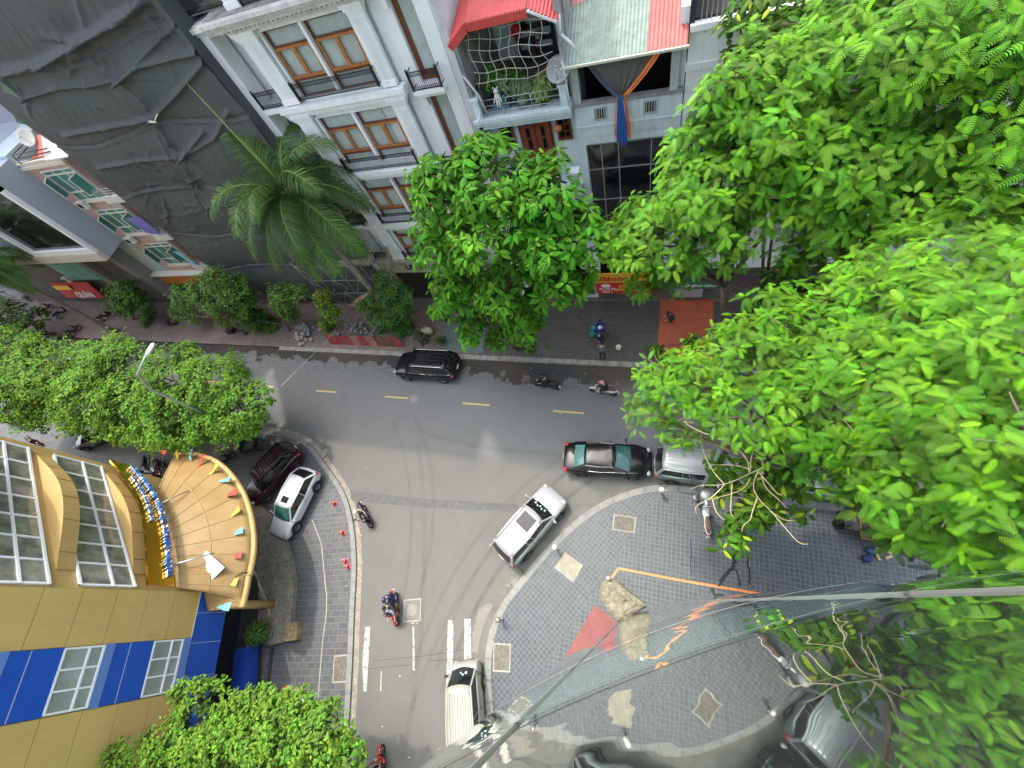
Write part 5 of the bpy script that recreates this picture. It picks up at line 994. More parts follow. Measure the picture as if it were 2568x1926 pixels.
car('white_van', 'small white microvan with long ribbed roof waiting beside the plaza kerb', 'van', (-7.3, -6.05), 108, L=3.9, Wd=1.46, H=1.85, paint=M('paint_cream', (.27, .27, .235), .3, coat=.5, n=(1, .05)), belt=1.05, kind='van', wb=1.95, ribs=8, wr=.29, glass=(wgl, wgl, wgl), stickers=3)
car('white_hatchback', 'white hatchback with small sunroof parked on the slabs beside the cones', 'car', (-21.65, 1.5, .12), 263, L=4.5, Wd=1.82, H=1.5, paint=paint('paint_bright_white', (.5, .51, .52)), kind='hatch', belt=.95, hood=.95, wb=2.7, sun=(.7, .9, .4), wr=.35, glass=(tgl, wgl, wgl))
car('maroon_car', 'dark maroon people carrier with black roof basket parked beside the white hatchback', 'car', (-24.35, 3.05, .12), 242, L=4.55, Wd=1.8, H=1.75, paint=mar, belt=1.0, hood=1.0, wb=2.75, rack='basket', ribs=6, wr=.33, glass=(wgl, wgl, wgl))
car('pale_car', 'pale silver car partly hidden under the left-hand tree row', 'car', (-44.2, 3.9, .12), 207, L=4.5, Wd=1.8, H=1.5, paint=slv, kind='hatch', belt=.95, hood=.95)
car('beige_car', 'beige car showing only its tail beneath the tree at the bottom', 'car', (-17.0, -9.75, .12), 258, L=4.4, Wd=1.78, H=1.5, paint=bge, kind='hatch', belt=.95, hood=.95)
car('white_minibus', 'white long-roofed minibus standing under the bright trees at the right', 'van', (7.6, 7.15), 0, L=5.0, Wd=1.9, H=2.0, paint=whp, belt=1.15, kind='van', wb=2.9, wr=.34, glass=(tgl, wgl, wgl))
car('dark_car', 'black car parked at the far left edge under the trees', 'car', (-57, 4.6, .12), 185, L=4.4, Wd=1.8, H=1.5, paint=blkp, kind='hatch')

# ---------------------------------------------------------------- people
skin_m = M('skin', (.45, .26, .18), .6); hair_m = M('black_hair', (.012, .01, .01), .6)
def mcol(n, c, r=.8): return M(n, c, r, n=(9, .15))
def person(loc, az, label, J, shirt, trousers, shoes=None, helmet=None, hat=None, long_sleeve=False, shorts=False, sc=1.0, group=None, face=True):
    """J: joints in metres, x forward; the body is one skinned surface with one material per region"""
    e = empty('person', loc, label, 'person', group, rad(az)); names = []; co = []; rd_ = []; ed = []
    R_ = dict(pelvis=.135, belly=.13, chest=.15, neck=.055, head=.085, crown=.08, shoulder=.07, elbow=.045, wrist=.03, hand=.036, hip=.095, knee=.062, ankle=.042, toe=.035)
    def add(n, p): names.append(n); co.append(Vector(p) * sc); rd_.append(R_[n] * sc); return len(co) - 1
    pel = add('pelvis', J['pelvis']); c = Vector(J['chest']); bel = add('belly', Vector(J['pelvis']).lerp(c, .5)); ch = add('chest', c); nk = add('neck', J['neck']); hd = add('head', J['head']); up = Vector(J['head']) - Vector(J['neck']); cr_ = add('crown', Vector(J['head']) + up.normalized() * .09); ed += [(pel, bel), (bel, ch), (ch, nk), (nk, hd), (hd, cr_)]
    bones = [('t', pel), ('s', bel), ('s', ch), ('k', nk), ('k', hd), ('k', cr_)]
    for s in ('l', 'r'):
        sh = add('shoulder', J['sh_' + s]); el = add('elbow', J['el_' + s]); wr_ = add('wrist', J['wr_' + s]); d = (co[wr_] - co[el]).normalized(); ha = add('hand', Vector(J['wr_' + s]) + d * .07); ed += [(ch, sh), (sh, el), (el, wr_), (wr_, ha)]
        hp = add('hip', J['hip_' + s]); kn = add('knee', J['kn_' + s]); an = add('ankle', J['an_' + s]); to = add('toe', J['to_' + s]); ed += [(pel, hp), (hp, kn), (kn, an), (an, to)]
    me = bpy.data.meshes.new('b'); me.from_pydata([tuple(p) for p in co], ed, []); o = bpy.data.objects.new('b', me); C.objects.link(o)
    md = o.modifiers.new('k', 'SKIN'); me.skin_vertices[0].data[pel].use_root = True
    for i, r in enumerate(rd_): me.skin_vertices[0].data[i].radius = (r, r)
    ms = o.modifiers.new('s', 'SUBSURF'); ms.levels = 2; dg = bpy.context.evaluated_depsgraph_get(); m2 = bpy.data.meshes.new_from_object(o.evaluated_get(dg)); bpy.data.objects.remove(o)
    m2.materials.clear()
    for mt in (skin_m, shirt, trousers, shoes or M('shoe_dark', (.03, .03, .03)), hair_m): m2.materials.append(mt)
    segs = []
    for a, b in ed:
        na, nb_ = names[a], names[b]; k = 1
        if 'head' in (na, nb_) or nb_ in ('neck', 'crown'): k = 0
        elif nb_ == 'hand': k = 0
        elif nb_ == 'wrist': k = 1 if long_sleeve else 0
        elif nb_ in ('hip', 'knee'): k = 2
        elif nb_ == 'ankle': k = 0 if shorts else 2
        elif nb_ == 'toe': k = 3
        segs.append((co[a], co[b], k))
    segs.append((co[0] - Vector((0, .05, 0)), co[0] + Vector((0, .05, 0)), 2))
    for p in m2.polygons:
        q = p.center; best = 1e9
        for a, b, k in segs:
            d = b - a; t = max(0, min(1, (q - a).dot(d) / max(d.length_squared, 1e-9))); dd = (q - a - d * t).length
            if dd < best: best = dd; bk = k
        p.material_index = bk; p.use_smooth = True
    # fingers, nose and ears joined into the same body mesh
    x = MB(); x.smooth = True
    for s in ('l', 'r'):
        w_ = Vector(J['wr_' + s]) * sc; el = Vector(J['el_' + s]) * sc; d = (w_ - el).normalized(); sdv = d.cross(Vector((0, 0, 1))).normalized(); dn = Vector((0, 0, -1)); base = w_ + d * .08 * sc
        for k, L in enumerate((.06, .072, .075, .068)): p = base + sdv * (k - 1.5) * .019; x.tube([p, p + d * L * .55, p + d * L * .8 + dn * .03], [.009, .008, .007], 5)
        p = w_ + d * .05 - sdv * (.035 if s == 'l' else -.035); x.tube([p, p + d * .03 + dn * .02, p + d * .05 + dn * .035], [.011, .01, .008], 5)
    hp_ = Vector(J['head']) * sc; fw = Vector((1, 0, -.15 if up.x > .02 else 0)).normalized()
    x.ball(hp_ + fw * .1 * sc, .018, 6, 5, (1, .7, 1.3)); x.ball(hp_ + Vector((0, .088 * sc, 0)), .022, 6, 5, (.8, .4, 1.2)); x.ball(hp_ + Vector((0, -.088 * sc, 0)), .022, 6, 5, (.8, .4, 1.2))
    x.cm = 4
    for s in (-1, 1): x.ball(hp_ + fw * .088 * sc + Vector((0, s * .032, .02)), .009, 6, 4)
    x.box(hp_ + fw * .09 * sc + Vector((0, 0, -.045)), (.008, .045, .008))
    bm = bmesh.new(); bm.from_mesh(m2); xm = bpy.data.meshes.new('x'); xm.from_pydata([tuple(v) for v in x.v], [], x.f); xm.polygons.foreach_set('material_index', x.mi); xm.polygons.foreach_set('use_smooth', x.sm); bm.from_mesh(xm); bm.to_mesh(m2); bm.free(); bpy.data.meshes.remove(xm)
    b = bpy.data.objects.new('body', m2); C.objects.link(b); b.parent = e
    m = MB(); m.smooth = True; c = hp_ + up.normalized() * .05 * sc
    if helmet: m.ball(c - Vector((.01, 0, 0)), .135 * sc, 14, 9, (1.08, .95, .9)); m.box(c + Vector((.13, 0, -.01)) * sc, (.08, .16, .015)); m.build('helmet', helmet, e)
    elif hat: m.cyl((c.x, c.y), .23 * sc, c.z - .02, c.z + .15, 20, .01); m.build('hat', hat, e)
    else: m.ball(c - Vector((.025, 0, -.005)), .112 * sc, 12, 8, (1.05, .95, .95)); m.build('hair', hair_m, e)
    return e
def ride(z=0, lean=0, back=0):
    J = dict(pelvis=(-.28 - back, 0, .84), chest=(-.14 - back + lean, 0, 1.2), neck=(-.09 - back + lean, 0, 1.37), head=(-.04 - back + lean, 0, 1.5))
    for s, k in (('l', 1), ('r', -1)):
        J.update({'sh_' + s: (-.13 - back + lean, .18 * k, 1.29), 'el_' + s: (.05 - back * .7, .27 * k, 1.06), 'wr_' + s: (.24, .27 * k, 1.0), 'hip_' + s: (-.24 - back, .11 * k, .8), 'kn_' + s: (.14 - back, .2 * k, .7), 'an_' + s: (.1 - back, .17 * k, .33), 'to_' + s: (.25 - back, .17 * k, .28)})
    return J
def stand(bend=0, arm=.3):
    J = dict(pelvis=(0, 0, .92), chest=(bend * .5, 0, 1.3 - bend * .12), neck=(bend * .75, 0, 1.46 - bend * .22), head=(bend * .95 + .02, 0, 1.58 - bend * .28))
    for s, k in (('l', 1), ('r', -1)):
        J.update({'sh_' + s: (bend * .62, .19 * k, 1.39 - bend * .18), 'el_' + s: (bend * .7 + arm * .4, .25 * k, 1.12 - bend * .2), 'wr_' + s: (bend * .7 + arm, .2 * k, 1.0 - bend * .1), 'hip_' + s: (0, .1 * k, .88), 'kn_' + s: (.04, .12 * k, .48), 'an_' + s: (-.02, .12 * k, .08), 'to_' + s: (.14, .14 * k, .04)})
    return J
def crouch():
    J = dict(pelvis=(0, 0, .3), chest=(.22, 0, .62), neck=(.31, 0, .77), head=(.37, 0, .87))
    for s, k in (('l', 1), ('r', -1)):
        J.update({'sh_' + s: (.26, .18 * k, .7), 'el_' + s: (.42, .25 * k, .5), 'wr_' + s: (.55, .14 * k, .36), 'hip_' + s: (.03, .11 * k, .28), 'kn_' + s: (.38, .18 * k, .46), 'an_' + s: (.14, .15 * k, .09), 'to_' + s: (.3, .16 * k, .04)})
    return J
# ---------------------------------------------------------------- scooters
def scooter(label, loc, az, col, trim=None, loaded=True, group='scooters and motorbikes'):
    e = empty('scooter', loc, label, 'scooter', group, rad(az)); trim = trim or blackp; wr_ = .24
    for nm, x in (('front_wheel', .62), ('rear_wheel', -.6)):
        w = MB(); w.smooth = True; n = 20; prof = [(wr_ * .7, .035), (wr_ * .93, .045), (wr_, .015), (wr_, -.015), (wr_ * .93, -.045), (wr_ * .7, -.035)]
        w.loft([[(x + q * math.cos(2 * math.pi * k / n), d, wr_ + q * math.sin(2 * math.pi * k / n)) for q, d in prof] for k in range(n + 1)], caps=False); wo = w.build(nm, tyre, e)
        r = MB()
        for k in range(5): t = 2 * math.pi * k / 5; r.bar((x, 0, wr_), (x + wr_ * .7 * math.cos(t), 0, wr_ + wr_ * .7 * math.sin(t)), .03, .03, up=(0, 1, 0))
        r.build('rim', alloy, wo)
    def lf(name, secs, mat, par=e):
        m = MB(); m.smooth = True; rings = []
        for x, z, w, h in secs: rings.append([(x, w * math.cos(t) * (1 if abs(math.cos(t)) < .9 else .96), z + h * math.sin(t)) for t in [2 * math.pi * k / 12 for k in range(12)]])
        m.loft(rings); return m.build(name, mat, par)
    lf('body', [(-.92, .72, .04, .03), (-.8, .72, .12, .09), (-.55, .66, .16, .13), (-.25, .6, .15, .14), (-.05, .46, .13, .12), (.15, .34, .17, .06), (.3, .34, .17, .05), (.36, .36, .1, .04)], col)
    lf('seat', [(-.85, .8, .06, .03), (-.6, .81, .13, .05), (-.3, .79, .14, .05), (-.08, .76, .1, .045), (-.02, .74, .04, .02)], M('seat_brown', (.09, .05, .03), .6) if trim is not blackp else M('seat_black', (.015, .015, .015), .55))
    m = MB(); m.smooth = True; rings = []
    for z, x, w, d in ((.3, .34, .14, .03), (.45, .37, .2, .05), (.65, .42, .21, .07), (.82, .42, .17, .08), (.93, .38, .1, .05), (.97, .36, .05, .03)): rings.append([(x + d * math.sin(t), w * math.cos(t), z) for t in [2 * math.pi * k / 12 for k in range(12)]])
    m.loft(rings); m.build('leg_shield', col, e)
    lf('mudguard', [(.36, .46, .05, .03), (.5, .52, .07, .04), (.66, .52, .07, .04), (.82, .42, .05, .03), (.88, .34, .03, .02)], col)
    m = MB(); m.tube([(.62, .06, .24), (.4, .05, .85)], .022, 6); m.tube([(.62, -.06, .24), (.4, -.05, .85)], .022, 6); m.tube([(.16, -.36, .99), (.3, -.28, 1.0), (.36, 0, .97), (.3, .28, 1.0), (.16, .36, .99)], .018, 6); m.build('handlebar', blackp, e)
    m = MB(); m.ball((.44, 0, .9), .08, 10, 7, (.8, 1.2, .8)); m.build('headlight', lampw, e)
    for s in (-1, 1): m = MB(); m.ball((.27, s * .3, 1.16), .055, 8, 6, (.3, 1, .7)); m.tube([(.3, s * .22, 1.0), (.27, s * .3, 1.14)], .008, 4); m.build('mirror', blackp, e)
    m = MB(); m.tube([(-.45, -.16, .28), (-.88, -.17, .36)], .045, 8); m.build('exhaust', M('exhaust_grey', (.12, .12, .12), .4, .6), e)
    m = MB(); m.ball((-.93, 0, .68), .05, 8, 6, (.6, 1.5, .7)); m.build('tail_light', lampr, e); m = MB(); m.box((-.98, 0, .5), (.012, .18, .13), ry=.4); m.build('number_plate', plate, e)
    m = MB(); m.bar((.45, 0, .25), (-.1, 0, .25), .2, .06); m.build('floorboard', blackp, e)
    return e
def az2(t, p, q, z=.25): a = G(t, *p, z); b = G(t, *q, z); c = (a + b) / 2; return (c.x, c.y), math.degrees(math.atan2(b.y - a.y, b.x - a.x))
redb = paint('bike_red', (.5, .01, .015)); whb = paint('bike_white', (.68, .68, .66)); blb = paint('bike_black', (.01, .01, .012)); bub = paint('bike_navy', (.02, .03, .1)); mrb = paint('bike_maroon', (.16, .01, .02))
GR = 'people riding scooters'
def rider(label_b, label_p, c, az, col, **kw):
    p = (c[0], c[1], kw.pop('z', 0)); scooter(label_b, p, az, col, trim=kw.pop('trim', None)); person(p, az, label_p, ride(lean=kw.pop('lean', 0)), group=GR, **kw)
rider('red scooter ridden past the left tree row on the main road', 'rider in a red shirt and pale helmet on the main road by the trees', (-32.7, 11.0), 163, mrb, shirt=mcol('shirt_red', (.5, .015, .03)), trousers=mcol('jeans', (.03, .045, .09)), helmet=M('helmet_pale', (.6, .6, .62), .2))
rider('black scooter heading left along the far lane', 'rider all in black on the black scooter in the far lane', (-6.5, 11.35), 172, blb, shirt=mcol('shirt_black', (.015, .015, .018)), trousers=mcol('trousers_black', (.02, .02, .022)), helmet=M('helmet_black', (.012, .012, .012), .2))
rider('white scooter with brown seat heading left', 'rider in black clothes with a pink helmet on the white scooter', (-2.85, 11.2), 171, whb, trim=chrome, shirt=mcol('shirt_black', (.015, .015, .018)), trousers=mcol('trousers_black', (.02, .02, .022)), helmet=M('helmet_pink', (.7, .25, .3), .25))
cj, aj = az2('j', (985, 1010), (1045, 1170)); rider('black and red motorbike passing the cones', 'rider in a khaki jacket and beige helmet beside the left kerb', cj, aj, blb, shirt=mcol('jacket_khaki', (.4, .35, .26)), trousers=mcol('trousers_dark', (.04, .05, .06)), helmet=M('helmet_beige', (.5, .46, .36), .3), long_sleeve=True)
cn_, an_ = az2('n', (1240, 300), (1248, 505)); rider('red scooter carrying three people beside the manhole', 'bareheaded man in a dark grey shirt riding with a child in front of him', cn_, an_, redb, shirt=mcol('shirt_charcoal', (.06, .06, .065)), trousers=mcol('trousers_black', (.02, .02, .022)), long_sleeve=True)
pc = Vector((cn_[0], cn_[1], 0)); dr_ = Vector((math.cos(rad(an_)), math.sin(rad(an_)), 0))
Jc = {k: (v[0] + .06, v[1] * .8, v[2]) for k, v in ride().items()}; Jc = {k: (v[0] + .12, v[1], .78 + (v[2] - .84) * .72) for k, v in Jc.items()}
person(tuple(pc + dr_ * .1), an_, 'child in a pale blue shirt standing between the rider and the handlebar', Jc, mcol('shirt_pale_blue', (.42, .5, .68)), mcol('shorts_navy', (.03, .04, .1)), shorts=True, sc=.95, group=GR)
Jp = ride(back=.42); 
for s, k in (('l', 1), ('r', -1)): Jp['el_' + s] = (-.42, .24 * k, 1.08); Jp['wr_' + s] = (-.28, .14 * k, .98)
person(tuple(pc), an_, 'passenger in a navy raincoat sitting last on the red scooter', Jp, mcol('raincoat_navy', (.015, .025, .09)), mcol('raincoat_navy', (.015, .025, .09)), long_sleeve=True, group=GR, helmet=M('helmet_navy', (.02, .03, .07), .3))
cb, ab = az2('n', (1160, 1680), (1150, 1525)); rider('dark red scooter entering the side street from the bottom edge', 'rider in dark clothes cut off at the bottom edge', (cb[0], cb[1] - .25), ab, redb, shirt=mcol('shirt_black', (.015, .015, .018)), trousers=mcol('trousers_black', (.02, .02, .022)), helmet=M('helmet_pale', (.6, .6, .62), .2))
# parked scooters
def parked(label, t, p, q, col, z=.12, trim=None): c, a = az2(t, p, q, .35); return scooter(label, (c[0], c[1], z), a, col, trim, group='parked scooters')
parked('white scooter with brown seat parked by the street lamp on the plaza', 'k', (1808, 1190), (1798, 1010), whb, trim=chrome)
parked('blue scooter loaded with a crate beside the vendor', 'g', (965, 1180), (960, 1300), bub)
S0 = parked('black scooter parked beside the small round tree by the kerb', 'e', (800, 1120), (900, 1060), blb)
parked('scooter parked nearest the canopy in a row of three', 'i', (1285, 700), (1268, 775), mrb); parked('middle scooter of the row parked behind the canopy', 'i', (1235, 680), (1222, 750), whb); parked('scooter furthest from the canopy in the row of three', 'i', (1185, 675), (1172, 745), blb)
parked('dark scooter parked by itself near the left building edge', 'i', (255, 480), (330, 520), mrb)
for k, (p, q, c, nm) in enumerate((((470, 1090), (540, 1030), blb, 'black scooter under the leaning palm nearest the kerb'), ((330, 1060), (410, 1000), mrb, 'maroon scooter in the shade under the leaning palm'), ((210, 960), (300, 930), blb, 'dark scooter deep in the shade by the red sign'), ((560, 1240), (620, 1180), blb, 'scooter behind the leaning palm trunk'), ((120, 1120), (200, 1080), bub, 'navy scooter at the left edge under the palm'))): parked(nm, 'e', p, q, c)
parked('black scooter on the slabs left of the maroon car', 'i', (1760, 700), (1830, 620), blb)
# people on the pavements
v = G('g', 985, 1425, .12); person((v.x, v.y, .12), 97, 'street vendor in a grey jacket standing behind the loaded scooter', stand(.25), mcol('jacket_grey', (.12, .12, .125)), mcol('trousers_black', (.02, .02, .022)), long_sleeve=True)
v = G('e', 905, 1215, .12); person((v.x, v.y, .12), 10, 'person in a pale green top crouching at the foot of the leaning palm', crouch(), mcol('top_pale_green', (.45, .5, .35)), mcol('trousers_khaki', (.3, .25, .16)), hat=M('hat_straw', (.55, .47, .3), .8))
v = G('g', 1545, 1110, .15); person((v.x, v.y, .15), 200, 'person in dark clothes crouching on the red tiled forecourt', crouch(), mcol('shirt_navy', (.015, .02, .06)), mcol('trousers_black', (.02, .02, .022)))
# ================================================================ street furniture and small things
def cone(loc, label, mat, az=0):
    e = empty('traffic_cone', loc, label, 'traffic cone', 'traffic cones on the slab pavement', az); m = MB(); m.box((0, 0, .02), (.3, .3, .04)); m.build('base', mat, e)
    m = MB(); m.cyl((0, 0), .12, .04, .6, 16, .025); m.build('cone', mat, e); m = MB(); m.cyl((0, 0), .0905, .23, .32, 16, .076); m.build('band', M('cone_white', (.75, .75, .72)), e); m = MB(); m.cyl((0, 0), .058, .43, .5, 16, .046); m.build('band', M('cone_white'), e)
orr = M('cone_orange', (.6, .06, .03), .5); pkk = M('cone_pink', (.6, .08, .1), .5)
for t, x, y, mt, lb in (('j', 758, 992, orr, 'orange-red cone nearest the white hatchback'), ('j', 822, 1222, orr, 'orange-red cone midway along the slabs, alone'), ('j', 845, 1445, pkk, 'pinkish cone, the upper of the close pair by the kerb'), ('j', 865, 1488, pkk, 'pinkish cone, the lower of the close pair by the kerb')):
    p = G(t, x, y, .12); cone((p.x, p.y, .12), lb, mt, random.random())
def bollard(p, label, gold=False):
    e = empty('bollard', (p.x, p.y, .12), label, 'bollard', 'round-topped bollards on the plaza'); m = MB(); m.cyl((0, 0), .085, 0, .1, 20, .07); m.cyl((0, 0), .055, .1, .7, 16); m.build('post', M('steel_post', (.35, .35, .34), .35, .7), e)
    m = MB(); m.ball((0, 0, .78), .14, 18, 12, (1, 1, .85)); m.build('cap', M('cap_brass', (.35, .31, .2), .3, .6) if gold else M('cap_pale', (.6, .58, .52), .4), e)
bollard(G('k', 1447, 900, .3), 'bollard beside the tail of the silver car'); bollard(G('k', 618, 1345, .3), 'bollard beside the white car with the ribbed roof'); bollard(G('n', 2066, 486, .5), 'brass-topped bollard by the curved kerb above the white van', True)
p = G('k', 1798, 920, 2.6); e = empty('plaza_lamp', (p.x, p.y, .12), 'short plaza lamp with clear disc globe next to the tall street lamp', 'lamp'); m = MB(); m.tube([(0, 0, 0), (0, 0, 2.35)], .045, 8); m.build('post', M('steel_post'), e)
m = MB(); m.ball((0, 0, 2.48), .22, 20, 12, (1, 1, .6)); m.build('globe', M('globe_clear', (.55, .56, .54), .08, alpha=.55), e); m = MB(); m.ball((0, 0, 2.5), .08, 12, 8); m.build('bulb', M('bulb_white', (.85, .85, .8), .3), e)
# street lamps
gal = M('lamp_pole_grey', (.42, .47, .48), .35, .5)
def street_lamp(base, pts, head, label, rr=.075, hl=.75, dirv=None):
    e = empty('street_lamp', base, label, 'street lamp', 'street lamps'); m = MB(); m.tube(pts, [rr + .02] + [rr] * (len(pts) - 2) + [rr * .6], 10); m.build('pole', gal, e, top=e); m = MB(); m.cyl((base[0], base[1]), .2, .12, .4, 16, .12); m.build('foot', gal, e, top=e)
    d = Vector(dirv).normalized(); s = Vector((-d.y, d.x, 0)).normalized(); h = Vector(head); m = MB(); m.smooth = True; rings = []
    for t, w, z in ((0, .05, .04), (.15, .11, .07), (.5, .16, .09), (.85, .15, .08), (1, .07, .03)): c = h + d * hl * t; rings.append([c + s * (w * math.cos(a)) + UZ * (z * math.sin(a)) for a in [2 * math.pi * k / 12 for k in range(12)]])
    m.loft(rings); m.build('head', M('lamp_head', (.62, .66, .68), .35), e, top=e)
b = G('k', 1722, 948, .12); q = G('k', 1950, 480, 9.0); q2 = G('k', 1970, 340, 9.9); q3 = G('k', 1962, 100, 10.6); h = G('k', 1960, 60, 10.75)
street_lamp((b.x, b.y, .12), [(b.x, b.y, .12), (b.x, b.y, 5), (q.x, q.y, 9.0), q2, q3], h, 'tall grey street lamp rising from the plaza kerb into the bright foliage', dirv=(h - q2).normalized())
rho = 26.7; aL = rad(168.7); bx, by = rho * math.cos(aL), rho * math.sin(aL); hd = G('e', 1155, 1400, 11.2); kn = G('e', 1090, 1545, 10.3)
street_lamp((bx, by, .12), [(bx, by, .12), (bx, by, 5), (bx, by, 9.2), tuple(kn), tuple(hd)], tuple(hd), 'grey street lamp with a silver head standing over the left-hand tree row', dirv=(Vector((.25, 1, .15))))
m = MB(); a = G('b', 1785, 1510, 8.0); b = F('b', 1912, 895, 17.6); m.tube([a, b], .035, 8); solo(m, 'flagpole', M('white_pipe'), 'thin pale pole slanting up from the broad tree to the terrace', 'pole', loc=tuple(a))
# cables
m = MB(); a = F('f', 900, 1020, 17.4); b = G('f', 330, 1640, 7.0); m.tube([a, (a + b) / 2 - UZ * .25, b], .014, 5); solo(m, 'cable', M('cable_tan', (.45, .38, .25), .8), 'tan cable strung from the scaffold over the road', 'cable', loc=tuple(a))
# red corrugated hoarding
def red_fence():
    A = G('f', 735, 1300, .12); B = G('f', 1300, 1335, .12); e = empty('site_hoarding', ((A.x + B.x) / 2, A.y, .12), 'low hoarding of faded red corrugated sheets around the rubble by the kerb', 'hoarding'); n = 9; random.seed(2)
    mats = [M('sheet_red', (.34, .07, .065), .6, n=(2, .3)), M('sheet_faded', (.4, .2, .16), .7, n=(2, .4)), M('sheet_rust', (.2, .09, .045), .8, n=(2, .5))]
    for i in range(n):
        a = A.lerp(B, i / n); b = A.lerp(B, (i + 1) / n); m = MB(); k = 10; w = (b - a); lean = Vector((0, .16 + .05 * random.random(), 0)); top = 1.0 + .12 * random.random(); lo = []; hi = []; base = 13.85 + .02 * (i % 2)
        for j in range(k * 4 + 1):
            p = a + w * (j / (k * 4)) * 1.03; o = Vector((0, .018 * math.sin(j * math.pi / 2), 0)); lo.append(Vector((p.x, base, .12)) + o); hi.append(Vector((p.x, base, .12)) + lean + o + UZ * top)
        m.smooth = True; m.add(lo + hi, [[j, j + 1, len(lo) + j + 1, len(lo) + j] for j in range(len(lo) - 1)]); m.build('sheet', mats[(0, 0, 0, 1, 0, 1, 2, 2, 0)[i]], e, top=e)
    m = MB(); m.bar((A.x, 14.02, .75), (B.x, 14.02, .75), .05, .07); m.build('rail', M('timber_rail', (.25, .18, .1), .9), e, top=e)
red_fence()
def rocks(name, label, c, n, spread, s0, s1, mat, seed, cat='rubble'):
    random.seed(seed); m = MB()
    for _ in range(n):
        x, y = c[0] + random.gauss(0, spread[0]), c[1] + random.gauss(0, spread[1]); s = random.uniform(s0, s1); z = .12 + s * .5 + max(0, .45 - ((x - c[0]) ** 2 + (y - c[1]) ** 2) * .6) * random.random(); vs = []; ax = [random.uniform(.6, 1.2) for _ in range(3)]; rz = random.random() * 6
        for a in range(8): sx, sy, sz = (1 if a & 1 else -1), (1 if a & 2 else -1), (1 if a & 4 else -1); px = sx * s * ax[0] * random.uniform(.6, 1); py = sy * s * ax[1] * random.uniform(.6, 1); vs.append((x + px * math.cos(rz) - py * math.sin(rz), y + px * math.sin(rz) + py * math.cos(rz), z + sz * s * ax[2] * random.uniform(.5, .9)))
        m.add(vs, [[0, 2, 3, 1], [4, 5, 7, 6], [0, 1, 5, 4], [1, 3, 7, 5], [3, 2, 6, 7], [2, 0, 4, 6]])
    o = m.build(name, mat, top=type('L', (), {'location': Vector((*c, .12))})); o.location = (*c, .12); tag(o, label, cat); o['kind'] = 'stuff'; return o
rub = M('rubble_grey', (.26, .26, .25), .9, n=(3, .5), b=(12, .5, .02)); g = G('f', 520, 1230, .12); rocks('rubble_heap', 'heap of grey broken concrete by the kerb', (g.x, g.y), 60, (.5, .45), .06, .2, rub, 1)
g = G('f', 960, 1190, .12); rocks('rubble_heap', 'scattered rubble behind the red hoarding', (g.x, g.y), 70, (1.1, .6), .05, .17, rub, 2)
g = G('f', 1490, 1200, .5); m = MB(); random.seed(5); m.ball((g.x, g.y, .5), .45, 10, 7, (1.15, .8, .75)); m.v = [(a + random.uniform(-.05, .05), b + random.uniform(-.05, .05), c + random.uniform(-.05, .05)) for a, b, c in m.v]; solo(m, 'boulder', M('beige_rock', (.42, .33, .22), .9, n=(3, .2), b=(6, .5, .04)), 'beige boulder beside the clipped bush near the black car', 'boulder', loc=(g.x, g.y, .12))
m = MB(); A = G('f', 860, 1240, .2); 
for k in range(6): m.bar((A.x + k * .2, A.y - .3, .2), (A.x + .3 + k * .2, A.y + .5, .24), .09, .025)
m.bar((A.x - .05, A.y - .2, .16), (A.x + 1.3, A.y - .1, .16), .06, .06); m.bar((A.x + .2, A.y + .4, .16), (A.x + 1.4, A.y + .4, .16), .06, .06); solo(m, 'pallet', M('timber_rail'), 'broken wooden pallet lying in the rubble', 'pallet', loc=(A.x, A.y, .12))
# green-grey mat and plaza in front of white house
g = [a2(G('f', x, y, .12)) for x, y in ((1640, 1130), (1600, 1350), (1930, 1375), (1950, 1150))]; sheet('slab_strip', [g], .126, M('green_slab', (.1, .13, .125), .6, n=(2, .2)))
# vendor's things
g = G('g', 965, 1185, .9); e = empty('crate', (g.x, g.y, .95), 'open blue plastic crate carried on the vendor scooter', 'crate'); m = MB(); cb_ = M('crate_blue', (.03, .05, .28), .5)
for a in ((0, .28, .16), (0, -.28, .16)): m.box((a[0], a[1], .14), (.5, .03, .28))
for a in (-.25, .25): m.box((a, 0, .14), (.03, .56, .28))
m.box((0, 0, .01), (.5, .56, .02)); m.build('shell', cb_, e); m = MB(); m.ball((0, 0, .12), .17, 8, 6, (1, 1, .7)); m.build('bag', M('bag_white', (.6, .62, .65)), e)
def basin(t, x, y, r, h, label, mat, name='basin', inner=None):
    g = G(t, x, y, .2); e = empty(name, (g.x, g.y, .12), label, name); m = MB(); m.smooth = True; n = 20; rings = []
    for q, z in ((r * .75, 0), (r, h), (r * .93, h), (r * .7, .03)): rings.append([(q * math.cos(2 * math.pi * k / n), q * math.sin(2 * math.pi * k / n), z) for k in range(n)])
    m.loft(rings); m.build('shell', mat, e); return e
basin('g', 1110, 1340, .17, .3, 'white plastic bucket standing on the dark pavement', M('bucket_white', (.62, .62, .55), .5), 'bucket'); basin('g', 1392, 1372, .28, .12, 'cream enamel basin beside the red forecourt', M('basin_cream', (.55, .52, .42), .5))
basin('g', 905, 1190, .2, .3, 'teal bucket behind the other teal bucket by the vendor', M('basin_teal', (.03, .25, .27), .5), 'bucket'); basin('g', 903, 1240, .18, .34, 'teal bucket nearer the kerb by the vendor scooter', M('basin_teal'), 'bucket')
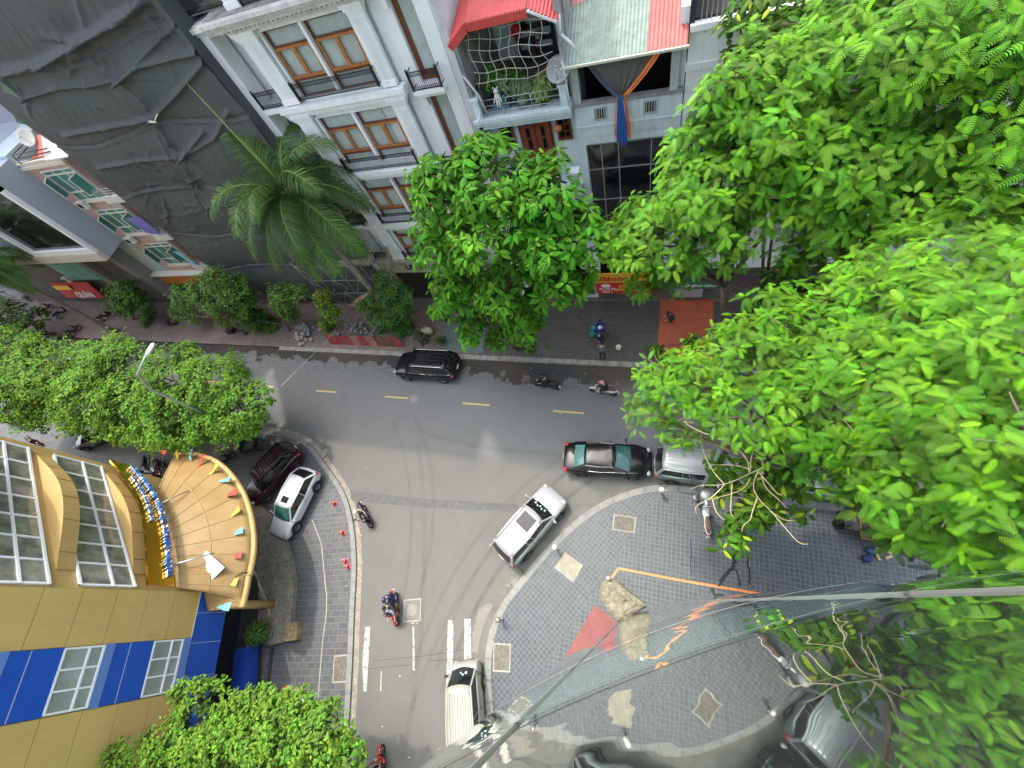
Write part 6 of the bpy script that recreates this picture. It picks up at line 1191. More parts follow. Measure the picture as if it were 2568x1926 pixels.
# motor tricycle under the right-hand trees
a = G('l', 880, 1190, .5); b = G('l', 1180, 1240, .5); az = math.atan2(b.y - a.y, b.x - a.x); e = empty('cargo_tricycle', ((a.x + b.x) / 2, (a.y + b.y) / 2, .12), 'motor tricycle with an open brown timber cargo bed under the right-hand trees', 'tricycle', None, az)
tm_ = M('timber_red', (.22, .08, .04), .7, n=(4, .3)); m = MB()
for y in (-.45, .45): m.box((.1, y, .68), (1.5, .06, .14))
for x in (-.65, .85): m.box((x, 0, .68), (.06, .9, .14))
m.build('cargo_bed', tm_, e); m = MB(); m.box((.1, 0, .6), (1.5, .9, .03)); m.build('bed_floor', M('dark_timber', (.05, .03, .02), .8), e)
for x, y in ((.5, -.52), (.5, .52), (-1.25, 0)):
    w = MB(); w.smooth = True; n = 20; w.loft([[(x + q * math.cos(2 * math.pi * k / n), y + d, .26 + q * math.sin(2 * math.pi * k / n)) for q, d in ((.18, .04), (.26, .03), (.26, -.03), (.18, -.04))] for k in range(n + 1)], caps=False); wo = w.build('wheel', tyre, e); r = MB()
    for k in range(6): t = k * math.pi / 3; r.bar((x, y, .26), (x + .18 * math.cos(t), y, .26 + .18 * math.sin(t)), .02, .02, up=(0, 1, 0))
    r.build('rim', alloy, wo)
m = MB(); m.box((-.95, 0, .62), (.6, .3, .22)); m.tube([(-1.25, 0, .3), (-1.1, 0, 1.0)], .04, 6); m.tube([(-1.0, -.38, 1.05), (-1.1, 0, 1.0), (-1.0, .38, 1.05)], .02, 6); m.build('front_frame', blackp, e)
m = MB(); m.box((-1.12, .42, .5), (.55, .5, .45)); m.build('side_box', blackp, e)
for k, (x, y, lb) in enumerate(((965, 1425, 'navy cloth bag on the setts, furthest from the tricycle'), (1000, 1365, 'blue bag lying against the tricycle'))): g = G('l', x, y, .2); m = MB(); m.smooth = True; m.ball((g.x, g.y, .26), .2, 10, 7, (1.1, .9, .65)); solo(m, 'bag', M('bag_navy', (.015, .02, .1)) if k == 0 else M('bag_blue', (.02, .06, .16)), lb, 'bag', loc=(g.x, g.y, .12))
for k, (x, y) in enumerate(((1040, 1360), (1055, 1410), (1130, 1370), (1140, 1415), (1100, 1210))): g = G('l', x, y, .2 if k < 4 else .9); m = MB(); m.box((g.x, g.y, g.z), (.3, .1, .04), rz=1 + k * .9); solo(m, 'wood_offcut', M('raw_wood', (.5, .35, .2), .8), ['pale timber offcut nearest the blue bag', 'pale timber offcut lying lowest on the setts', 'pale timber offcut against the tricycle wheel', 'pale timber offcut furthest right on the setts', 'pale plank resting on the tricycle bed'][k], 'offcut', loc=tuple(g))
# dark vendor cart at the left of the maroon car
g = G('j', 90, 530, .6); e = empty('street_cart', (g.x, g.y, .12), 'black metal street cart with a grating top in the tree shade', 'cart', None, rad(20)); m = MB(); m.box((0, 0, .55), (1.3, .9, .08))
for x in (-.6, .6):
    for y in (-.4, .4): m.box((x, y, .27), (.05, .05, .5))
for y in (-.42, .42): m.box((0, y, .68), (1.3, .04, .2))
for x in (-.62, .62): m.box((x, 0, .68), (.04, .9, .2))
m.build('frame', blackp, e); m = MB()
for k in range(9): m.bar((-.45, -.3 + k * .075, .62), (.35, -.3 + k * .075, .62), .03, .02)
m.build('grating', M('grate_grey', (.3, .29, .27), .5, .5), e); m = MB(); m.box((.2, .75, .5), (.5, .35, .3)); solo(m, 'stool', M('bag_blue'), 'blue-grey box standing behind the street cart', 'box', loc=(0, 0, 0)).location = (g.x - 1.1, g.y - .6, .12)
# things on the terrace of the red-roofed house
def onT(x, y, z=13.65): return G('S', 1120 + x * .180832, y * .180832, z)
def potplant(name, p, pr, ph, label, potm): e = empty(name, tuple(p), label, 'potted plant', 'potted plants on the roof terrace'); m = MB(); m.cyl((0, 0), pr * .75, 0, ph, 18, pr); m.cyl((0, 0), pr * 1.25, 0, .04, 18, pr * 1.35); m.build('pot', potm, e); return e
POTS = [(potplant('potted_shrub', Vector((-7.1, 18.9, 13.62)), .25, .35, 'round bright green shrub in the blue trough on the terrace', M('trough_blue', (.08, .22, .3), .5)), (0, 0, .95), .55, (.08, .26, .018), .1), (potplant('potted_shrub', Vector((-6.1, 18.55, 13.62)), .28, .38, 'grey-green long-leaved shrub in the big middle pot', M('pot_grey_green', (.22, .29, .26), .6)), (0, 0, .85), .5, (.22, .33, .17), .2), (potplant('potted_shrub', Vector((-5.2, 18.5, 13.62)), .2, .25, 'yellow-green shrub in the small pot by the satellite dish', M('pot_dark', (.08, .07, .06), .7)), (0, 0, .7), .45, (.32, .42, .16), .2)]
m = MB(); m.bb(-7.45, -6.7, 18.3, 18.6, 13.62, 13.85); solo(m, 'planter_trough', M('trough_blue'), 'blue plastic trough on the terrace behind the railing', 'trough', loc=(-7, 18.45, 13.62))
p = onT(1120, 890); m = MB(); m.cyl((p.x, 19.8), .16, 13.62, 14.1, 16); o = solo(m, 'water_drum', M('drum_white', (.6, .62, .62), .5), 'white drum with a purple lid on the terrace', 'drum', loc=(p.x, 19.8, 13.62)); l_ = MB(); l_.cyl((0, 0), .17, .48, .62, 16); l_.build('lid', M('lid_purple', (.12, .08, .4), .5), o)
m = MB(); m.cyl((-5.35, 20.1), .2, 14.0, 14.06, 16)
for k in range(4): a = k * 1.57 + .4; m.bar((-5.35 + .12 * math.cos(a), 20.1 + .12 * math.sin(a), 14), (-5.35 + .2 * math.cos(a), 20.1 + .2 * math.sin(a), 13.62), .03)
solo(m, 'plastic_stool', M('stool_orange', (.4, .1, .04), .6), 'orange-brown plastic stool beside the white drum on the terrace', 'stool', loc=(-5.35, 20.1, 13.62))
m = MB(); m.smooth = True; m.ball((-6.6, 21.2, 15.2), .26, 10, 8, (1, .6, 1)); solo(m, 'red_bag', M('bag_red', (.55, .015, .03), .6), 'red bag hanging at the back of the terrace', 'bag', loc=(-6.6, 21.2, 15.0))
m = MB()
for z in (13.9, 14.4, 14.9): m.bb(-6.9, -5.2, 21.8, 22.3, z, z + .04)
for x in (-6.9, -5.24): m.bb(x, x + .04, 21.8, 22.3, 13.62, 15.2)
solo(m, 'shelf_rack', M('rack_dark', (.06, .06, .06), .6), 'dark open shelf rack against the rear terrace wall', 'shelf', loc=(-6, 22, 13.62)); random.seed(6)
for k, lb in enumerate(('black box on the top tier of the dark terrace shelf', 'pale box on the middle tier of the dark terrace shelf', 'brown box on the bottom tier of the dark terrace shelf', 'tall black box at the right end of the top terrace shelf')): x = (-6.6, -6.0, -6.3, -5.5)[k]; zz = (14.94, 14.44, 13.94, 14.94)[k]; m = MB(); m.bb(x, x + .2, 21.9, 22.15, zz, zz + (.2, .25, .3, .4)[k]); o = solo(m, 'storage_box', M(['box_dark', 'box_pale', 'box_brown', 'box_dark'][k], [(.02, .02, .025), (.4, .4, .38), (.12, .06, .03), (.02, .02, .025)][k]), lb, 'box', 'boxes on the terrace shelves', loc=(x, 22, zz))
m = MB(); m.cyl((-4.6, 20.3), .02, 13.62, 14.1, 8)
for a in (0, 1.57, 3.14, 4.71): m.bar((-4.6, 20.3, 14.05), (-4.6 + .2 * math.cos(a), 20.3 + .2 * math.sin(a), 13.62), .03)
m.box((-4.6, 20.3, 14.08), (.42, .42, .04)); m.box((-4.4, 20.3, 14.35), (.04, .42, .5)); solo(m, 'garden_chair', iron, 'black metal chair at the right side of the terrace', 'chair', loc=(-4.6, 20.3, 13.62))
m = MB(); m.ball((-7.0, 18.0, 14.62), .11, 10, 8); m.ball((-7.0, 18.0, 14.4), .13, 10, 8, (1, .8, 1.2)); m.ball((-7.09, 18.0, 14.75), .04, 6, 5); m.ball((-6.91, 18.0, 14.75), .04, 6, 5); m.tube([(-7.1, 17.95, 14.4), (-7.18, 17.9, 14.2)], .03, 6); m.tube([(-6.9, 17.95, 14.4), (-6.82, 17.9, 14.2)], .03, 6); m.tube([(-7.05, 17.95, 14.3), (-7.06, 17.9, 14.0)], .04, 6); m.tube([(-6.95, 17.95, 14.3), (-6.94, 17.9, 14.0)], .04, 6); solo(m, 'soft_toy', M('toy_white', (.62, .6, .55), .9), 'white soft toy drying on the terrace railing', 'toy', loc=(-7, 18, 14))
# hanging pots on the lower window, bird cage at the wall
m = MB(); m.smooth = True; m.ball((-4.72, 18.15, 12.6), .2, 12, 8, (1, .8, .75)); solo(m, 'hanging_basket', M('basket_tan', (.4, .17, .06), .8), 'tan basket hanging beside the right small window', 'basket', loc=(-4.72, 18.15, 12.6))
m = MB(); 
for k in range(10): a = k * .628; m.tube([(-8.0 + .3 * math.cos(a), 18.5 + .25 * math.sin(a), 13.65), (-8.0 + .3 * math.cos(a), 18.5 + .25 * math.sin(a), 14.35), (-8.0, 18.5, 14.7)], .012, 4)
solo(m, 'bird_cage', iron, 'old black bird cage in the left corner of the terrace', 'cage', loc=(-8, 18.5, 13.65))
# rough stone mound and small post on the plaza
mnd = MB(); P = [G('o', x, y, .2) for x, y in ((1030, 150), (975, 195), (955, 300), (1010, 400), (1100, 500), (1180, 480), (1335, 380), (1310, 350), (1200, 260), (1100, 180))]; c = sum(P, Vector()) / len(P); random.seed(9)
n = len(P); rings = [[(p.x, p.y, .1) for p in P]] + [[(c.x + (p.x - c.x) * s + random.uniform(-.04, .04), c.y + (p.y - c.y) * s + random.uniform(-.04, .04), z + random.uniform(-.03, .03)) for p in P] for s, z in ((.96, .28), (.8, .36), (.6, .42), (.4, .36), (.2, .45))]
mnd.loft(rings[::-1]); solo(mnd, 'rock_mound', M('pale_rock', (.2, .18, .13), .8, n=(5, .5), b=(9, 1.0, .06)), 'low mound of pale rough rock at the end of the orange tile border', 'rock', loc=(c.x, c.y, .12))
m = MB(); g = G('o', 1028, 158, .5); m.ball((g.x, g.y, .5), .1, 10, 7); m.cyl((g.x, g.y), .05, .12, .5, 10); solo(m, 'marker_post', M('cap_pale'), 'small pale marker post at the corner of the orange border', 'post', loc=(g.x, g.y, .12))
# dark planter boxes round the kerb trees
for (t, x, y, lb) in (('e', 1365, 1135, 'dark tree box below the small round tree'), ('e', 1830, 1200, 'black bin bag beneath the broad kerb tree')):
    g = G(t, x, y, .3); m = MB(); m.box((g.x, g.y, .35), (1.0 if t == 'e' and x < 1500 else .7, .5, .45), rz=.1); solo(m, 'planter_box' if x < 1500 else 'bin_bag', M('box_black', (.03, .032, .035), .5, n=(2, .5)), lb, 'planter' if x < 1500 else 'bag', loc=(g.x, g.y, .12))
# ================================================================ trees and plants
bark = M('bark', (.13, .1, .075), .9, n=(5, .4), b=(12, .8, .02)); bark_pale = M('bark_pale', (.3, .26, .2), .85, n=(3, .3), b=(8, .5, .02)); twig_m = M('bare_twig', (.42, .34, .22), .8)
def leaf_mat(name, trans=.35, rough=.5, sat=1.0):
    m = bpy.data.materials.new(name); m.use_nodes = True; t = m.node_tree; p = t.nodes['Principled BSDF']; at = t.nodes.new('ShaderNodeAttribute'); at.attribute_name = 'tone'
    t.links.new(at.outputs['Color'], p.inputs['Base Color']); p.inputs['Roughness'].default_value = rough; p.inputs['Specular IOR Level'].default_value = .15
    tr = t.nodes.new('ShaderNodeBsdfTranslucent'); hs = t.nodes.new('ShaderNodeHueSaturation'); hs.inputs['Value'].default_value = 1.25; hs.inputs['Hue'].default_value = .49; t.links.new(at.outputs['Color'], hs.inputs['Color']); t.links.new(hs.outputs[0], tr.inputs[0])
    mx = t.nodes.new('ShaderNodeMixShader'); mx.inputs[0].default_value = trans; t.links.new(p.outputs[0], mx.inputs[1]); t.links.new(tr.outputs[0], mx.inputs[2]); t.links.new(mx.outputs[0], t.nodes['Material Output'].inputs[0]); return m
LM = leaf_mat('leaf_green'); LMg = leaf_mat('leaf_glossy', .2, .35); RS = np.random.RandomState(12)
def feather(pairs, w=.34, droop=.28, slim=.75):
    V = []; Fq = []
    for i in range(pairs):
        x0 = .08 + .92 * i / pairs; dx = .92 / pairs; t = (i + .5) / pairs; hw = w * .5 * (math.sin(math.pi * (t * .84 + .13)) ** .55); z0 = -droop * x0 * x0
        for s in (-1, 1):
            k = len(V); a = dx * slim; V += [(x0, 0, z0), (x0 + a, 0, z0), (x0 + a * .8 + hw * .35, s * hw, z0 - .05 * w), (x0 + hw * .35, s * hw * .96, z0 - .05 * w)]; Fq.append([k, k + 1, k + 2, k + 3] if s > 0 else [k + 3, k + 2, k + 1, k])
    k = len(V); V += [(0, -.006, 0), (.5, -.005, -droop * .25), (.5, .005, -droop * .25), (0, .006, 0)]; Fq.append([k, k + 1, k + 2, k + 3]); k = len(V); V += [(.5, -.005, -droop * .25 + .002), (1, -.002, -droop + .002), (1, .002, -droop + .002), (.5, .005, -droop * .25 + .002)]; Fq.append([k, k + 1, k + 2, k + 3])
    return np.array(V), np.array(Fq)
def oval(n=4, w=.36, droop=.3, fold=.06):
    V = []; Fq = []
    for i in range(n + 1): t = i / n; hw = w * .5 * math.sin(math.pi * min(1, t * .9 + .07)) ** .7; z = -droop * t * t; V += [(t, -hw, z - fold * hw * 4), (t, 0, z), (t, hw, z - fold * hw * 4)]
    for i in range(n): a = 3 * i; Fq += [[a, a + 3, a + 4, a + 1], [a + 1, a + 4, a + 5, a + 2]]
    return np.array(V), np.array(Fq)
FE_NEAR = feather(15, .37, slim=.55); FE_FAR = feather(9, .4, slim=.66); OV = oval(3, .44); SM = oval(2, .62, .15)
def leafset(P, A, k, L, tpl, cols, young=.15, elev=(-.3, .3), lvar=.45, ycol=(.36, .46, .03), offs=.05, jit=.5):
    """k leaves round every twig tip P with axis A; returns vertices, faces, colours"""
    n = len(P); A = A / np.linalg.norm(A, axis=1, keepdims=True); up = np.where(np.abs(A[:, 2:3]) > .9, [[1., 0, 0]], [[0, 0, 1.]]); u = np.cross(A, up); u /= np.linalg.norm(u, axis=1, keepdims=True); v = np.cross(A, u)
    N = n * k; idx = np.repeat(np.arange(n), k); phi = (np.tile(np.arange(k), n) * 2.39996 + np.repeat(RS.rand(n) * 6.28, k) + RS.randn(N) * jit * 1.1); el = RS.uniform(elev[0], elev[1], N); yg = RS.rand(N) < young; el = np.where(yg, el + .55, el)
    a, uu, vv = A[idx], u[idx], v[idx]; d = np.cos(el)[:, None] * (uu * np.cos(phi)[:, None] + vv * np.sin(phi)[:, None]) + np.sin(el)[:, None] * a; d[:, 2] -= .12; d /= np.linalg.norm(d, axis=1, keepdims=True)
    nr = a - d * np.sum(a * d, 1, keepdims=True); nr += RS.randn(N, 3) * .16 * jit * 2; nr -= d * np.sum(nr * d, 1, keepdims=True); nr /= np.linalg.norm(nr, axis=1, keepdims=True); s = np.cross(nr, d)
    T_, Fq = tpl; Ls = L * (1 + lvar * (RS.rand(N) - .6)) * np.where(yg, .72, 1); O = P[idx] + d * offs * RS.uniform(.2, 3, (N, 1)) + a * (RS.randn(N, 1) * .06 * L / .4)
    V = O[:, None, :] + Ls[:, None, None] * (T_[None, :, 0:1] * d[:, None, :] + T_[None, :, 1:2] * s[:, None, :] + T_[None, :, 2:3] * nr[:, None, :])
    c = cols[idx] * (1 + .26 * RS.randn(N, 1)).clip(.45, 1.7); c = np.where(yg[:, None], np.array([ycol]) * (1 + .15 * RS.randn(N, 1)), c); c = np.clip(c, .004, .9)
    nv = len(T_); Fa = (Fq[None] + (np.arange(N) * nv)[:, None, None]).reshape(-1, 4); Cc = np.concatenate([np.repeat(c, nv, 0), np.ones((N * nv, 1))], 1); return V.reshape(-1, 3), Fa, Cc
def blob_tips(c, r, n, flat=.75, down=-.35, inner=.12, rough=.16):
    """twig tips scattered over a lumpy ellipsoid"""
    q = RS.randn(int(n * 2.6), 3); q /= np.linalg.norm(q, axis=1, keepdims=True); q = q[q[:, 2] > down][:n]; m = len(q)
    ph = RS.rand(4, 3) * 6; lump = sum(np.sin(q @ (RS.randn(3) * 3.2) + p[0]) for p in ph) / 4; rr = r * (1 + rough * lump) * (1 - inner * np.abs(RS.randn(m))).clip(.35, 1.1)
    rr = rr * np.where(RS.rand(m) < .1, 1 + .3 * RS.rand(m), 1); P = np.array(c) + q * rr[:, None] * np.array([1, 1, flat]); A = q * .5 + np.array([0, 0, .85])
    f_ = 3.2 / max(r, .5) ** .5; fld = np.sin(P[:, 0] * f_ + 1.3 * np.sin(P[:, 1] * f_ * .7)) + np.sin(P[:, 1] * f_ * 1.1 + 2) + np.sin(P[:, 2] * f_ * 1.3 + P[:, 0]); ok = fld > -1.35; P = P[ok]; A = A[ok]; P[:, 2] += .1 * r * np.sin(fld[ok] * 1.5); return P, A
def tree(name, label, base, blobs, col, L, tpl, dens, k=7, cat='tree', group=None, trunk_r=.16, mat=None, young=.15, ycol=(.36, .46, .03), elev=(-.3, .3), fork=None, flat=.75, bk=None, down=-.35, var=.18, trunk=True, rough=.16, tipn=None):
    """blobs: (centre, radius[, darkness]) in world metres; trunk > limbs run from the base into every blob"""
    e = empty(name, base, label, cat, group); B = Vector(base); Vs, Fs, Cs = [], [], []; off = 0
    for b in blobs:
        c, r = Vector(b[0]), b[1]; n = int(dens * r * r * 9); P, A = blob_tips(c, r, n, flat, down, rough=rough); cc = np.array(col)[None] * (1 + var * RS.randn(len(P), 1)).clip(.5, 1.7) * (b[2] if len(b) > 2 else 1.0); cc[:, 0] *= 1 + .16 * RS.randn(len(P)).clip(-1.5, 1.5)
        V, Fa, Cc = leafset(P - np.array(B), A, k, L, tpl, cc, young, elev, ycol=ycol); Vs.append(V); Fs.append(Fa + off); Cs.append(Cc); off += len(V)
        n2 = int(n * .35); P, A = blob_tips(c, r * .68, n2, flat, -.9); V, Fa, Cc = leafset(P - np.array(B), A, k, L, tpl, np.repeat(np.array(col)[None] * .45, len(P), 0), 0, elev); Vs.append(V); Fs.append(Fa + off); Cs.append(Cc); off += len(V)  # inner leaves coloured darker to imitate shade inside the crown
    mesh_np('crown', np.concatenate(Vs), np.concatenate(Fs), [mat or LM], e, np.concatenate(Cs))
    if trunk:
        cen = sum((Vector(b[0]) for b in blobs), Vector()) / len(blobs); lo = min(b[0][2] - b[1] * .5 for b in blobs); fk = Vector(fork) if fork else Vector((lerp(B.x, cen.x, .35), lerp(B.y, cen.y, .35), max(B.z + .8, lerp(B.z, lo, .75))))
        m = MB(); m.tube([B - UZ * .05, B.lerp(fk, .5) + Vector((.05, .03, 0)), fk], [trunk_r * 1.25, trunk_r, trunk_r * .85], 9); m.build('trunk', bk or bark, e, top=e)
        m = MB(); random.seed(len(blobs))
        for b in blobs:
            c = Vector(b[0]); mid = fk.lerp(c, .5) + Vector((random.uniform(-.3, .3), random.uniform(-.3, .3), .25)); m.tube([fk, mid, c], [trunk_r * .6, trunk_r * .4, trunk_r * .18], 6)
            for _ in range(5): d = Vector((random.gauss(0, 1), random.gauss(0, 1), abs(random.gauss(0, .6)))).normalized(); m.tube([mid.lerp(c, random.uniform(.4, 1)), c + d * b[1] * .5, c + d * b[1] * .92], [trunk_r * .2, trunk_r * .12, trunk_r * .05], 4)
        m.build('limbs', bk or bark, e, top=e)
    return e
def pd(x, y, Y): return tuple(F('D', x, y, Y))
def pz(x, y, z): return tuple(G('D', x, y, z))
BR = (.1, .255, .016)
# broad tree in front of the white house (medium green)
tree('street_tree', 'broad mid-green feather-leaved tree in front of the red-roofed house', (-9.2, 14.3, .12), [(pd(*p[:3]), p[3]) for p in ((960, 400, 13.2, 1.5), (1060, 380, 13.2, 1.7), (1170, 410, 13, 1.25), (950, 520, 12.8, 1.6), (1070, 500, 12.4, 2.0), (1200, 510, 12.6, 1.8), (990, 620, 12.6, 1.6), (1110, 620, 12.2, 1.8), (1220, 600, 12.4, 1.3), (1020, 700, 12.6, 1.15), (1130, 690, 12.4, 1.2), (1080, 730, 12.8, .8), (1240, 480, 12.8, 1.0), (960, 660, 12.9, .8))],
     (.08, .25, .016), .41, OV, 3.7, k=7, group='trees on the far pavement', trunk_r=.2, young=.13, ycol=(.12, .3, .02))
tree('street_tree', 'bright green tree spreading in front of the patched roof house', (3.8, 14.7, .12), [(pd(*p[:3]), p[3]) for p in ((1580, 185, 13.8, .9), (1545, 255, 13.6, 1.1), (1500, 335, 13.4, 1.2), (1415, 450, 13.0, 1.0), (1540, 400, 12.8, 1.8), (1640, 260, 13.6, 1.7), (1350, 520, 12.6, 1.1), (1430, 510, 12.2, 1.7), (1400, 610, 12.2, .8), (1450, 600, 12.0, .7), (1580, 420, 12.6, 2.0), (1660, 300, 13.4, 1.8), (1550, 530, 12.2, 1.2), (1650, 180, 14.2, 1.5), (1700, 430, 12.8, 1.5))],
     (.105, .27, .02), .4, FE_FAR, 3.3, k=8, group='trees on the far pavement', trunk_r=.2, ycol=(.17, .42, .015))
tree('street_tree', 'bright tree filling the top right of the view beyond the near trees', (8.2, 14.6, .12), [(pd(*p[:3]), p[3]) for p in ((1760, 190, 14.2, 1.9), (1900, 130, 14.2, 2.1), (2050, 70, 14.4, 2.2), (2200, 60, 14.4, 2.4), (1800, 320, 13.2, 2.1), (1950, 260, 13.4, 2.2), (2120, 200, 13.4, 2.4), (2250, 280, 12.8, 2.2), (1780, 460, 12.4, 1.7), (1900, 420, 12.6, 2.0), (2050, 380, 12.4, 2.2), (2200, 400, 12, 2.1), (1830, 560, 12.0, 1.0), (1800, 60, 16, 1.7), (1950, 0, 16, 2.0), (1720, 560, 12.6, 1.0))],
     (.105, .27, .02), .42, FE_FAR, 3.1, k=8, group='trees on the far pavement', trunk_r=.24, ycol=(.17, .42, .015))
tree('street_tree', 'dark green tree in shade behind the gap in the bright crowns', (5.6, 14.8, .12), [(pd(*p[:3]), p[3]) for p in ((1690, 640, 13.6, 1.4), (1660, 720, 13.6, 1.0), (1720, 660, 13.6, 1.6), (1800, 640, 13.8, 1.5), (1660, 60, 17, 1.5), (1730, 120, 16.5, 1.3))], (.05, .12, .014), .42, OV, 2.8, k=7, group='trees on the far pavement', young=.06)
# near trees over the plaza kerb, close to the camera
tree('street_tree', 'large bright tree with feathery leaves hanging over the parked silver car', (4.7, 5.3, .12), [(pz(*p[:3]), p[3]) for p in ((1440, 810, 10.2, 1.0), (1400, 890, 9.6, .75), (1470, 930, 9.2, .55), (1500, 825, 11, 1.15), (1640, 770, 11.6, 1.5), (1560, 900, 7.6, .9), (1650, 900, 11.4, 1.2), (1760, 760, 12.2, 1.6), (1800, 880, 12.2, 1.4), (1720, 950, 10.6, .9), (1800, 1000, 10.4, .9), (1560, 760, 11, 1.0), (1700, 690, 12, 1.1), (1840, 660, 12.5, 1.3), (1900, 790, 13, 1.4), (1900, 960, 12.2, 1.1))],
     BR, .38, FE_NEAR, 3.3, k=8, group='trees on the plaza side', trunk_r=.2, ycol=(.2, .46, .015), fork=(4.4, 5.4, 7.5))
tree('street_tree', 'nearest bright feathery tree filling the right edge of the view', (10.5, 4.9, .12), [(pz(*p[:3]), p[3]) for p in ((1960, 590, 13.2, 1.4), (2080, 560, 13.6, 1.5), (2200, 500, 13.4, 1.6), (2000, 700, 13.8, 1.4), (2140, 680, 14.4, 1.6), (2260, 640, 14.4, 1.5), (1990, 850, 14.0, 1.2), (2110, 830, 14.8, 1.3), (2230, 800, 15, 1.3), (2010, 980, 13.6, 1.0), (2130, 970, 14.8, 1.1), (2230, 960, 15.2, 1.1), (1960, 1090, 12, .9), (2060, 1100, 13.6, .95), (2170, 1110, 14.2, .95), (2250, 1130, 14.6, .9), (2100, 1190, 12.6, .7), (2200, 1210, 13, .7), (1900, 600, 13, 1.0), (2320, 900, 14.5, 1.3))],
     BR, .4, FE_NEAR, 3.2, k=8, group='trees on the plaza side', trunk_r=.22, ycol=(.2, .46, .015), fork=(9.8, 4.6, 8))
tree('street_tree', 'low leafy sprays below the bare branches beside the street lamp', (4.6, 4.4, .12), [(pz(*p[:3]), p[3]) for p in ((1600, 1090, 6.2, .75), (1590, 1160, 5.6, .55), (1650, 1110, 6.4, .65), (1560, 1010, 6.5, .55), (1640, 1010, 7, .85), (1700, 1040, 6.6, .7), (1720, 1100, 6.2, .4))], (.08, .18, .015), .46, OV, 2.8, k=7, group='trees on the plaza side', trunk_r=.1, young=.1)
tree('street_tree', 'leafy low branches shading the minibus and tricycle', (8.6, 5.2, .12), [(pz(*p[:3]), p[3]) for p in ((1800, 1010, 7, 1.1), (1900, 1060, 7.5, 1.1), (1850, 960, 8, 1.2), (1960, 1150, 8, .9), (2020, 1180, 8.5, 1), (1730, 960, 7.5, .8))], (.055, .13, .014), .5, FE_FAR, 2.4, k=7, group='trees on the plaza side', trunk_r=.12, young=.05)
tree('small_tree', 'leafy sapling overhanging the red forecourt by the road edge', (1.6, 14.0, .12), [(pz(*p[:3]), p[3]) for p in ((1500, 745, 4, .55), (1440, 790, 4.2, .7), (1545, 720, 4, .35), (1420, 750, 3.8, .35), (1480, 800, 4, .5))], (.07, .18, .016), .36, OV, 4, k=7, group='small trees on the far pavement', trunk_r=.05, young=.08)
# bare branches
def bare(label, z, lines, loc_i=0):
    P0 = G('S', *lines[0][0], z); e = MB()
    for ln in lines:
        pts = []; n = len(ln)
        for i, (x, y) in enumerate(ln): pts.append(G('S', x, y, z + .5 * i / n))
        q = smooth([(p.x, p.y) for p in pts], 2); zz = [lerp(pts[0].z, pts[-1].z, i / (len(q) - 1)) for i in range(len(q))]; e.tube([(a[0], a[1], b) for a, b in zip(q, zz)], [lerp(.02, .005, i / (len(q) - 1)) for i in range(len(q))], 6)
    solo(e, 'bare_branch', twig_m, label, 'branch', loc=tuple(P0))
def s17(*p): return [(1700 + x * .33156, 900 + y * .33156) for x, y in p]
bare('bare pale branches reaching over the plaza beside the lamp', 9.0, [s17((640, 825), (560, 860), (350, 960), (180, 950), (90, 985)), s17((350, 955), (250, 1060), (130, 1110), (140, 1170)), s17((600, 850), (700, 960), (760, 1030), (800, 1020)), s17((610, 840), (560, 960), (600, 1050), (700, 1150), (800, 1220), (890, 1225)), s17((600, 1050), (560, 1160), (550, 1220), (490, 1260), (485, 1310)), s17((700, 1150), (820, 1290), (920, 1400), (985, 1400)),
    s17((545, 850), (550, 750), (600, 620), (690, 545)), s17((560, 820), (470, 700), (350, 620), (340, 650)), s17((550, 840), (430, 800), (260, 800)), s17((540, 860), (520, 740), (440, 660)), s17((640, 830), (640, 760), (560, 700)), s17((410, 950), (400, 1080), (400, 1180), (425, 1195)), s17((260, 1060), (280, 1150), (340, 1215), (360, 1210)), s17((350, 950), (260, 850), (180, 680), (175, 560)), s17((620, 850), (660, 980), (750, 1050), (830, 1130)), s17((550, 900), (490, 1000), (250, 1060))])
bare('thin bare twigs crossing the lane above the silver car', 10.5, [s17((230, 395), (120, 420), (0, 465)), s17((150, 415), (60, 360), (0, 330)), s17((120, 425), (30, 480), (190, 560), (240, 570))])
# small-leaved trees: left row, bottom tree
LG = (.105, .235, .022)
tree('street_tree', 'small-leaved tree behind the flagged canopy, right end of the left row', (-29.5, 5.2, .12), [(pz(*p[:3]), p[3]) for p in ((520, 880, 5.5, 1.9), (460, 830, 6, 2.2), (400, 900, 5.6, 2.3), (370, 810, 6.2, 2.1), (330, 890, 5.6, 2.2), (470, 910, 5, 1.6), (350, 925, 5, 1.6), (540, 910, 5, 1.0), (400, 770, 6, 1.1))], LG, .2, SM, 9, k=7, group='small-leaved trees on the left pavement', young=.2, ycol=(.12, .27, .02), down=-.6, rough=.25)
tree('street_tree', 'small-leaved tree in the middle of the left row by the lamp head', (-40, 5.1, .12), [(pz(*p[:3]), p[3]) for p in ((260, 800, 6, 2.5), (200, 850, 6, 2.7), (270, 870, 5.8, 2.3), (150, 800, 6.2, 2.5), (180, 870, 5.4, 2.3), (250, 905, 5, 1.8), (240, 760, 6, 1.5))], LG, .22, SM, 7, k=7, group='small-leaved trees on the left pavement', young=.25, ycol=(.14, .3, .02), down=-.6, rough=.25)
tree('street_tree', 'small-leaved tree at the left edge above the yellow building', (-52, 5.0, .12), [(pz(*p[:3]), p[3]) for p in ((100, 830, 6, 2.6), (50, 845, 6, 2.6), (20, 810, 6.2, 2.6), (90, 875, 5.2, 2.2), (0, 860, 5.5, 2.2), (10, 750, 6, 2.2), (60, 760, 6, 1.8))], LG, .24, SM, 6, k=7, group='small-leaved trees on the left pavement', young=.25, ycol=(.14, .3, .02), down=-.6, rough=.25)
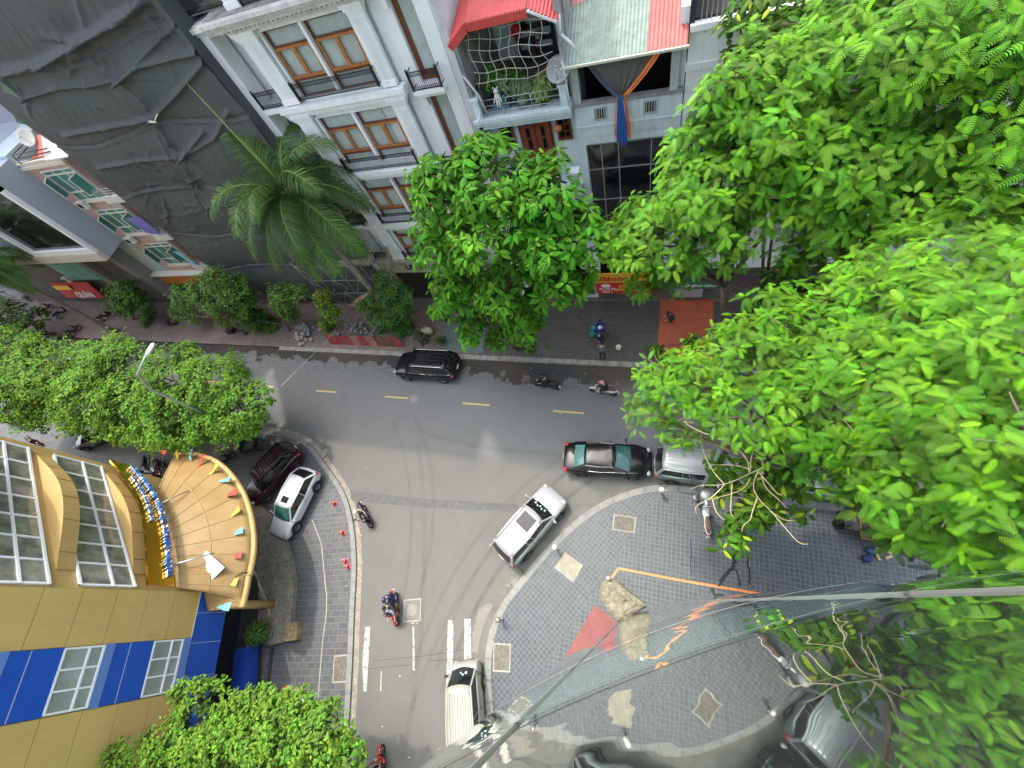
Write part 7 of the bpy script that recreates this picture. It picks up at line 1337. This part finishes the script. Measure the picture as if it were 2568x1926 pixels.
tree('street_tree', 'dark tree at the far left edge behind the near row', (-62, 13.8, .12), [(pz(*p[:3]), p[3], .8) for p in ((30, 740, 2.5, 2.6), (0, 700, 3, 3), (-60, 760, 3, 3), (70, 690, 3, 1.6))], (.04, .1, .015), .26, SM, 5, k=6, group='trees on the far pavement', young=.1)
tree('street_tree', 'round-leaved tree at the bottom edge hiding the beige car', (-18.2, -12.6, .12), [(pz(*p[:3]), p[3]) for p in ((520, 1600, 6.6, 1.6), (430, 1560, 7, 1.3), (600, 1580, 6.4, 1.4), (680, 1620, 6.2, 1.4), (370, 1640, 7.4, 1.3), (460, 1660, 7, 1.8), (600, 1680, 6.5, 1.8), (730, 1650, 5.8, 1.0), (560, 1530, 6.4, .8), (640, 1535, 6.2, .7), (390, 1500, 7.4, .45), (430, 1480, 7.4, .35), (330, 1600, 7.6, .6), (250, 1650, 8, .7))], (.115, .235, .025), .17, SM, 13, k=7, group='small-leaved trees on the left pavement', young=.2, ycol=(.17, .33, .03), down=-.6, rough=.25)
# far pavement: small trees and shrubs
def fe(t, x, y, Y): return tuple(F(t, x, y, Y))
DG = (.075, .18, .024)
tree('small_tree', 'small round dark tree by the kerb in front of the grey block', (-51.1, 15.9, .12), [(fe('e', *p[:2], 15.6), p[2]) for p in ((1000, 900, 1.5), (950, 980, 1.2), (1060, 960, 1.3), (1000, 1040, .9), (1190, 1060, .9), (1170, 1120, .7))], DG, .22, SM, 8, k=6, group='small trees on the far pavement', trunk_r=.09, young=.12, ycol=(.1, .2, .02))
tree('small_tree', 'broad kerb tree with pale glints in front of the netted building', (-34.5, 14.5, .12), [(fe('e', *p[:2], 15.4), p[2]) for p in ((1480, 920, 1.3), (1440, 1050, 1.0), (1600, 880, 1.3), (1700, 800, 1.2), (1750, 940, 1.6), (1850, 860, 1.3), (1900, 1000, 1.5), (1800, 1080, 1.2), (1990, 1100, 1.1), (2080, 1150, .9), (1550, 1080, .8))], (.1, .21, .035), .2, SM, 9, k=6, group='small trees on the far pavement', trunk_r=.1, young=.15, ycol=(.16, .3, .06), fork=(-34.8, 14.9, 1.6))
tree('small_tree', 'sparse dark tree right of the broad kerb tree', (-29.8, 15.0, .12), [(fe('f', *p[:2], 15.4), p[2]) for p in ((60, 950, 1.1), (120, 1100, 1.0), (320, 880, .9), (340, 1000, .9), (400, 1080, .8), (480, 900, .7), (240, 1150, .8), (370, 1210, .5))], (.1, .21, .035), .2, SM, 8, k=6, group='small trees on the far pavement', trunk_r=.07, young=.15, ycol=(.14, .26, .04))
tree('small_tree', 'slim yellow-green young tree in front of the open scaffold', (-25.9, 15.0, .12), [(fe('f', *p[:2], 15.2), p[2]) for p in ((650, 930, .6), (700, 1010, .7), (740, 1080, .6), (680, 1130, .55), (710, 1190, .45))], (.12, .23, .014), .18, SM, 11, k=6, group='small trees on the far pavement', trunk_r=.05, young=.2)
tree('shrub', 'dense dark shrub around the royal palm trunk behind the hoarding', (-19.6, 15.2, .12), [(fe('f', *p[:2], 15.4), p[2]) for p in ((1120, 770, .5), (1180, 860, .9), (1100, 940, .8), (1250, 940, 1.0), (1180, 1050, 1.1), (1300, 1060, .9), (1080, 1080, .8), (1240, 1160, .9), (1320, 1180, .6), (980, 1000, .5), (1150, 1190, .6))], (.075, .18, .03), .16, SM, 12, k=7, cat='shrub', trunk_r=.06, young=.12, ycol=(.12, .25, .05))
tree('shrub', 'clipped round bush beside the beige boulder near the black car', (-16.2, 14.4, .12), [(fe('f', *p[:2], 14.4), p[2]) for p in ((1500, 1290, .5), (1560, 1300, .5), (1430, 1250, .45), (1600, 1270, .35), (1390, 1300, .4))], (.035, .09, .018), .12, SM, 18, k=6, cat='shrub', trunk_r=.04, young=.05)
tree('shrub', 'low mixed plants in a bed at the kerb below the broad tree', (-10.5, 14.1, .12), [(fe('g', *p[:2], 14.2), p[2]) for p in ((330, 1340, .45), (420, 1330, .4), (210, 1390, .3), (550, 1350, .35))], (.06, .14, .02), .16, SM, 12, k=6, cat='shrub', trunk_r=.03)
tree('shrub', 'loose climbing leaves below the iron balcony of the narrow recess', (-9.6, 17.6, 10.2), [((-9.9, 17.6, 11.6), .35), ((-9.4, 17.5, 11.3), .4), ((-10.4, 17.6, 11.2), .3)], (.06, .14, .02), .2, SM, 12, k=6, cat='shrub', trunk=False)
# planter bushes on the red-roofed terrace
for (e_, c, r, col, L), tp in zip(POTS, (SM, OV, OV)):
    Vs, Fs, Cs = [], [], []; off = 0
    for q in range(5):
        cc = np.array(c) + RS.randn(3) * [r * .45, r * .3, r * .3]; P, A = blob_tips(cc, r * .62, 70 if L < .15 else 26, 1, -.5); V, Fa, Cc = leafset(P, A, 6, L if L < .15 else .26, tp if L < .15 else oval(3, .22, .3), np.repeat(np.array([col]), len(P), 0), .1, ycol=(.3, .35, .1)); Vs.append(V); Fs.append(Fa + off); Cs.append(Cc); off += len(V)
    mesh_np('foliage', np.concatenate(Vs), np.concatenate(Fs), [LM], e_, np.concatenate(Cs)); m = MB()
    for q in range(5): m.tube([(0, 0, .2), (random.uniform(-.3, .3), random.uniform(-.2, .2), .9)], .015, 5)
    m.build('stem', bark, e_)
# palms
def palm(label, base, top, nf, L, lean=0, seed=1, col=(.075, .15, .036), spear=None, r=.2, dead=True, crownshaft=True):
    rs = np.random.RandomState(seed); e = empty('palm_tree', base, label, 'palm tree', 'palms on the far pavement'); B = Vector(base); T_ = Vector(top); m = MB(); pts = [B.lerp(T_, i / 10) for i in range(11)]; m.tube(pts, [r * 1.5, r * 1.15, r * 1.05, r, r, r, r * .95, r * .9, r * .85, r * .8, r * .75], 14)
    for i in range(1, 26): p = B.lerp(T_, i / 27); m.tube([p, p + UZ * .02], r * 1.04, 14, cap=False) if i % 1 == 0 else None
    m.build('trunk', M('palm_bark', (.27, .24, .19), .85, n=(3, .3), b=(10, .5, .02)), e, top=e)
    if crownshaft: m = MB(); m.tube([T_, T_ + UZ * .5, T_ + UZ * 1.0], [r * .85, r * .8, r * .35], 12); m.build('crownshaft', M('crownshaft', (.14, .2, .06), .5, n=(3, .3)), e, top=e)
    for f in range(nf):
        az = f * 2.39996 + rs.rand() * .5; el = 1.25 - 1.75 * (f / nf) + rs.randn() * .12; d = np.array([math.cos(az) * math.cos(el), math.sin(az) * math.cos(el), math.sin(el)]); p = np.array(T_) + [0, 0, .55]; n = 22; P = [p.copy()]; Lf = L * rs.uniform(.85, 1.1)
        for i in range(n): d = d + np.array([0, 0, -.07 - .06 * (i / n) * (el > 0)]); d /= np.linalg.norm(d); p = p + d * Lf / n; P.append(p.copy())
        P = np.array(P); V = []; Fc = []; cc = []; side0 = np.cross(P[1] - P[0], [0, 0, 1]); side0 /= np.linalg.norm(side0) + 1e-9; tone = rs.uniform(.75, 1.25)
        dn_ = 4
        for i in range(2, n):
            for s2 in range(dn_):
                t = (i + s2 / dn_) / n; a = P[i] + (P[i + 1] - P[i]) * (s2 / dn_) if i < n else P[i]; dd = P[min(i + 1, n)] - P[i]; dd /= np.linalg.norm(dd); sd_ = np.cross(dd, [0, 0, 1]); sd_ /= np.linalg.norm(sd_) + 1e-9; u_ = np.cross(sd_, dd); Ll = .95 * math.sin(math.pi * min(1, t * .85 + .12)) ** .6 * (L / 3.8)
                for s in (-1, 1):
                    q = sd_ * s * .8 + dd * (.5 + .35 * t) + u_ * rs.uniform(-.1, .35); q /= np.linalg.norm(q); q2 = q + np.array([0, 0, -.75]) * rs.uniform(.6, 1.1); q2 /= np.linalg.norm(q2); w = dd * .026; b = a + q * Ll * .5; c = b + q2 * Ll * .55; k = len(V); V += [a - w, a + w, b + w * 1.1, b - w * 1.1, c + w * .15, c - w * .15]; Fc += [[k, k + 1, k + 2, k + 3], [k + 3, k + 2, k + 4, k + 5]]; g = tone * rs.uniform(.7, 1.35); cc += [np.array([*(np.array(col) * g), 1])] * 6
        V = np.array(V) - np.array(B); fo = mesh_np('frond', V, np.array(Fc), [LMg], e, np.array(cc)); m = MB(); m.tube([tuple(x) for x in P], [lerp(.045, .008, i / n) for i in range(n + 1)], 5); m.build('midrib', M('midrib', (.2, .26, .06), .5), fo, top=e)
    if spear: m = MB(); m.tube([T_ + UZ * .6, T_ + UZ * .6 + (Vector(spear) - T_ - UZ * .6) * .5, spear], [.05, .035, .012], 6); m.build('spear_leaf', M('spear', (.3, .36, .06), .5), e, top=e)
    if dead:
        m = MB(); random.seed(seed)
        for k in range(14): a = random.uniform(0, 6.28); p0 = T_ + UZ * .2; d = Vector((math.cos(a), math.sin(a), 0)); m.tube([p0 + d * .2, p0 + d * .55 - UZ * .1, p0 + d * .6 - UZ * random.uniform(.6, 1.1)], .014, 4)
        m.build('dry_stalks', M('dry_stalk', (.33, .27, .15), .9), e, top=e)
    return e
aP = rad(140.2); px_, py_ = 25.6 * math.cos(aP), 25.7 * math.sin(aP)
sp_ = F('a', 1485, 665, 17.0); palm('royal palm with drooping fronds in front of the netting and white house', (px_, py_, .12), (px_, py_, 11.5), 30, 5.1, seed=3, spear=tuple(sp_))
b = G('e', 890, 1200, .12); palm('palm with a long bare trunk leaving the view at the left edge', (b.x, b.y, .12), (b.x + .3, b.y, 9.6), 20, 4.2, seed=9, r=.2)
# dry frond hanging on the sign band; potted palm by the planter
m = MB(); random.seed(4); A = F('f', 1160, 540, 17.6); Bq = F('f', 1220, 680, 17.2); Cq = F('f', 1165, 800, 16.8)
for k in range(16): o = Vector((random.uniform(-.08, .08), random.uniform(-.08, .08), 0)); m.tube([A + o, Bq + o * 1.8, Cq + o * 3], [.02, .016, .006], 4)
solo(m, 'dead_frond', M('dry_stalk'), 'dry brown frond hanging from the sign band of the white house', 'frond', loc=tuple(A))
m = MB(); A = F('f', 1080, 890, 16.2); Bq = F('f', 900, 990, 16.0)
for k in range(22): o = Vector((random.gauss(0, .07), random.gauss(0, .07), random.gauss(0, .05))); m.tube([A + o * .5, A.lerp(Bq, .5) + o * 1.5 + UZ * .1, Bq + o * 3], [.02, .014, .005], 4)
solo(m, 'dry_seed_stalk', M('straw', (.5, .4, .22), .9), 'bundle of dry straw-coloured palm stalks on the shrub', 'stalks', loc=tuple(A))
p = G('n', 235, 610, .5); e = empty('potted_plant', (p.x, p.y, .3), 'spiky-leaved potted plant in a round bowl at the end of the planter', 'potted plant'); m = MB(); m.cyl((0, 0), .26, 0, .5, 24, .36); m.build('pot', M('pot_stone', (.2, .18, .15), .7, n=(4, .3)), e); cP = np.array([[-.25, .12, 1.1], [0, 0, 1.2], [-.45, .25, 1.3], [-.2, -.1, 1.5]])
P, A = blob_tips((-.15, .08, 1.15), .42, 60, 1, -.6); V, Fa, Cc = leafset(P, A, 7, .42, oval(3, .14, .35), np.repeat(np.array([[.045, .1, .02]]), len(P), 0), .1, ycol=(.12, .2, .03)); mesh_np('foliage', V, Fa, [LMg], e, Cc); m = MB(); m.tube([(0, 0, .4), (-.1, .05, 1.1)], .04, 6); m.build('stem', bark, e)
